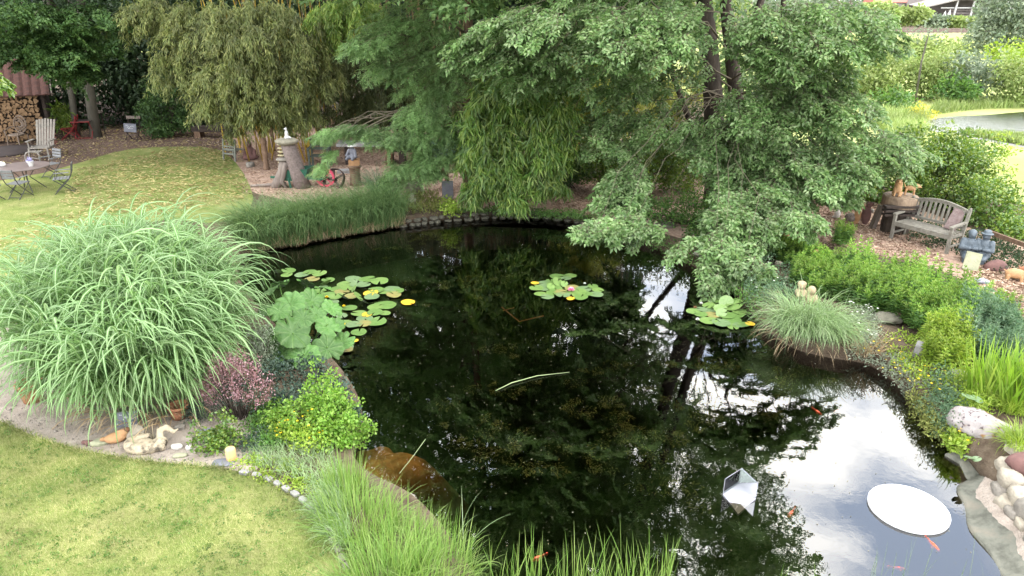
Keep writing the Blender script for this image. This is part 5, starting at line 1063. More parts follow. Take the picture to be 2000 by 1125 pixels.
def darmera_mat():
    """leaf green that differs a little from leaf to leaf, with paler veins running out from the stalk"""
    m = mat('darmera', (.045, .12, .022), (.085, .175, .045), 7, .45, .3, 22, spec=.25, c3=(.072, .15, .038)); nt = m.node_tree; n = nt.nodes; l = nt.links; b = n['Principled BSDF']; src = b.inputs['Base Color'].links[0].from_socket
    oi = n.new('ShaderNodeObjectInfo'); mr = n.new('ShaderNodeMapRange'); mr.inputs[3].default_value = .65; mr.inputs[4].default_value = 1.35; l.new(oi.outputs['Random'], mr.inputs[0])
    hs = n.new('ShaderNodeHueSaturation'); l.new(src, hs.inputs['Color']); l.new(mr.outputs[0], hs.inputs['Value'])
    tc = n.new('ShaderNodeTexCoord'); sp = n.new('ShaderNodeSeparateXYZ'); l.new(tc.outputs['Object'], sp.inputs[0])
    at = n.new('ShaderNodeMath'); at.operation = 'ARCTAN2'; l.new(sp.outputs[1], at.inputs[0]); l.new(sp.outputs[0], at.inputs[1])
    mu = n.new('ShaderNodeMath'); mu.operation = 'MULTIPLY'; mu.inputs[1].default_value = 9; l.new(at.outputs[0], mu.inputs[0]); si = n.new('ShaderNodeMath'); si.operation = 'SINE'; l.new(mu.outputs[0], si.inputs[0])
    v = n.new('ShaderNodeMapRange'); v.inputs[1].default_value = .86; v.inputs[2].default_value = 1.0; v.inputs[4].default_value = .2; l.new(si.outputs[0], v.inputs[0])
    mx = n.new('ShaderNodeMix'); mx.data_type = 'RGBA'; l.new(v.outputs[0], mx.inputs[0]); l.new(hs.outputs[0], mx.inputs[6]); mx.inputs[7].default_value = (.24, .32, .13, 1); l.new(mx.outputs[2], b.inputs['Base Color'])
    return m
M['darmera'] = darmera_mat()
umbrella_plant()
# ---- water lilies
def pad_mesh(seed, lob=0.):
    rnd = random.Random(seed); n = 30; V = [(0, 0, 0)]
    w = rnd.uniform(.14, .22); curl = rnd.choice([.0, .0, .02, .05])
    for q in (.55, 1.0):
        for k in range(n + 1):
            a = w + (2 * PI - 2 * w) * k / n; r = .5 * q * (1 + .03 * math.sin(3 * a + seed) + .015 * math.sin(11 * a)) * (1.15 if abs(a - PI) < 4 else 1)
            V.append((r * math.cos(a) * 1.05, r * math.sin(a) * .95, .010 * math.sin(4 * a + seed) * q + curl * max(0, math.cos(a - 2 * seed)) ** 3 * q ** 3))
    m = n + 1; F = [(0, 1 + k, 2 + k) for k in range(n)] + [(1 + k, 1 + m + k, 2 + m + k, 2 + k) for k in range(n)]
    me = bpy.data.meshes.new('lily_pad'); me.from_pydata(V, [], F); me.polygons.foreach_set('use_smooth', [True] * len(F)); return me
PADS = [pad_mesh(i) for i in range(7)]
def padmat(name, c1, c2): return mat(name, c1, c2, 5, .3, .1, 12, spec=.6, coord='Generated')
M['pad1'] = padmat('pad1', (.085, .165, .04), (.13, .21, .06)); M['pad2'] = padmat('pad2', (.11, .195, .05), (.16, .24, .07)); M['pad3'] = padmat('pad3', (.10, .17, .075), (.15, .21, .10)); M['pad_yellow'] = padmat('pad_yellow', (.62, .38, .02), (.5, .36, .05)); M['pad_brown'] = padmat('pad_brown', (.16, .21, .07), (.26, .18, .07))
def lily(label, c_px, pads, flowers, name='water_lily'):
    c = G(*c_px, 0); t = thing(name, label, 'water lily', tuple(c))
    for i, (u, v, w, kind) in enumerate(pads):
        p = G(u, v, .012); d = w / ppm(p); me = PADS[i % 7].copy(); me.materials.append(M[{0: ['pad1', 'pad2', 'pad3'][i % 3], 1: 'pad_yellow', 2: 'pad_brown', 3: 'pad2'}[kind]])
        o = link('lily_pad', me, None, t, label={1: 'yellowed lily pad', 2: 'brown edged lily pad'}.get(kind)); o.location = p - c + Vector((0, 0, .003 + .0045 * (i % 5)))
        o.scale = (d, d, d); o.rotation_euler = (random.uniform(-.03, .03), random.uniform(-.03, .03), random.uniform(0, 6.28))
        if kind == 3: o.rotation_euler = (random.uniform(.3, .9), random.uniform(-.6, .6), random.uniform(0, 6.28)); o.location.z += d * .28
    for (u, v, r, mm, lab, hgt) in flowers:
        p = G(u, v, hgt); P = []; D = []
        for rg, (el, k) in enumerate(((.25, 10), (.65, 9), (1.05, 7))):
            for j in range(k):
                a = 2 * PI * (j + .5 * rg) / k; D.append((math.cos(a) * math.cos(el), math.sin(a) * math.cos(el), math.sin(el))); P.append(tuple(p - c))
        P = np.array(P); D = np.array(D); V, F = leaves6(P, D, np.tile(UPV, (len(P), 1)), r, r * .42, .2, .15)
        link('flower', npmesh('flower', V, F), M[mm], t, label=lab)
    return t
Z2 = lambda x, y: (1020 + x / 11.11, 520 + y / 11.11)
pads_c = [(*Z2(765, 220), 26, 0), (*Z2(1035, 210), 22, 0), (*Z2(950, 270), 18, 0), (*Z2(275, 375), 14, 1), (*Z2(310, 485), 25, 0), (*Z2(470, 370), 24, 0), (*Z2(620, 330), 20, 0), (*Z2(680, 410), 26, 0), (*Z2(440, 480), 26, 0), (*Z2(700, 490), 28, 0), (*Z2(395, 600), 21, 0), (*Z2(545, 665), 22, 0), (*Z2(650, 590), 22, 0), (*Z2(830, 560), 22, 2), (*Z2(890, 640), 26, 0),
          (*Z2(1080, 470), 26, 2), (*Z2(1060, 600), 24, 0), (*Z2(1050, 705), 15, 1), (*Z2(1270, 680), 25, 0), (*Z2(1240, 560), 26, 0), (*Z2(1340, 490), 26, 0), (*Z2(1530, 440), 19, 0), (*Z2(1640, 520), 20, 0), (*Z2(1600, 620), 25, 0), (*Z2(1410, 610), 18, 0), (*Z2(910, 420), 13, 3), (*Z2(770, 400), 20, 3), (*Z2(620, 480), 14, 3)]
lily('lily patch in the pond centre with one open pink flower', (1110, 565), pads_c, [(1115.5, 567, .085, 'flower_pink', 'open pink lily flower', .05), (1088, 549, .03, 'flower_white', 'pale bud', .05), (1142, 554, .035, 'flower_white', 'closed pale bud', .06)])
Z3 = lambda x, y: (1330 + x / 11.25, 560 + y / 11.25)
pads_r = [(*Z3(820, 295), 24, 0), (*Z3(270, 545), 24, 0), (*Z3(450, 500), 20, 0), (*Z3(440, 620), 22, 0), (*Z3(620, 430), 24, 0), (*Z3(620, 540), 24, 0), (*Z3(700, 620), 26, 2), (*Z3(600, 750), 30, 0), (*Z3(880, 800), 32, 0), (*Z3(1000, 640), 28, 0), (*Z3(1150, 480), 30, 3), (*Z3(980, 420), 26, 3), (*Z3(1060, 460), 16, 3), (*Z3(860, 560), 22, 3), (*Z3(700, 480), 16, 3), (*Z3(1120, 720), 32, 0), (*Z3(1140, 880), 22, 0), (*Z3(1270, 850), 22, 0), (*Z3(1380, 840), 20, 0), (*Z3(1520, 830), 16, 1), (*Z3(650, 335), 11, 2), (*Z3(1220, 620), 26, 0), (*Z3(1300, 560), 26, 0), (*Z3(880, 640), 18, 3)]
lily('lily patch with raised pads under the fountain sedge', (1410, 612), pads_r, [(Z3(445, 370)[0], Z3(445, 370)[1], .04, 'flower_white', 'pale closed bud', .05), (Z3(365, 725)[0], Z3(365, 725)[1], .045, 'flower_white', 'pale pinkish bud low on the water', .03), (Z3(310, 460)[0], Z3(310, 460)[1], .04, 'terra_pale', 'faded orange flower', .03)])
Z4 = lambda x, y: (480 + x / 5.114, 500 + y / 5.114)
pl = [(430, 145, 24, 0), (410, 190, 20, 0), (560, 190, 24, 0), (640, 165, 24, 0), (735, 180, 26, 0), (660, 230, 26, 2), (825, 240, 23, 0), (800, 300, 20, 3), (770, 315, 16, 0), (740, 355, 22, 0), (990, 280, 27, 0), (1075, 232, 29, 0), (1220, 235, 29, 0), (1340, 255, 31, 0), (1110, 285, 26, 0), (920, 330, 27, 0), (1020, 320, 26, 0), (1180, 290, 22, 0), (820, 390, 25, 0), (900, 410, 26, 0), (850, 460, 26, 0), (960, 360, 26, 2), (1060, 400, 26, 2), (1250, 375, 26, 1), (1300, 345, 26, 0), (1390, 350, 27, 0), (1460, 330, 27, 0), (1510, 350, 26, 0), (1480, 390, 26, 2), (1260, 410, 27, 0), (1390, 490, 38, 0), (1290, 510, 26, 0), (1620, 465, 24, 1), (980, 440, 20, 3), (1130, 440, 22, 3), (1180, 480, 20, 3), (1040, 520, 25, 0), (1130, 575, 26, 0), (1210, 590, 18, 1), (1290, 570, 28, 0), (1390, 570, 20, 0), (1190, 625, 30, 0), (1310, 660, 34, 0), (1180, 680, 26, 2), (1080, 690, 26, 0), (1130, 760, 28, 0), (1000, 670, 24, 0), (960, 600, 20, 0), (1090, 850, 13, 1), (1000, 940, 24, 2), (1030, 910, 18, 0), (330, 175, 14, 3), (1080, 350, 14, 3)]
lily('spread of yellow pond lily pads beside the umbrella plant', (690, 590), [(*Z4(x, y), w, k) for x, y, w, k in pl], [(Z4(810, 412)[0], Z4(810, 412)[1], .04, 'flower_yellow', 'small yellow lily flower', .07), (Z4(980, 503)[0], Z4(980, 503)[1], .04, 'flower_yellow', 'small yellow lily flower', .07), (Z4(978, 682)[0], Z4(978, 682)[1], .04, 'flower_yellow', 'small yellow lily flower', .07)], 'pond_lily')
# ================================================================ garden objects
def xyz(p, z=None): return (p.x, p.y, p.z if z is None else z)
# ---- wood shed and its log stack
def wood_shed():
    c = G(106, 272); a = G(0, 280); rz = math.atan2(c.y - a.y, c.x - a.x)
    t = thing('wood_shed', 'firewood shed with a mossy dark red tiled roof at the left edge', 'shed', tuple(c), rz)
    Wd, Dp = 4.2, 2.2
    for x in (-.08, -2.2, -4.2):
        mb = MB(); mb.box((x, 0, .95), (.12, .12, 1.9)); part('post', mb, M['wood_dark'], t)
    mb = MB(); mb.box((-2.1, -.02, 1.86), (4.5, .10, .13)); part('beam', mb, M['wood_dark'], t)
    mb = MB(); mb.box((-2.1, Dp, .95), (4.2, .05, 1.9)); part('back_wall', mb, M['wood_dark'], t)
    for k in range(9):
        mb = MB(); mb.box((.02, .12 + k * .245, 1.0 + k * .05), (.03, .225, 2.0 + k * .1)); part('plank', mb, M['wood_dark'], t)
    th = math.atan2(1.15, 1.9); tm = MB(); tm.add([(-.15, -.2, 0), (-.05, -.2, .035), (.06, -.2, .045), (.15, -.2, .01), (-.15, .2, -.015), (-.05, .2, .02), (.06, .2, .03), (.15, .2, -.005), (-.15, -.2, -.025), (.15, -.2, -.02)], [(0, 1, 5, 4), (1, 2, 6, 5), (2, 3, 7, 6), (0, 8, 9, 3), (0, 3, 2, 1)])
    tme = tm.mesh('tile'); tme.materials.append(M['tile'])
    mb = MB(); mb.add([(-4.6, -.35, 1.86), (.32, -.35, 1.86), (.32, 2.3, 3.46), (-4.6, 2.3, 3.46), (-4.6, -.35, 1.82), (.32, -.35, 1.82), (.32, 2.3, 3.42), (-4.6, 2.3, 3.42)], [(0, 1, 2, 3), (7, 6, 5, 4), (0, 4, 5, 1), (1, 5, 6, 2)]); part('roof_deck', mb, M['wood_dark'], t)
    for r in range(8):
        for k in range(16):
            o = link('tile', tme, None, t); s = r * .335; o.location = (-4.42 + k * .30, -.26 + s * math.cos(th), 1.96 + s * math.sin(th)); o.rotation_euler = (th + .04 + random.uniform(-.02, .02), random.uniform(-.02, .02), random.uniform(-.015, .015))
    mb = MB(); mb.beam((.3, -.36, 1.84), (.3, 2.3, 3.45), .05, .16); part('verge_board', mb, M['wood_grey'], t)
    st = thing('firewood_stack', 'tall stack of split firewood filling the front of the shed', 'firewood', tuple(c), rz)
    LM = []
    for i in range(8):
        n = random.choice([5, 6, 7, 8, 3]); mb = MB(); P = []
        for k in range(n):
            a2 = 2 * PI * k / n; r = random.uniform(.7, 1.05); P.append((r * math.cos(a2), r * math.sin(a2)))
        mb.add([(x * .5, -.18, z * .5) for x, z in P] + [(x * .5, .25, z * .5) for x, z in P], [tuple(range(n))] + [(k, k + n, (k + 1) % n + n, (k + 1) % n) for k in range(n)])
        me = mb.mesh('log'); me.materials.append(M['log_end']); me.materials.append(M['bark_brown'])
        for q in me.polygons[1:]: q.material_index = 1
        LM.append(me)
    row = 0; z = .12; cnt = 0
    while z < 1.78 and cnt < 292:
        x = -.22 - random.uniform(0, .08)
        while x > -2.45 and cnt < 292:
            d = random.uniform(.09, .20); o = link('log', LM[random.randrange(8)], None, st); o.location = (x - d / 2, -.02 + random.uniform(-.07, .07), z + random.uniform(-.045, .045)); o.rotation_euler = (0, random.uniform(0, 6.28), 0); o.scale = (d * 1.2, random.uniform(.7, 1.2), d * random.uniform(.95, 1.25)); x -= d * .97; cnt += 1
        z += .118; row += 1
    p = G(106, 262)
    t2 = thing('brick_pier', 'small weathered brick pier at the foot of the log stack', 'pier', tuple(G(99, 283)), rz); bm_ = MB(); bm_.box((0, 0, 0), (.24, .115, .07)); me = bm_.mesh('brick'); me.materials.append(M['brick'])
    for k in range(9):
        for j in range(2):
            o = link('brick', me, None, t2); o.location = (-.13 + .25 * j + (.02 if k % 2 else -.02), 0, .04 + k * .078); o.rotation_euler = (0, 0, random.uniform(-.05, .05))
    mb = MB(); mb.lathe([(.05, 0), (.26, .02), (.30, .06), (.27, .09), (.1, .11)], 16, wob=.05); solo('stone_bowl', mb, M['stone_dark'], 'shallow dark stone bowl on the brick pier', 'bowl', tuple(G(99, 283) + Vector((-.1, 0, .72))), smooth=True)
wood_shed()

# ---- chairs and tables on the left
def deck_chair():
    c = G(86, 306); t = thing('deck_chair', 'pale weathered wooden deck chair with a pulled out footrest', 'chair', tuple(c), R(8)); m = M['pale_wood']
    for k in range(7):
        mb = MB(); x = -.27 + k * .09; mb.beam((x, .30, .38), (x * 1.12, .78, 1.24 + .05 * (1 - abs(k - 3) / 3)), .072, .02, (0, -1, .5)); part('slat', mb, m, t)
    for k in range(5):
        mb = MB(); mb.box((0, -.28 + k * .13, .37), (.60, .10, .025)); part('slat', mb, m, t)
    for s in (-1, 1):
        mb = MB(); mb.beam((s * .33, -.36, 0), (s * .31, -.30, .38), .05, .05); part('leg', mb, m, t)
        mb = MB(); mb.beam((s * .33, .55, 0), (s * .31, -.05, .40), .05, .05); part('leg', mb, m, t)
        mb = MB(); mb.beam((s * .30, -.34, .355), (s * .30, .36, .355), .045, .06); part('rail', mb, m, t)
        mb = MB(); mb.box((s * .37, .05, .60), (.11, .56, .03)); part('armrest', mb, m, t)
        mb = MB(); mb.beam((s * .35, -.2, .36), (s * .36, -.18, .59), .04, .04); part('arm_post', mb, m, t)
    f = []; o = (0, -.72)
    for s in (-1, 1):
        mb = MB(); mb.tube([(s * .24, -.86, 0), (s * .24, -.84, .22), (s * .2, -.80, .30)], .022, 6); part('footrest_leg', mb, m, t)
    mb = MB(); mb.tube([(-.24, -.84, .22), (-.16, -.82, .32), (0, -.81, .35), (.16, -.82, .32), (.24, -.84, .22)], .02, 6); mb.tube([(-.24, -.85, .08), (0, -.85, .13), (.24, -.85, .08)], .015, 6); part('footrest_hoop', mb, m, t)
    for k in range(3):
        mb = MB(); mb.box((0, -.74 + k * .13, .31), (.46, .09, .02)); part('slat', mb, m, t)
deck_chair()
def wicker_chair():
    c = G(38, 284); t = thing('wicker_chair', 'grey wicker armchair with a round woven back before the logs', 'chair', tuple(c), R(-12)); m = M['wicker']
    mb = MB(); mb.lathe([(.01, .40), (.27, .40), (.29, .43), (.27, .46), (.01, .47)], 18); part('seat', mb, m, t)
    mb = MB(); n = 20; mb.tube([(.29 * math.cos(2 * PI * k / n), .27 + .05 * math.sin(2 * PI * k / n), .80 + .33 * math.sin(2 * PI * k / n)) for k in range(n + 1)], .022, 6); part('back_hoop', mb, m, t)
    mb = MB()
    for k in range(9):
        a = PI * k / 9; mb.tube([(.28 * math.cos(a), .27 + .05 * math.sin(a), .80 + .32 * math.sin(a)), (-.28 * math.cos(a + .5), .27 - .05 * math.sin(a + .5), .80 - .32 * math.sin(a + .5))], .010, 4)
    for r in (.12, .2): mb.tube([(r * math.cos(2 * PI * k / 14), .265, .80 + r * 1.1 * math.sin(2 * PI * k / 14)) for k in range(15)], .010, 4)
    part('weave', mb, m, t)
    for s in (-1, 1):
        for y in (-.22, .24):
            mb = MB(); mb.tube([(s * .25, y, .42), (s * .28, y * 1.15, 0)], .022, 6); part('leg', mb, m, t)
        mb = MB(); mb.tube([(s * .28, .25, .72), (s * .36, .08, .68), (s * .34, -.2, .60), (s * .27, -.24, .42)], .022, 6); part('armrest', mb, m, t)
wicker_chair()
mb = MB(); mb.lathe([(1.1, 0), (1.14, .03), (1.12, .07), (.3, .11), (.01, .12)], 28); solo('fire_pit_cover', mb, M['mat_dark'], 'dark brown round cover lying on the ground before the shed', 'cover', tuple(G(12, 297)), smooth=True)
def folding_chair(label, loc, rz, arms=True, proto=[None]):
    if proto[0]: return dup(proto[0], loc, rz, label)
    t = thing('folding_chair', label, 'chair', loc, rz, 'folding slatted chairs round the table'); proto[0] = t
    for k in range(5):
        mb = MB(); mb.box((0, -.2 + k * .092, .45), (.42, .074, .018)); part('seat_slat', mb, M['grey_slat'], t)
    for k in range(3):
        mb = MB(); mb.box((0, .285 + k * .018, .66 + k * .095), (.42, .016, .072), (-.18, 0, 0)); part('back_slat', mb, M['grey_slat'], t)
    for s in (-1, 1):
        mb = MB(); mb.tube([(s * .205, -.26, 0), (s * .205, .20, .44), (s * .205, .28, .62), (s * .205, .335, .90)], .013, 5); part('leg', mb, M['iron'], t)
        mb = MB(); mb.tube([(s * .18, .30, 0), (s * .18, -.22, .44)], .013, 5); part('leg', mb, M['iron'], t)
        mb = MB(); mb.box((s * .25, .03, .65), (.045, .40, .02)); part('armrest', mb, M['grey_slat'], t)
        mb = MB(); mb.tube([(s * .24, -.14, .65), (s * .215, -.16, .45)], .010, 5); part('arm_post', mb, M['iron'], t)
    mb = MB(); mb.tube([(-.18, .24, .06), (.18, .24, .06)], .010, 5); mb.tube([(-.2, -.2, .06), (.2, -.2, .06)], .010, 5); part('stretcher', mb, M['iron'], t)
    return t
folding_chair('slatted folding chair at the right of the round table, seen from its side', tuple(G(128, 376)), R(-65))
folding_chair('slatted folding chair with its back to the camera before the round table', tuple(G(42, 386)), R(172))
folding_chair('slatted folding chair half cut by the left photo edge', tuple(G(-14, 392)), R(150))
folding_chair('metal folding chair on the far side of the table below the deck chair', tuple(G(104, 346)), R(-25))
def round_table():
    c = G(56, 372); t = thing('round_table', 'round brownish garden table with thin iron legs', 'table', tuple(c))
    mb = MB(); mb.lathe([(.01, .73), (.70, .73), (.725, .745), (.72, .76), (.01, .765)], 36); part('table_top', mb, M['table_top'], t)
    for k in range(4):
        a = PI / 4 + k * PI / 2; mb = MB(); mb.tube([(.5 * math.cos(a), .5 * math.sin(a), 0), (.12 * math.cos(a), .12 * math.sin(a), .42), (.36 * math.cos(a), .36 * math.sin(a), .73)], .014, 6); part('leg', mb, M['iron'], t)
    p = thing('flower_pot', 'white pot of blue flowers on the round table', 'flower pot', (c.x + .30, c.y - .05, GZ + .765))
    mb = MB(); mb.lathe([(.055, 0), (.085, .13), (.095, .13), (.095, .17), (.08, .16)], 18); part('pot', mb, M['white_paint'], p)
    C = np.array([[0, 0, .2]]) + ball_pts(16) * np.array([.09, .09, .07]); V, F = clump_leaves(C, (.035, .035, .03), 14, .04, .032); link('flowers', npmesh('flowers', V, F), M['blue_glaze'], p)
    mb = MB(); mb.ball((0, 0, .05), (.16, .11, .09), 12, 8); mb.ball((-.12, .03, .10), (.10, .09, .10), 10, 7); solo('white_cloth', mb, M['white_paint'], 'white rounded bundle on the table at the left photo edge', 'cloth', (c.x - .62, c.y - .05, GZ + .765), smooth=True)
round_table()
def red_set():
    c = G(150, 272); t = thing('red_chair', 'red folding metal chair seen from the side under the trees', 'chair', tuple(c + Vector((-.25, 0, 0))), R(-75))
    for s in (-1, 1):
        mb = MB(); mb.tube([(s * .2, .40, .98), (s * .2, .28, .55), (s * .2, .1, .32), (s * .2, -.15, .16), (s * .2, -.28, 0)], .02, 6); part('leg', mb, M['red_paint'], t)
        mb = MB(); mb.tube([(s * .18, -.25, .46), (s * .18, 0, .32), (s * .18, .22, .18), (s * .18, .34, 0)], .02, 6); part('leg', mb, M['red_paint'], t)
    for k in range(4):
        mb = MB(); mb.box((0, -.2 + k * .11, .46), (.40, .09, .02)); part('seat_slat', mb, M['red_paint'], t)
    for k in range(3):
        mb = MB(); mb.box((0, .30 + k * .045, .62 + k * .13), (.40, .02, .07), (-.3, 0, 0)); part('back_slat', mb, M['red_paint'], t)
    c2 = G(168, 270); t = thing('red_table', 'red edged folding table under the trees', 'table', tuple(c2), R(10))
    for k in range(6):
        mb = MB(); mb.box((0, -.3 + k * .12, .72), (.75, .105, .025)); part('slat', mb, M['red_paint'] if k < 1 else M['wood_dark'], t)
    for s in (-1, 1):
        mb = MB(); mb.tube([(s * .33, -.3, .70), (s * .3, .28, 0)], .018, 6); part('leg', mb, M['red_paint'], t)
        mb = MB(); mb.tube([(s * .30, .3, .70), (s * .33, -.28, 0)], .018, 6); part('leg', mb, M['red_paint'], t)
    mb = MB(); mb.tube([(-.33, -.26, .05), (.33, -.26, .05)], .014, 6); part('stretcher', mb, M['red_paint'], t)
    c3 = G(192, 266); t = thing('wooden_chair', 'dark wooden chair behind the red table with a pale top rail', 'chair', tuple(c3), R(8))
    for s in (-1, 1):
        mb = MB(); mb.box((s * .22, .2, .52), (.04, .04, 1.04)); part('leg', mb, M['wood_dark'], t)
        mb = MB(); mb.box((s * .22, -.2, .22), (.04, .04, .44)); part('leg', mb, M['wood_dark'], t)
    mb = MB(); mb.box((0, 0, .45), (.5, .46, .03)); part('seat', mb, M['wood_dark'], t)
    mb = MB(); mb.box((0, .17, 1.0), (.62, .03, .10)); part('top_rail', mb, M['wood_grey'], t)
    c4 = G(262, 274); t = thing('sign_chair', 'brown folding chair carrying a small blue grey chalk sign', 'chair', tuple(c4), R(-4))
    for s in (-1, 1):
        mb = MB(); mb.tube([(s * .24, -.22, 0), (s * .24, .18, .48), (s * .24, .26, .92)], .018, 6); part('leg', mb, M['wood_dark'], t)
        mb = MB(); mb.tube([(s * .21, .24, 0), (s * .21, -.2, .47)], .018, 6); part('leg', mb, M['wood_dark'], t)
    mb = MB(); mb.box((0, .25, .90), (.60, .03, .12)); part('top_rail', mb, M['wood_grey'], t)
    mb = MB(); mb.box((0, 0, .47), (.46, .44, .025)); part('seat', mb, M['wood_dark'], t)
    mb = MB(); mb.tube([(-.24, -.16, .25), (.24, -.16, .25)], .012, 5); part('stretcher', mb, M['wood_grey'], t)
    sg = thing('chalk_sign', 'small blue grey sign with two lines of white handwriting on the brown chair', 'sign', tuple(c4 + Vector((.04, -.24, .37))), R(-4)); sg.rotation_euler = (-.12, .03, R(-4))
    mb = MB(); mb.box((0, 0, .18), (.52, .03, .34)); part('board', mb, M['slate'], sg); mb = MB()
    rnd = random.Random(3)
    for (z, segs) in ((.235, ((-.16, -.03), (.02, .20))), (.165, ((-.13, .17),))):
        for (x0, x1) in segs:
            n = int((x1 - x0) / .014); P = [(x0 + i * .014, -.018, z + rnd.choice([-.018, .02, .008, -.008, .026])) for i in range(n)]; mb.tube(P, .0055, 4)
    part('writing', mb, M['marks'], sg)
red_set()
def log_bench():
    c = G(418, 268); t = thing('log_bench', 'rustic dark log bench with a pole back in the shade of the bamboo', 'bench', tuple(c), R(-4))
    mb = MB(); mb.beam((-.85, 0, .36), (1.2, 0, .36), .42, .22); part('seat', mb, M['wood_dark'], t)
    for x in (-.62, .85):
        mb = MB(); mb.box((x, -.02, .13), (.26, .4, .26)); part('support', mb, M['bark_brown'], t)
    mb = MB(); mb.tube([(-.92, .3, -.05), (-.93, .3, .6), (-.9, .3, 1.25)], [.08, .075, .07], 8); part('back_post', mb, M['wood_dark'], t)
    mb = MB(); mb.tube([(1.2, .3, -.05), (1.2, .3, 1.22)], [.08, .07], 8); part('back_post', mb, M['wood_dark'], t)
    mb = MB(); mb.tube([(-1.0, .3, 1.12), (.1, .3, 1.18), (1.3, .3, 1.16)], .07, 8); part('back_rail', mb, M['wood_dark'], t)
    solo('stone', rock_mesh((.2, .15, .12), 3, 3, .15), M['stone_dark'], 'rounded grey stone sitting behind the rustic log bench', 'stone', (c.x + .12, c.y + .35, GZ + .56))
log_bench()
# ---- things before the bamboo
def grey_chair():
    c = G(458, 312); t = thing('low_chair', 'low grey green wooden chair with a ladder back beside the bamboo', 'chair', tuple(c), R(-20)); m = M['grey_green_wood']
    for s in (-1, 1):
        mb = MB(); mb.beam((s * .26, -.26, 0), (s * .26, -.14, .78), .045, .05); part('leg', mb, m, t)
        mb = MB(); mb.beam((s * .26, .3, 0), (s * .26, .28, .36), .045, .05); part('leg', mb, m, t)
    for z in (.26, .42, .52):
        mb = MB(); mb.box((0, -.26 + z * .15, z), (.50, .025, .055)); part('slat', mb, m, t)
    for k in range(4):
        mb = MB(); mb.box((0, -.12 + k * .12, .36), (.5, .09, .02)); part('seat_slat', mb, m, t)
    c = G(490, 312); me = figure([((0, 0, .10), (.30, .20, .11)), ((0, .03, .30), (.17, .13, .20)), ((0, .02, .56), (.10, .11, .13)), ((-.16, 0, .34), (-.19, -.1, .15), .06, .05), ((.16, 0, .34), (.19, -.1, .15), .06, .05), ((0, .02, .68), (.05, .05, .05))], .02, 3)
    solo('buddha_statue', me, M['stone_red'], 'reddish seated statue half hidden behind a yellow bamboo cane', 'statue', tuple(c), R(10))
    mb = MB(); mb.lathe([(.14, 0), (.15, .05), (.14, .16), (.1, .17)], 12, wob=.06); solo('stone', mb, M['stone'], 'small pale stone block at the foot of the leaning yellow cane', 'stone', tuple(G(489, 326)), smooth=True)
    c = G(521, 331); mb = MB(); P = [(.125, 0), (.12, .06), (.09, .1), (.09, .5), (.11, .55), (.085, .6), (.085, .85), (.11, .9), (.12, .97), (.08, 1.02), (.10, 1.07), (.03, 1.1)]; mb.lathe(P, 14, wob=.02); solo('carved_post', mb, M['bark_brown'], 'thin carved reddish brown post in front of the bamboo canes', 'post', tuple(c), smooth=True)
grey_chair()
def stone_column():
    b = G(592, 366); tp = Vector((b.x - .36, b.y + .05, GZ + 1.42)); t = thing('stone_column', 'leaning round stone column carrying a rough flat stone cap', 'column', tuple(b))
    d = tp - b; mb = MB(); mb.tube([d * s for s in (-.03, .3, .7, 1)], [.255, .245, .225, .21], 18); part('shaft', mb, M['stone_col'], t, True)
    mb = MB(); mb.lathe([(.2, -.10), (.30, -.06), (.36, .0), (.355, .045), (.30, .07), (.05, .085)], 22, tuple(d), .06); part('cap', mb, M['stone_cap'], t, True)
    me = figure([((0, 0, .05), (.085, .07, .06)), ((.0, 0, .16), (.055, .05, .11)), ((-.005, -.01, .30), (.035, .04, .045)), ((-.02, -.03, .31), (-.04, -.06, .305), .015, .01), ((.04, .02, .06), (.10, .03, .04), .04, .03), ((.0, -.05, .10), (.0, -.06, .02), .025, .02)], .008, 2)
    solo('white_statuette', me, M['white_paint'], 'small white seated figure on top of the leaning stone column', 'statuette', (tp.x + .02, tp.y, tp.z + .08), R(-20))
    c = G(556, 352); t = thing('stacked_ornament', 'ornament of stacked pale discs left of the stone column', 'ornament', tuple(c + Vector((0, .15, 0))))
    mb = MB(); mb.tube([(0, 0, .3), (0, 0, 1.28)], .02, 6); part('rod', mb, M['rust'], t)
    for k in range(7):
        mb = MB(); r = .20 - .008 * k; mb.lathe([(r * .5, -.012), (r, -.015), (r * 1.02, .005), (r * .4, .03)], 14, (0, 0, .45 + k * .115)); part('disc', mb, M['ring_stone'], t, True)
    mb = MB(); mb.lathe([(.05, 0), (.04, .06), (.01, .16)], 10, (0, 0, 1.24)); part('finial', mb, M['ring_stone'], t, True)
    c = G(553, 366); t = thing('split_log', 'weathered split grey log standing before the stacked discs', 'log', tuple(c))
    mb = MB(); mb.tube([(-.28, 0, -.02), (-.12, 0, .2), (.05, 0, .52), (.09, .02, .84)], [.13, .16, .15, .12], 9); part('trunk_piece', mb, M['wood_grey'], t, True)
    mb = MB(); mb.tube([(.16, -.1, -.02), (.02, -.12, .2), (.13, -.1, .55), (.2, -.08, .80)], [.05, .07, .09, .07], 8); part('branch_stub', mb, M['wood_grey'], t, True)
    mb = MB(); mb.tube([(-1.0, -.02, .06), (-.5, 0, .08), (.1, 0, .12)], [.03, .05, .06], 7); part('root', mb, M['wood_grey'], t, True)
    mb = MB(); mb.lathe([(.2, 0), (.21, .03), (.19, .05)], 12, wob=.08); solo('flat_stone', mb, M['stone'], 'pale flat stone laid on the split log', 'stone', (c.x + .10, c.y + .02, GZ + .86), smooth=True)
M['stone_col'] = mat('stone_col', (.24, .19, .17), (.13, .105, .095), 16, .9, .8, 50); M['stone_cap'] = mat('stone_cap', (.26, .235, .18), (.15, .14, .10), 8, .9, .7, 30); M['ring_stone'] = mat('ring_stone', (.42, .36, .22), (.28, .25, .15), 9, .85, .3, 30)
stone_column()
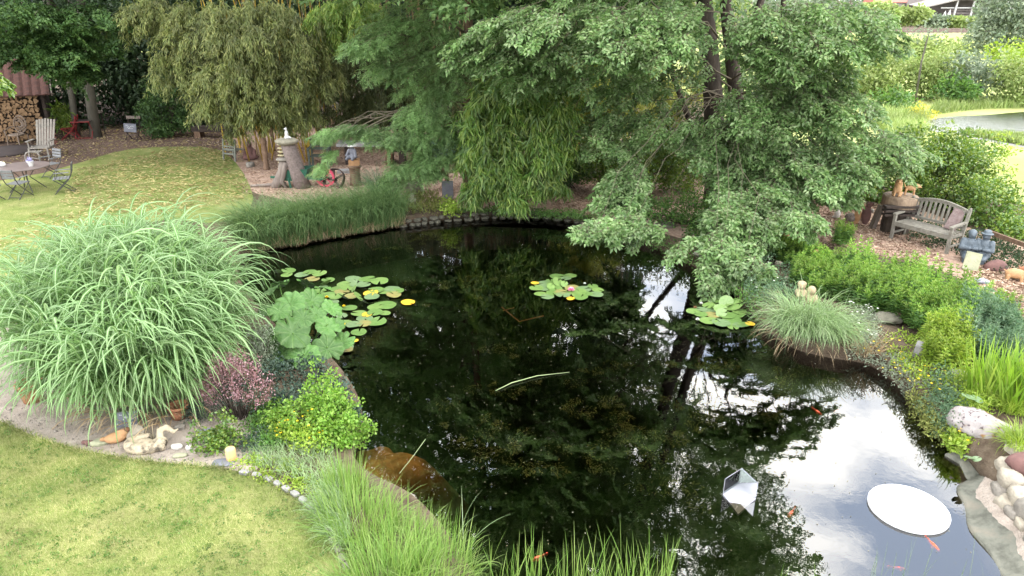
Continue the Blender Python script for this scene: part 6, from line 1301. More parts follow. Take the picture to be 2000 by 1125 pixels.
def wheelbarrow():
    c = G(600, 368); t = thing('wheelbarrow', 'old green wooden wheelbarrow with a pink spoked wheel behind the column', 'wheelbarrow', tuple(c + Vector((0, .25, 0))), R(-6)); m = M['green_paint']
    mb = MB(); mb.add([(-.72, -.22, .22), (-.05, -.22, .20), (-.05, .22, .20), (-.72, .22, .22), (-.6, -.3, .55), (.12, -.3, .62), (.12, .3, .62), (-.6, .3, .55), (-.68, -.19, .26), (-.08, -.19, .24), (-.08, .19, .24), (-.68, .19, .26), (-.57, -.27, .55), (.09, -.27, .62), (.09, .27, .62), (-.57, .27, .55)],
                      [(0, 3, 2, 1), (0, 1, 5, 4), (1, 2, 6, 5), (2, 3, 7, 6), (3, 0, 4, 7), (8, 9, 10, 11), (8, 12, 13, 9), (9, 13, 14, 10), (10, 14, 15, 11), (11, 15, 12, 8), (4, 5, 13, 12), (5, 6, 14, 13), (6, 7, 15, 14), (7, 4, 12, 15)]); part('tray', mb, m, t)
    for s in (-1, 1):
        mb = MB(); mb.beam((-1.1, s * .28, .34), (.52, s * .09, .27), .05, .06); part('handle', mb, m, t)
        mb = MB(); mb.beam((-.55, s * .24, .3), (-.5, s * .24, 0), .05, .05); part('leg', mb, m, t)
    w = MB(); n = 28
    w.add([(r * math.cos(2 * PI * k / n), y, r * math.sin(2 * PI * k / n)) for (r, y) in ((.30, -.03), (.235, -.03), (.235, .03), (.30, .03)) for k in range(n)], [(j * n + k, ((j + 1) % 4) * n + k, ((j + 1) % 4) * n + (k + 1) % n, j * n + (k + 1) % n) for j in range(4) for k in range(n)])
    wh = part('wheel', w, M['pink_paint'], t); wh.location = (.55, 0, .30)
    mb = MB(); mb.tube([(0, -.06, 0), (0, .06, 0)], .06, 10); part('hub', mb, M['rust'], wh)
    for k in range(8):
        a = 2 * PI * k / 8; mb = MB(); mb.tube([(0, 0, 0), (.25 * math.cos(a), 0, .25 * math.sin(a))], .016, 5); part('spoke', mb, M['pink_paint'] if k % 2 else M['rust'], wh)
wheelbarrow()
def iron_wheel():
    c = G(652, 366); t = thing('iron_wheel', 'rusty iron wheel with a broken hub lying tilted beside the pink wheel', 'wheel', (c.x, c.y + .1, GZ + .22)); n = 26; t.rotation_euler = (R(52), R(-28), 0)
    mb = MB(); prof = [(.34, -.06), (.37, -.06), (.37, .06), (.34, .06)]; mb.add([(r * math.cos(2 * PI * k / n), r * math.sin(2 * PI * k / n), y) for (r, y) in prof for k in range(n)], [(j * n + k, j * n + (k + 1) % n, ((j + 1) % 4) * n + (k + 1) % n, ((j + 1) % 4) * n + k) for j in range(4) for k in range(n)]); part('rim', mb, M['rust'], t)
    mb = MB(); mb.tube([(0, 0, -.1), (0, 0, .1)], .07, 10); part('hub', mb, M['rust'], t)
    for k in range(5):
        a = 2 * PI * k / 5; mb = MB(); mb.beam((.05 * math.cos(a), .05 * math.sin(a), 0), (.35 * math.cos(a), .35 * math.sin(a), 0), .07, .02); part('spoke', mb, M['rust'], t)
    mb = MB(); mb.tube([(-.3, .1, .0), (-.62, .35, .15)], .018, 6); part('rod', mb, M['rust'], t)
iron_wheel()
def hat_figure():
    c = G(695, 362); t = thing('log_pedestal', 'reddish brown log pedestal with a flared top', 'pedestal', tuple(c))
    mb = MB(); mb.lathe([(.20, 0), (.18, .15), (.165, .40), (.18, .55), (.235, .60), (.235, .64), (.05, .65)], 16, wob=.03); part('log', mb, M['bark_brown'], t, True)
    mb = MB(); mb.box((.01, 0, .09), (.32, .26, .18)); solo('terracotta_block', mb, M['terra_pale'], 'orange terracotta block under the figure with the white hat', 'block', (c.x, c.y, GZ + .65), R(5))
    g = thing('garden_figure', 'seated stone figure in grey coat and white floppy hat on the terracotta block', 'statue', (c.x - .02, c.y, GZ + .83), R(-20))
    me = figure([((0, 0, .08), (.15, .13, .09)), ((0, .02, .22), (.115, .095, .14)), ((-.10, -.03, .28), (-.16, -.10, .12), .05, .04), ((.10, -.03, .28), (.16, -.10, .12), .05, .04), ((0, 0, .40), (.075, .075, .085)), ((-.07, -.08, .08), (-.10, -.2, .04), .06, .05), ((.07, -.08, .08), (.10, -.2, .04), .06, .05)], .012, 2); part('body', me, M['slate'], g)
    mb = MB(); mb.lathe([(.155, .405), (.15, .43), (.09, .45), (.085, .51), (.05, .55), (.01, .555)], 16, (0, 0, 0), .05); part('hat', mb, M['white_paint'], g, True)
hat_figure()
def green_seat():
    c = G(627, 326); t = thing('green_armchair', 'dark green wooden garden armchair facing the pond', 'chair', tuple(c), R(4)); m = M['green_wood']
    for s in (-1, 1):
        for y in (-.28, .28):
            mb = MB(); mb.box((s * .32, y, .33 if y < 0 else .48), (.07, .07, .66 if y < 0 else .96)); part('leg', mb, m, t)
        mb = MB(); mb.box((s * .32, -.02, .68), (.10, .66, .035)); part('armrest', mb, m, t)
    for k in range(5):
        mb = MB(); mb.box((0, -.24 + k * .115, .42), (.58, .095, .025)); part('seat_slat', mb, M['wood_cut'] if k == 4 else m, t)
    for k in range(3):
        mb = MB(); mb.box((0, .29, .60 + k * .14), (.62, .03, .10)); part('back_slat', mb, m, t)
    c = G(760, 312)
    t = thing('long_table', 'long grey stone table behind the feathery branches', 'table', tuple(G(735, 318)), R(2))
    mb = MB(); mb.box((0, 0, .70), (2.6, .8, .09)); part('table_top', mb, M['concrete'], t)
    for x in (-.95, .95):
        mb = MB(); mb.box((x, 0, .33), (.2, .55, .66)); part('support', mb, M['wood_dark'], t)
    mb = MB(); mb.tube([(0, 0, -.05), (0, 0, 1.2)], [.14, .13], 10); solo('wooden_post', mb, M['bark_brown'], 'brown wooden post at the right end of the long grey table', 'post', tuple(G(761, 322)), smooth=True)
    t = thing('dark_bench', 'dark wooden bench half hidden by feathery leaves', 'bench', tuple(G(800, 318)), R(-3))
    mb = MB(); mb.box((0, 0, .45), (1.5, .42, .06)); part('seat', mb, M['wood_dark'], t)
    mb = MB(); mb.box((0, .22, .85), (1.5, .05, .35)); part('backrest', mb, M['wood_grey'], t)
    for x in (-.65, .65):
        mb = MB(); mb.box((x, .05, .5), (.09, .4, 1.0)); part('leg', mb, M['wood_dark'], t)
    mb = MB(); mb.ball((0, 0, .38), (1.1, .55, .34), 18, 8); solo('covered_boat', mb, M['blue_tarp'], 'something low under a dull blue cover left of the slim trunk', 'cover', tuple(G(862, 312)), smooth=True)
    mb = MB(); mb.box((0, 0, .05), (.55, .35, .10)); solo('stepping_stone', mb, M['concrete'], 'flat grey slab lying on the wood chips behind the hat figure', 'slab', tuple(G(676, 337)), R(6))
green_seat()
def middle_things():
    t = thing('old_barrel', 'weathered dark brown barrel with a domed lid on the bank', 'barrel', tuple(G(810, 378)))
    mb = MB(); mb.lathe([(.24, 0), (.265, .15), (.27, .3), (.25, .45)], 18); part('body', mb, M['wood_grey'], t, True)
    mb = MB(); mb.lathe([(.25, .45), (.28, .46), (.28, .52), (.24, .56), (.1, .61), (.02, .62)], 18, (0, 0, 0), .02); part('lid', mb, M['bark_brown'], t, True)
    for k, (u, lab) in enumerate(((784, 'left of two little pale seated figures on the pond wall'), (806, 'right of two little pale seated figures on the pond wall'))):
        me = figure([((0, 0, .12), (.10, .09, .13)), ((0, 0, .30), (.062, .062, .07)), ((-.07, -.05, .06), (-.08, -.14, .03), .045, .035), ((.07, -.05, .06), (.08, -.14, .03), .045, .035), ((-.09, 0, .2), (-.06, -.08, .12), .03, .025), ((.09, 0, .2), (.06, -.08, .12), .03, .025)], .012, 2)
        solo('small_figure', me, M['stone_pale'], lab, 'statuette', tuple(G(u, 402)), R(12 * k - 6), 'pair of little pale figures')
    t = thing('bird_table', 'rust brown trough of plants on a single leg behind the grey slab', 'plant stand', tuple(G(873, 367)))
    mb = MB(); mb.tube([(0, 0, -.02), (0, 0, .42)], [.08, .055], 8); mb.tube([(0, 0, .42), (0, 0, .52)], [.055, .11], 8); part('leg', mb, M['rusty'], t, True)
    mb = MB(); mb.lathe([(.10, .5), (.30, .52), (.33, .62), (.29, .61), (.05, .57)], 16); part('tray', mb, M['rusty'], t, True)
    V, F, U = blades(np.array([[0, 0, .58]]) + rng.normal(0, .12, (60, 3)) * np.array([1, 1, 0]), rng.uniform(0, 6.28, 60), rng.uniform(.8, 1.5, 60), rng.uniform(.1, .3, 60), np.full(60, .012), rng.uniform(.2, 1.5, 60), 4); link('plants', npmesh('plants', V, F, U), M['l_dry'], t)
    for (u, v, w, h, tx, rz, lab) in ((875, 388, .33, .52, -.14, 6, 'upright grey slate slab before the plant stand'), (1069, 377, .12, .42, -.1, 40, 'narrow grey slab standing edge on beside the low bamboo')):
        mb = MB(); mb.box((0, 0, h / 2), (w, .05, h)); bm = bmesh.new(); me = mb.mesh('stone_slab'); bm.from_mesh(me); bmesh.ops.bevel(bm, geom=bm.edges, offset=.012, segments=2, affect='EDGES'); bm.to_mesh(me); bm.free()
        o = solo('stone_slab', me, M['slate_pale'], lab, 'slab', tuple(G(u, v)), (tx, 0, R(rz)))
    mb = MB(); mb.lathe([(.18, 0), (.2, .05), (.19, .55), (.15, .56)], 10); solo('tree_stump', mb, M['bark'], 'dark stump half hidden under the low bamboo', 'stump', tuple(G(922, 385)), smooth=True)
    c = G(1126, 325); t = thing('pedestal', 'terracotta pedestal rising from the ivy', 'pedestal', tuple(c)); mb = MB(); mb.lathe([(.16, 0), (.14, .3), (.13, .5), (.19, .54), (.19, .6), (.05, .61)], 14); part('column', mb, M['terra_pale'], t, True)
    me = figure([((0, 0, .14), (.14, .11, .15)), ((0, 0, .34), (.10, .085, .12)), ((0, 0, .50), (.07, .07, .08)), ((-.1, 0, .38), (-.15, -.06, .2), .045, .04), ((.1, 0, .38), (.15, -.06, .2), .045, .04), ((0, .01, .58), (.05, .05, .03))], .012, 2)
    solo('terracotta_figure', me, M['terracotta'], 'red terracotta figure on the pedestal in the ivy', 'statue', (c.x, c.y, GZ + .6), R(10))
    c = G(1291, 330); t = thing('bird_bath', 'pale flat bird table on a thin dark pole among the bushes', 'bird table', tuple(c)); mb = MB(); mb.tube([(0, 0, 0), (0, 0, .95)], .03, 8); part('pole', mb, M['iron'], t); mb = MB(); mb.box((0, 0, .97), (.62, .45, .05)); part('top', mb, M['concrete'], t)
M['rusty'] = mat('rusty', (.17, .075, .04), (.10, .05, .03), 12, .85, .3, 40); M['slate_pale'] = mat('slate_pale', (.19, .195, .235), (.26, .265, .30), 6, .7, .3, 30)
middle_things()

# ---- bench corner on the right
def garden_bench():
    a = G(1740, 466); b = G(1848, 496); d = b - a; rz = math.atan2(d.y, d.x); c = a.lerp(b, .5) + Vector((math.sin(-rz), math.cos(rz), 0)) * .27
    t = thing('garden_bench', 'weathered grey wooden garden bench with an arched slatted back', 'bench', tuple(c), rz); m = M['teak']; w = d.length / 2
    for s in (-1, 1):
        mb = MB(); mb.box((s * w, -.27, .31), (.065, .065, .62)); part('leg', mb, m, t)
        mb = MB(); mb.beam((s * w, .26, 0), (s * w, .27, .45), .065, .06); mb.beam((s * w, .27, .45), (s * w, .37, .96), .065, .055); mb.ball((s * w, .375, .965), (.036, .036, .04), 8, 6); part('leg', mb, m, t)
        mb = MB(); mb.beam((s * w, -.33, .635), (s * w, .02, .650), .085, .035); mb.beam((s * w, .02, .650), (s * w, .32, .665), .08, .035); part('armrest', mb, m, t)
        mb = MB(); mb.beam((s * w, -.24, .16), (s * w, .24, .16), .03, .045); part('stretcher', mb, m, t)
        mb = MB(); mb.beam((s * w, -.24, .39), (s * w, .24, .39), .03, .07); part('side_rail', mb, m, t)
    for k in range(6):
        mb = MB(); mb.box((0, -.25 + k * .092, .435), (2 * w - .07, .070, .022)); part('slat', mb, m, t)
    mb = MB(); mb.box((0, -.275, .385), (2 * w - .065, .032, .08)); part('front_rail', mb, m, t)
    mb = MB(); mb.beam((-w + .03, .285, .53), (w - .03, .285, .53), .032, .065, (0, -.2, 1)); part('back_rail', mb, m, t)
    mb = MB(); n = 12; top = [(-w + .03 + (2 * w - .06) * k / n, .372, .895 + .115 * math.sin(PI * k / n)) for k in range(n + 1)]
    for k in range(n): mb.beam(top[k], top[k + 1], .035, .085, (0, -.2, 1))
    part('arched_top_rail', mb, m, t)
    for k in range(11):
        u = -w + .12 + k * (2 * w - .24) / 10; zt = .87 + .115 * math.sin(PI * (u + w) / (2 * w)); mb = MB(); mb.beam((u, .288, .55), (u, .365, zt), .052, .018, (0, 1, 0)); part('back_slat', mb, m, t)
    mm = Matrix.Rotation(rz, 3, 'Z'); p = c + mm @ Vector((w * .62, .13, .455))
    mb = MB(); mb.box((0, 0, .26), (.26, .035, .52)); bm = bmesh.new(); me = mb.mesh('cushion'); bm.from_mesh(me); bmesh.ops.bevel(bm, geom=bm.edges, offset=.012, segments=2, affect='EDGES'); bm.to_mesh(me); bm.free()
    solo('stone_tablet', me, M['plum_stone'], 'dull purple brown board leaning on the right end of the bench', 'board', tuple(p), (-.42, .22, rz + .25))
M['plum_stone'] = mat('plum_stone', (.14, .095, .09), (.22, .17, .16), 16, .85, .3, 30)
garden_bench()
def slab_table():
    c = G(1746, 452); t = thing('log_table', 'thick log slab table on a dark base behind the bench', 'table', tuple(c))
    mb = MB(); mb.lathe([(.40, .66), (.42, .68), (.42, .92), (.40, .94), (.02, .945)], 26, (0, 0, 0), .03); part('slab', mb, M['wood_slab'], t, True)
    mb = MB(); mb.lathe([(.33, 0), (.34, .25), (.31, .5), (.34, .64)], 14); part('base', mb, M['bark'], t)
    for k in range(3):
        mb = MB(); mb.box((-.1, -.35, .55 + k * .1), (.9, .2, .05)); part('plank', mb, M['wood_dark'], t)
    def dog(sit, s):
        B = [((0, 0, .30), (.12, .11, .20)), ((0, -.06, .20), (.13, .15, .14)), ((0, -.16, .50), (.085, .10, .09)), ((0, -.26, .47), (.045, .07, .04)), ((-.06, -.12, .58), (.03, .02, .05)), ((.06, -.12, .58), (.03, .02, .05)), ((-.06, -.15, .25), (-.06, -.19, .02), .035, .03), ((.06, -.15, .25), (.06, -.19, .02), .035, .03), ((-.10, .02, .08), (-.10, -.14, .03), .06, .035), ((.10, .02, .08), (.10, -.14, .03), .06, .035)] if sit else \
            [((0, 0, .30), (.10, .20, .10)), ((0, -.24, .40), (.075, .09, .08)), ((0, -.33, .37), (.04, .06, .035)), ((-.05, -.2, .47), (.025, .02, .045)), ((.05, -.2, .47), (.025, .02, .045)), ((-.06, -.14, .26), (-.06, -.15, .02), .04, .03), ((.06, -.14, .26), (.06, -.15, .02), .04, .03), ((-.06, .14, .26), (-.06, .16, .02), .045, .03), ((.06, .14, .26), (.06, .16, .02), .045, .03), ((0, .19, .34), (0, .27, .50), .025, .015)]
        return figure(B, .014, 2)
    solo('dog_statue', dog(True, 1), M['terra_dog'], 'larger sitting ochre dog statue on the log slab table', 'statue', (c.x - .12, c.y, GZ + .945), R(-30)).scale = (.80,) * 3
    solo('dog_statue', dog(False, 1), M['terra_dog'], 'smaller standing ochre dog statue on the log slab table', 'statue', (c.x + .18, c.y - .02, GZ + .945), R(65)).scale = (.62,) * 3
    c = G(1634, 427); me = figure([((0, 0, .12), (.075, .07, .13)), ((0, -.01, .26), (.05, .05, .06)), ((0, -.04, .31), (.035, .04, .04)), ((0, -.09, .305), (.012, .03, .012)), ((0, .05, .03), (.05, .07, .03))], .01, 2); solo('bird_statue', me, M['white_bird'], 'small white bird statue alone on the wood chips', 'statue', tuple(c), R(30)).scale = (1.15,) * 3
    c = G(1672, 438); me = figure([((0, 0, .24), (.08, .09, .20)), ((0, -.02, .46), (.05, .05, .10)), ((0, -.08, .53), (.03, .08, .03)), ((0, .03, .05), (.07, .08, .05))], .014, 2); solo('duck_statue', me, M['terra_pale'], 'ochre duck statue with bent neck beside the leaning wood post', 'statue', tuple(c), R(50))
    me = figure([((0, 0, .28), (.11, .12, .26)), ((0, -.03, .55), (.07, .07, .08)), ((0, -.08, .60), (.04, .08, .04))], .014, 2); solo('duck_statue', me, M['stone_red'], 'reddish brown bird statue right of the ochre duck', 'statue', tuple(G(1688, 440)), R(40))
    c = G(1660, 436); me = figure([((0, 0, .16), (.12, .16, .12)), ((0, -.15, .30), (.05, .06, .10)), ((-.12, 0, .26), (-.16, .1, .12), .02, .015)], .014, 2); solo('bird_ornament', me, M['wood_grey'], 'greyish driftwood bird left of the ochre duck', 'ornament', tuple(c), R(70))
    b = G(1702, 446); mb = MB(); mb.beam((0, 0, -.02), (.14, .05, .60), .19, .09); solo('leaning_post', mb, M['wood_grey'], 'leaning grey wooden post beside the bird statues', 'post', tuple(b), R(-20))
    b = G(1645, 405); mb = MB(); mb.beam((0, 0, -.02), (.08, .05, .62), .16, .09); solo('leaning_post', mb, M['wood_grey'], 'grey wooden post half hidden by hanging elm leaves', 'post', tuple(b), R(-20))
    a = W(1640, 362, 19.2); e = W(1703, 412, 18.4); mb = MB(); mb.tube([Vector((0, 0, 0)), (e - a) * .5 + Vector((0, 0, -.06)), e - a], .025, 7); mb.ball(e - a, .06, 10, 7); solo('walking_stick', mb, M['pale_wood'], 'pale pole with a knob lying across the two wooden posts', 'pole', tuple(a), smooth=True)
    a = G(1920, 470); b = G(2040, 515); mb = MB(); mb.beam((0, 0, .25), (b - a) + Vector((0, 0, .25)), .06, .10); solo('timber_rail', mb, M['bark_brown'], 'brown timber rail along the ivy behind the stone couple', 'rail', tuple(a))
M['wood_slab'] = mat('wood_slab', (.30, .22, .15), (.15, .105, .075), 9, .85, .5, 30, stretch=(1, 1, .35)); M['terra_dog'] = mat('terra_dog', (.50, .30, .15), (.36, .21, .11), 6, .8, .2, 30); M['white_bird'] = mat('white_bird', (.62, .58, .54), (.5, .46, .43), 6, .7)
slab_table()
def couple():
    c = G(1902, 508)
    def one(hat, s): return [((0, 0, .16), (.17, .16, .17)), ((0, .0, .36), (.155, .13, .17)), ((0, -.01, .60), (.085, .09, .105)), ((-.14, -.02, .46), (-.19, -.10, .30), .065, .055), ((-.19, -.10, .30), (-.04, -.17, .32), .055, .045), ((.14, -.02, .46), (.19, -.10, .30), .065, .055), ((.19, -.10, .30), (.05, -.17, .32), .055, .045), ((-.08, -.1, .13), (-.09, -.26, .10), .08, .07), ((.08, -.1, .13), (.09, -.26, .10), .08, .07), ((-.09, -.26, .10), (-.09, -.28, .0), .06, .06), ((.09, -.26, .10), (.09, -.28, .0), .06, .06), ((0, -.10, .59), (.018, .025, .02))] + ([((0, 0, .66), (.135, .135, .018)), ((0, 0, .70), (.085, .09, .055))] if hat else [((0, .02, .63), (.095, .095, .09))])
    solo('stone_woman', figure(one(False, 1), .014, 2), M['bronze'], 'left of two blue grey seated figures beside the bench, head bare', 'statue', (c.x - .13, c.y + .06, GZ), R(-22), 'seated couple of blue grey statues').scale = (.98,) * 3
    solo('stone_man', figure(one(True, 1), .014, 2), M['bronze'], 'right of two blue grey seated figures beside the bench, wearing a brimmed hat', 'statue', (c.x + .12, c.y - .06, GZ), R(-48), 'seated couple of blue grey statues').scale = (.98,) * 3
    mb = MB(); mb.box((0, 0, .2), (.30, .10, .40)); solo('stone_slab', mb, M['stone_moss'], 'leaning yellowish grey slab in front of the blue grey couple', 'slab', tuple(G(1893, 528)), (-.5, .1, R(-30)))
    solo('stone', rock_mesh((.16, .12, .06), 9, 3, .2), M['slate_pale'], 'flat grey stone at the edge of the perennials near the pigs', 'stone', tuple(G(1915, 553) + Vector((0, 0, .04))))
    def pig(): return figure([((0, 0, .22), (.15, .27, .15)), ((0, -.28, .25), (.105, .12, .11)), ((0, -.39, .22), (.055, .05, .05)), ((-.08, -.24, .36), (.035, .03, .05)), ((.08, -.24, .36), (.035, .03, .05)), ((-.08, -.16, .15), (-.08, -.17, 0), .05, .045), ((.08, -.16, .15), (.08, -.17, 0), .05, .045), ((-.08, .17, .15), (-.08, .18, 0), .06, .05), ((.08, .17, .15), (.08, .18, 0), .06, .05), ((0, .27, .28), (.02, .31, .30), .02, .012)], .016, 2)
    solo('pig_statue', pig(), M['terra_dog'], 'ochre pig statue standing at the right photo edge', 'statue', tuple(G(1980, 548)), R(62)).scale = (.72,) * 3
    solo('pig_statue', pig(), M['terracotta'], 'red terracotta pig statue cut by the right photo edge', 'statue', tuple(G(2006, 545)), R(30)).scale = (.75,) * 3
    solo('clay_mound', rock_mesh((.26, .16, .16), 14, 3, .12), M['stone_red'], 'rounded reddish stone between the couple and the pigs', 'stone', tuple(G(1944, 527) + Vector((0, 0, .06))))
M['stone_moss'] = mat('stone_moss', (.34, .34, .23), (.24, .245, .16), 5, .9, .4, 30)
couple()
def bank_figures():
    def bust(hood): return figure([((0, 0, .13), (.12, .10, .15)), ((0, 0, .32), (.085, .085, .095)), ((0, -.08, .31), (.018, .02, .025)), ((-.09, -.02, .2), (-.06, -.11, .12), .04, .03), ((.09, -.02, .2), (.06, -.11, .12), .04, .03)] + ([((0, .02, .36), (.095, .095, .06))] if hood else []), .013, 2)
    p = G(1562, 585, .35); solo('small_statue', bust(True), M['stone_ochre'], 'left of two little stone children behind the fountain sedge, wearing a cap', 'statue', tuple(p), R(-20), 'two little stone children').scale = (.9,) * 3
    p = G(1580, 598, .33); solo('small_statue', bust(False), M['stone_ochre'], 'right of two little stone children behind the fountain sedge, bare headed', 'statue', tuple(p), R(15), 'two little stone children')
    p = G(1512, 470); me = figure([((0, 0, .16), (.13, .20, .13)), ((.02, -.22, .20), (.08, .10, .09)), ((0, .18, .2), (.05, .05, .05)), ((-.07, -.1, .08), (-.07, -.1, -.02), .04, .035), ((.07, -.1, .08), (.07, -.1, -.02), .04, .035)], .014, 2); solo('sheep_statue', me, M['terra_dog'], 'ochre sheep statue at the back end of the flower bed', 'statue', tuple(p), R(35)).scale = (1.15,) * 3
    p = G(1525, 478); me = figure([((0, 0, .10), (.08, .11, .10)), ((0, -.11, .14), (.05, .06, .06))], .012, 2); solo('lamb_statue', me, M['stone_pale'], 'pale lamb statue beside the ochre sheep', 'statue', tuple(p), R(20))
    p = G(1590, 518); mb = MB(); mb.ball((0, 0, .22), (.10, .09, .16), 14, 10); mb.lathe([(.06, 0), (.07, .08)], 10); solo('terracotta_egg', mb, M['terra_dog'], 'small ochre rounded ornament among the green leaves', 'ornament', tuple(p), smooth=True)
    p = G(1885, 655, .45); solo('head_statue', figure([((0, 0, .14), (.13, .14, .17)), ((0, -.12, .14), (.03, .03, .05)), ((-.05, -.1, .18), (.03, .03, .02)), ((.05, -.1, .18), (.03, .03, .02))], .014, 2), M['stone_moss'], 'mossy stone head looking out of the perennials', 'statue', (p.x, p.y, .62), R(-25)).scale = (.8,) * 3
    for i, (u, v, r, m, z, lab) in enumerate(((1555, 508, (.22, .15, .09), 'stone', .3, 'flat pinkish grey boulder at the left end of the flower bed'), (1735, 622, (.30, .20, .10), 'stone_dark', .36, 'dark flat rock in the gap below the perennials'), (1760, 614, (.14, .12, .10), 'stone_red', .42, 'small reddish rock on the dark flat rock'), (1870, 730, (.12, .1, .06), 'concrete', .42, 'pale grey stone hidden in the feathery plants'), (1520, 515, (.08, .07, .07), 'stone_pale', .3, 'small white stone left of the pinkish boulder'), (1537, 545, (.07, .05, .06), 'stone_pale', .3, 'white stone in front of the pinkish boulder'),
                                              (1430, 520, (.12, .09, .06), 'stone', .3, 'pale stone under the drooping elm branch'), (1460, 545, (.20, .12, .06), 'stone', .27, 'flat brownish stone at the waterline under the elm'), (1375, 495, (.26, .16, .09), 'stone', .28, 'long flat stone half hidden by drooping elm leaves'), (1470, 440, (.09, .08, .07), 'stone_pale', .3, 'round pale stone among the shrub leaves'), (1300, 440, (.25, .15, .1), 'stone_dark', .28, 'grey rock on the bank at the end of the pond wall'))):
        p = G(u, v, z); solo('rock', rock_mesh(r, 100 + i, 3, .2), M[m], lab, 'rock', (p.x, p.y, z), random.uniform(-.5, .5))
    p = G(1797, 695, .33); mb = MB(); mb.box((0, 0, .10), (.22, .20, .24)); bm = bmesh.new(); me = mb.mesh('stone_block'); bm.from_mesh(me); bmesh.ops.bevel(bm, geom=bm.edges, offset=.012, segments=2, affect='EDGES'); bm.to_mesh(me); bm.free(); solo('stone_block', me, M['concrete'], 'square cut grey stone block on the planted bank', 'block', tuple(p), (.12, .1, R(-35)))
    p = G(1918, 838, .35); solo('speckled_boulder', rock_mesh((.42, .24, .20), 7, 4, .16), M['lichen_rock'], 'big pale boulder speckled with dark lichen and brown stains', 'boulder', (p.x, p.y, .36), (.25, .12, R(-50)))
    for i, (u, v, r, z) in enumerate(((1893, 775, .075, .62), (1908, 779, .065, .60), (1893, 893, .05, .34), (1907, 896, .045, .33))):
        p = G(u, v, z); me = PADS[i % 7].copy(); me.materials.append(M['pad3']); o = link('broad_leaf', me, None, None, tuple(p), (random.uniform(-.3, .3), random.uniform(-.3, .3), random.uniform(0, 6)), label=['round pale leaf above the speckled boulder', 'second round pale leaf above the speckled boulder, further right', 'small round leaf under the speckled boulder', 'second small round leaf under the speckled boulder, further right'][i], category='leaf'); o.scale = (r * 2.2,) * 3
M['stone_ochre'] = mat('stone_ochre', (.40, .32, .20), (.28, .22, .14), 7, .85, .3, 30)
def lichen():
    m = mat('lichen_rock', (.32, .29, .28), (.22, .195, .185), 5, .9, .6, 18); nt = m.node_tree; n = nt.nodes; l = nt.links; b = n['Principled BSDF']; src = b.inputs['Base Color'].links[0].from_socket
    tc = n.new('ShaderNodeTexCoord')
    def layer(sc, lo, hi, col, src, det=3):
        nz = n.new('ShaderNodeTexNoise'); nz.inputs['Scale'].default_value = sc; nz.inputs['Detail'].default_value = det; l.new(tc.outputs['Object'], nz.inputs[0])
        mr = n.new('ShaderNodeMapRange'); mr.inputs[1].default_value = lo; mr.inputs[2].default_value = hi; l.new(nz.outputs[0], mr.inputs[0]); mx = n.new('ShaderNodeMix'); mx.data_type = 'RGBA'; l.new(mr.outputs[0], mx.inputs[0]); l.new(src, mx.inputs[6]); mx.inputs[7].default_value = (*col, 1); return mx.outputs[2]
    s = layer(4.5, .58, .64, (.20, .11, .05), src); s = layer(19, .60, .66, (.075, .055, .06), s); l.new(s, b.inputs['Base Color']); return m
M['lichen_rock'] = lichen()
bank_figures()

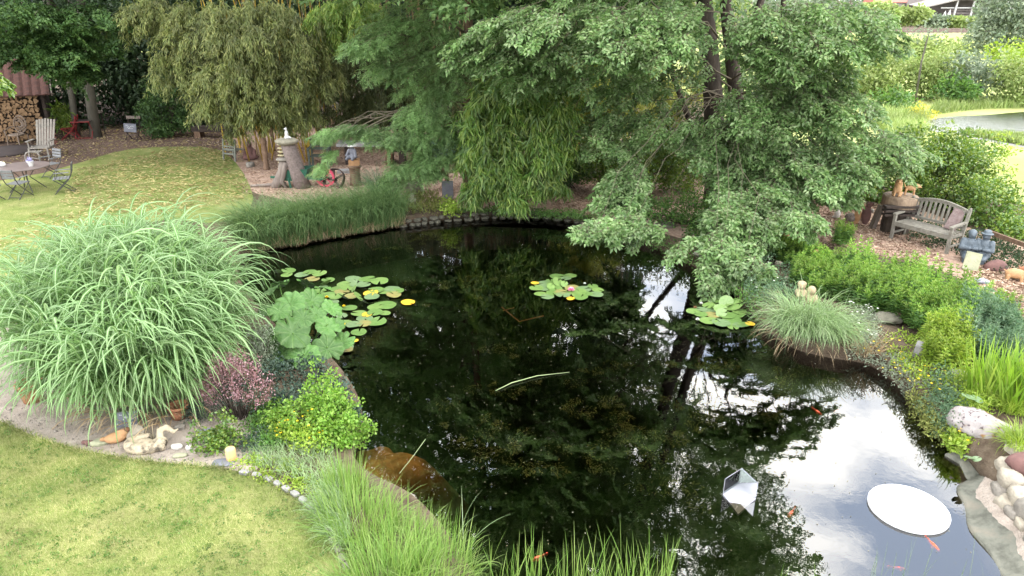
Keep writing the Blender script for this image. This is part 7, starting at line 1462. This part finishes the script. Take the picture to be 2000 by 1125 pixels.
# ---- left foreground ornaments
def left_front():
    mb = MB(); mb.lathe([(.13, 0), (.15, .12), (.175, .26), (.19, .26), (.19, .31), (.165, .31), (.15, .2), (.01, .18)], 20); solo('terracotta_pot', mb, M['terracotta'], 'terracotta pot under the drooping silver grass at the left', 'pot', tuple(G(66, 782)), smooth=True)
    mb = MB(); mb.lathe([(.10, 0), (.12, .10), (.13, .17), (.145, .17), (.145, .21), (.12, .21), (.11, .1), (.01, .1)], 18); solo('terracotta_pot', mb, M['terracotta'], 'small terracotta pot hidden between silver grass and rosemary', 'pot', tuple(G(352, 815)), smooth=True)
    c = G(172, 868); me = figure([((0, 0, .03), (.055, .035, .035)), ((-.05, .01, .035), (.03, .03, .03)), ((.05, -.01, .03), (.03, .03, .03)), ((.0, -.03, .02), (.02, .03, .02))], .007, 2); solo('clay_toad', me, M['stone_red'], 'little dark red clay animal at the edge of the sand', 'ornament', tuple(c), R(15))
    solo('flat_rock', rock_mesh((.13, .09, .045), 21, 3, .2), M['stone_moss'], 'flat mossy stone between the clay animal and the duck', 'stone', tuple(G(197, 866) + Vector((0, 0, .02))), R(20))
    c = G(228, 864); t = thing('duck_ornament', 'ochre terracotta sleeping duck on the sand', 'ornament', tuple(c), R(115))
    me = figure([((0, 0, .075), (.075, .14, .075)), ((0, .14, .09), (.03, .05, .03)), ((0, -.10, .13), (.05, .06, .05)), ((0, -.06, .15), (.03, .05, .025))], .008, 2); part('body', me, M['terra_pale'], t)
    mb = MB(); mb.ball((0, -.15, .16), (.035, .045, .035), 10, 7); part('head', mb, M['rusty'], t, True)
    c = G(290, 874); t = thing('dragon_sculpture', 'coiled pale stone dragon with dark weathered patches on the sand', 'sculpture', tuple(c)); B = []
    n = 16
    for k in range(n):
        a = PI * .55 + 1.55 * PI * k / (n - 1); r = .17; p = (-.03 + r * 1.25 * math.cos(a), .02 + r * .85 * math.sin(a), .055); B.append((p, (.058 + .018 * math.sin(PI * k / n),) * 3))
    B += [((.10, .05, .06), (.16, -.0, .10), .055, .05), ((.15, .04, .07), (.13, .12, .19), .05, .04), ((.13, .12, .19), (.20, .16, .21), .042, .04), ((.20, .16, .21), (.30, .14, .15), .042, .026), ((.30, .14, .15), (.34, .18, .17), .022, .012), ((-.06, .03, .05), (.14, .10, .05)), ((.06, -.10, .05), (.22, -.08, .06), .05, .05)]
    part('body', figure(B, .009, 2), M['weathered'], t)
    mb = MB(); n = 30
    for s, r in ((0, .12),):
        mb.add([(0, 0, .05)] + [(r * (1 + .10 * abs(math.sin(5.5 * 2 * PI * k / n / 2 * 2))) * math.cos(2 * PI * k / n), r * .85 * (1 + .10 * abs(math.sin(11 * PI * k / n))) * math.sin(2 * PI * k / n), .02) for k in range(n)] + [(r * .8 * math.cos(2 * PI * k / n), r * .68 * math.sin(2 * PI * k / n), -.03) for k in range(n)], [(0, 1 + k, 1 + (k + 1) % n) for k in range(n)] + [(1 + k, 1 + n + k, 1 + n + (k + 1) % n, 1 + (k + 1) % n) for k in range(n)])
    p = G(262, 845, .33); solo('shell_stone', mb, M['stone_pale'], 'pale scalloped stone disc propped behind the duck and the dragon', 'stone', tuple(p), (.75, .15, .2), smooth=False)
    c = G(246, 834); sg = thing('slate_sign', 'dark slate plate with white painted marks under the silver grass', 'sign', tuple(c), R(8)); sg.rotation_euler = (-.5, 0, R(8))
    mb = MB(); mb.box((0, 0, .10), (.30, .015, .22)); part('board', mb, M['slate'], sg); rnd = random.Random(8); mb = MB()
    for k in range(10):
        x, z = rnd.uniform(-.12, .11), rnd.uniform(.03, .18); mb.tube([(x + rnd.uniform(-.018, .018), -.010, z + rnd.uniform(-.014, .014)) for _ in range(4)], .0045, 4)
    part('writing', mb, M['marks'], sg)
    for i, (u, v, r, m, lab) in enumerate(((346, 876, (.085, .05, .045), 'stone_white', 'oblong white stone right of the stone dragon'), (370, 878, (.05, .045, .045), 'stone_white', 'small white stone beside the variegated shrub'), (352, 892, (.10, .05, .03), 'stone_moss', 'flat mossy stone in front of the white stones'), (352, 838, (.075, .06, .05), 'stone', 'greyish round stone behind the dragon head'), (385, 860, (.05, .05, .05), 'stone', 'round grey stone at the foot of the variegated shrub'), (437, 905, (.16, .09, .02), 'slate', 'dark slate plate under the wooden round post'), (405, 845, (.12, .08, .03), 'slate_pale', 'blue grey slate among the variegated leaves'), (375, 818, (.04, .04, .04), 'terra_pale', 'small ochre pebble by the rosemary'))):
        solo('stone', rock_mesh(r, 140 + i, 3, .14, .12), M[m], lab, 'stone', tuple(G(u, v) + Vector((0, 0, r[2] * .6))), random.uniform(-.3, .3))
    mb = MB(); mb.lathe([(.062, 0), (.064, .01), (.064, .17), (.055, .185), (.01, .187)], 20); solo('wooden_bollard', mb, M['wood_raw'], 'short round pale wooden post on the slate at the lawn edge', 'post', tuple(G(453, 899)), smooth=True)
    t = thing('plant_pot', 'round black pond basket standing at the water edge', 'pot', tuple(G(692, 862, .0))); mb = MB(); mb.lathe([(.10, -.05), (.135, .10), (.15, .10), (.15, .13), (.125, .13), (.11, .08), (.01, .08)], 20); part('basket', mb, M['black_plastic'], t, True)
    V, F = clump_leaves(np.array([[0, 0, .16]]) + rng.normal(0, .06, (22, 3)), (.07, .07, .06), 18, .04, .028, .0, .7, .4); link('plant', npmesh('plant', V, F), M['l_lime'], t)
    for (u, v, lab) in ((672, 912, 'pale flat stone at the edge of the brown shallows'), (640, 882, 'flat grey stone in front of the black pond basket'), (668, 940, 'bare grey stone above the rushes'), (795, 975, 'pale stone in the water beside the rushes')):
        solo('flat_stone', rock_mesh((.14, .10, .05), u, 3, .2), M['stone'], lab, 'stone', tuple(G(u, v, .12 if u < 790 else -.02)), random.uniform(-1, 1))
M['weathered'] = mat('weathered', (.44, .37, .27), (.06, .05, .038), 7, .9, .4, 30, c3=(.38, .32, .23)); M['stone_white'] = mat('stone_white', (.55, .53, .48), (.42, .40, .36), 6, .85, .3, 20)
left_front()

M['tray_white'] = mat('tray_white', (.36, .36, .40), (.31, .31, .35), 3, .6)
M['glass'] = water_mat('glass', (.82, .88, .86), 1.3, 0)
# ---- on the water
def on_water():
    p = G(1774, 993, .02); mb = MB(); mb.lathe([(.44, -.02), (.452, -.015), (.452, .015), (.445, .022), (.01, .0225)], 72); solo('floating_disc', mb, M['white_disc'], 'big white round disc floating on the pond', 'disc', tuple(p))
    Z = lambda x, y: (1380 + x / 9.375, 890 + y / 9.375)
    A = G(*Z(610, 490), .03); B = G(*Z(300, 692), .03); C = G(*Z(905, 772), .03); D = B + C - A
    t = thing('mirror_corner', 'floating square white tray with two upright glass panes meeting in a corner', 'sculpture', tuple(A)); hgt = .22
    mb = MB(); q = [B - A, D - A + Vector((0, 0, -.07)), C - A, Vector((0, 0, 0))]; mb.add([v + Vector((0, 0, z)) for z in (-.03, 0) for v in q], [(0, 3, 2, 1), (4, 5, 6), (4, 6, 7), (0, 1, 5, 4), (1, 2, 6, 5), (2, 3, 7, 6), (3, 0, 4, 7)]); part('tray', mb, M['tray_white'], t)
    for E in (B, C):
        d = (E - A); nn = Vector((-d.y, d.x, 0)).normalized() * (.006 if E is B else -.006); mb = MB(); z = Vector((0, 0, hgt)); k = Vector((0, 0, .001))
        mb.add([k, d + k, d + z, z, nn + k, d + nn + k, d + z + nn, z + nn], [(0, 1, 2, 3), (7, 6, 5, 4), (0, 3, 7, 4), (1, 5, 6, 2), (3, 2, 6, 7)]); part('glass_pane', mb, M['glass'], t)
        mb = MB(); mb.tube([z + nn * .5, d + z + nn * .5], .0035, 5); mb.tube([d + nn * .5, d + z + nn * .5], .0035, 5); part('frame', mb, M['tray_white'], t)
    mb = MB(); mb.tube([Vector((0, 0, 0)), Vector((0, 0, hgt))], .0035, 5); part('frame', mb, M['tray_white'], t)
    mb = MB(); mb.tube([B - A + Vector((0, 0, .002)), C - A + Vector((0, 0, .002))], .003, 4); part('crease', mb, M['concrete'], t)
    f = [((0, 0, 0), (.03, .10, .03)), ((0, .10, 0), (.008, .05, .03)), ((0, -.07, .0), (.026, .04, .026)), ((.03, -.02, -.005), (.025, .02, .006)), ((-.03, -.02, -.005), (.025, .02, .006)), ((0, .15, 0), (.006, .03, .035))]
    fm = figure(f, .007, 2); fm.materials.append(M['fish'])
    for i, (u, v, rz, s, lab) in enumerate(((1545, 1003, -40, .8, 'red goldfish swimming below the glass panes'), (1597, 805, 20, .8, 'red goldfish in the dark reflection of the fountain sedge'), (1637, 803, -70, .7, 'pinkish goldfish at the edge of the bright reflection'), (1823, 1066, 8, .95, 'goldfish under the right end of the white disc'), (1050, 1090, -60, .8, 'red goldfish between the rushes at the bottom edge'), (1755, 1110, 80, .7, 'goldfish near the bottom edge under the bright sky reflection'))):
        p = G(u, v, -.02); solo('goldfish', fm, None, lab, 'fish', tuple(p), R(rz), 'goldfish in the pond').scale = (s, s, s)
    a = G(968, 763, .015); b = G(1112, 727, .015); mb = MB(); d = b - a; mb.tube([Vector((0, 0, 0)), d * .25 + Vector((-.05, .08, .01)), d * .6 + Vector((-.06, .10, .01)), d], [.007, .010, .008, .004], 6); solo('floating_reed', mb, M['cane_reed'], 'pale green reed stalk floating in the middle of the pond', 'stalk', tuple(a), smooth=True)
    a = G(832, 872, .02); b = G(780, 925, .02); mb = MB(); mb.tube([Vector((0, 0, .12)), (b - a) * .5 + Vector((0, 0, .05)), b - a], .004, 5); solo('thin_twig', mb, M['cane_reed'], 'thin green twig rising from the brown shallows', 'twig', tuple(a))
    P = [G(980, 600, -.03), G(1014, 628, -.04), G(1062, 617, -.03)]; mb = MB(); mb.tube([p - P[1] for p in P], .012, 6); mb.tube([G(982, 607, -.03) - P[1], G(1004, 601, -.03) - P[1]], .010, 5); solo('sunken_frame', mb, M['sunk'], 'orange brown corner of a sunken frame below the lily patch', 'frame', tuple(P[1]))
M['cane_reed'] = mat('cane_reed', (.24, .30, .14), (.17, .22, .10), 5, .6); M['sunk'] = mat('sunk', (.34, .14, .05), (.25, .10, .04), 5, .8)
on_water()
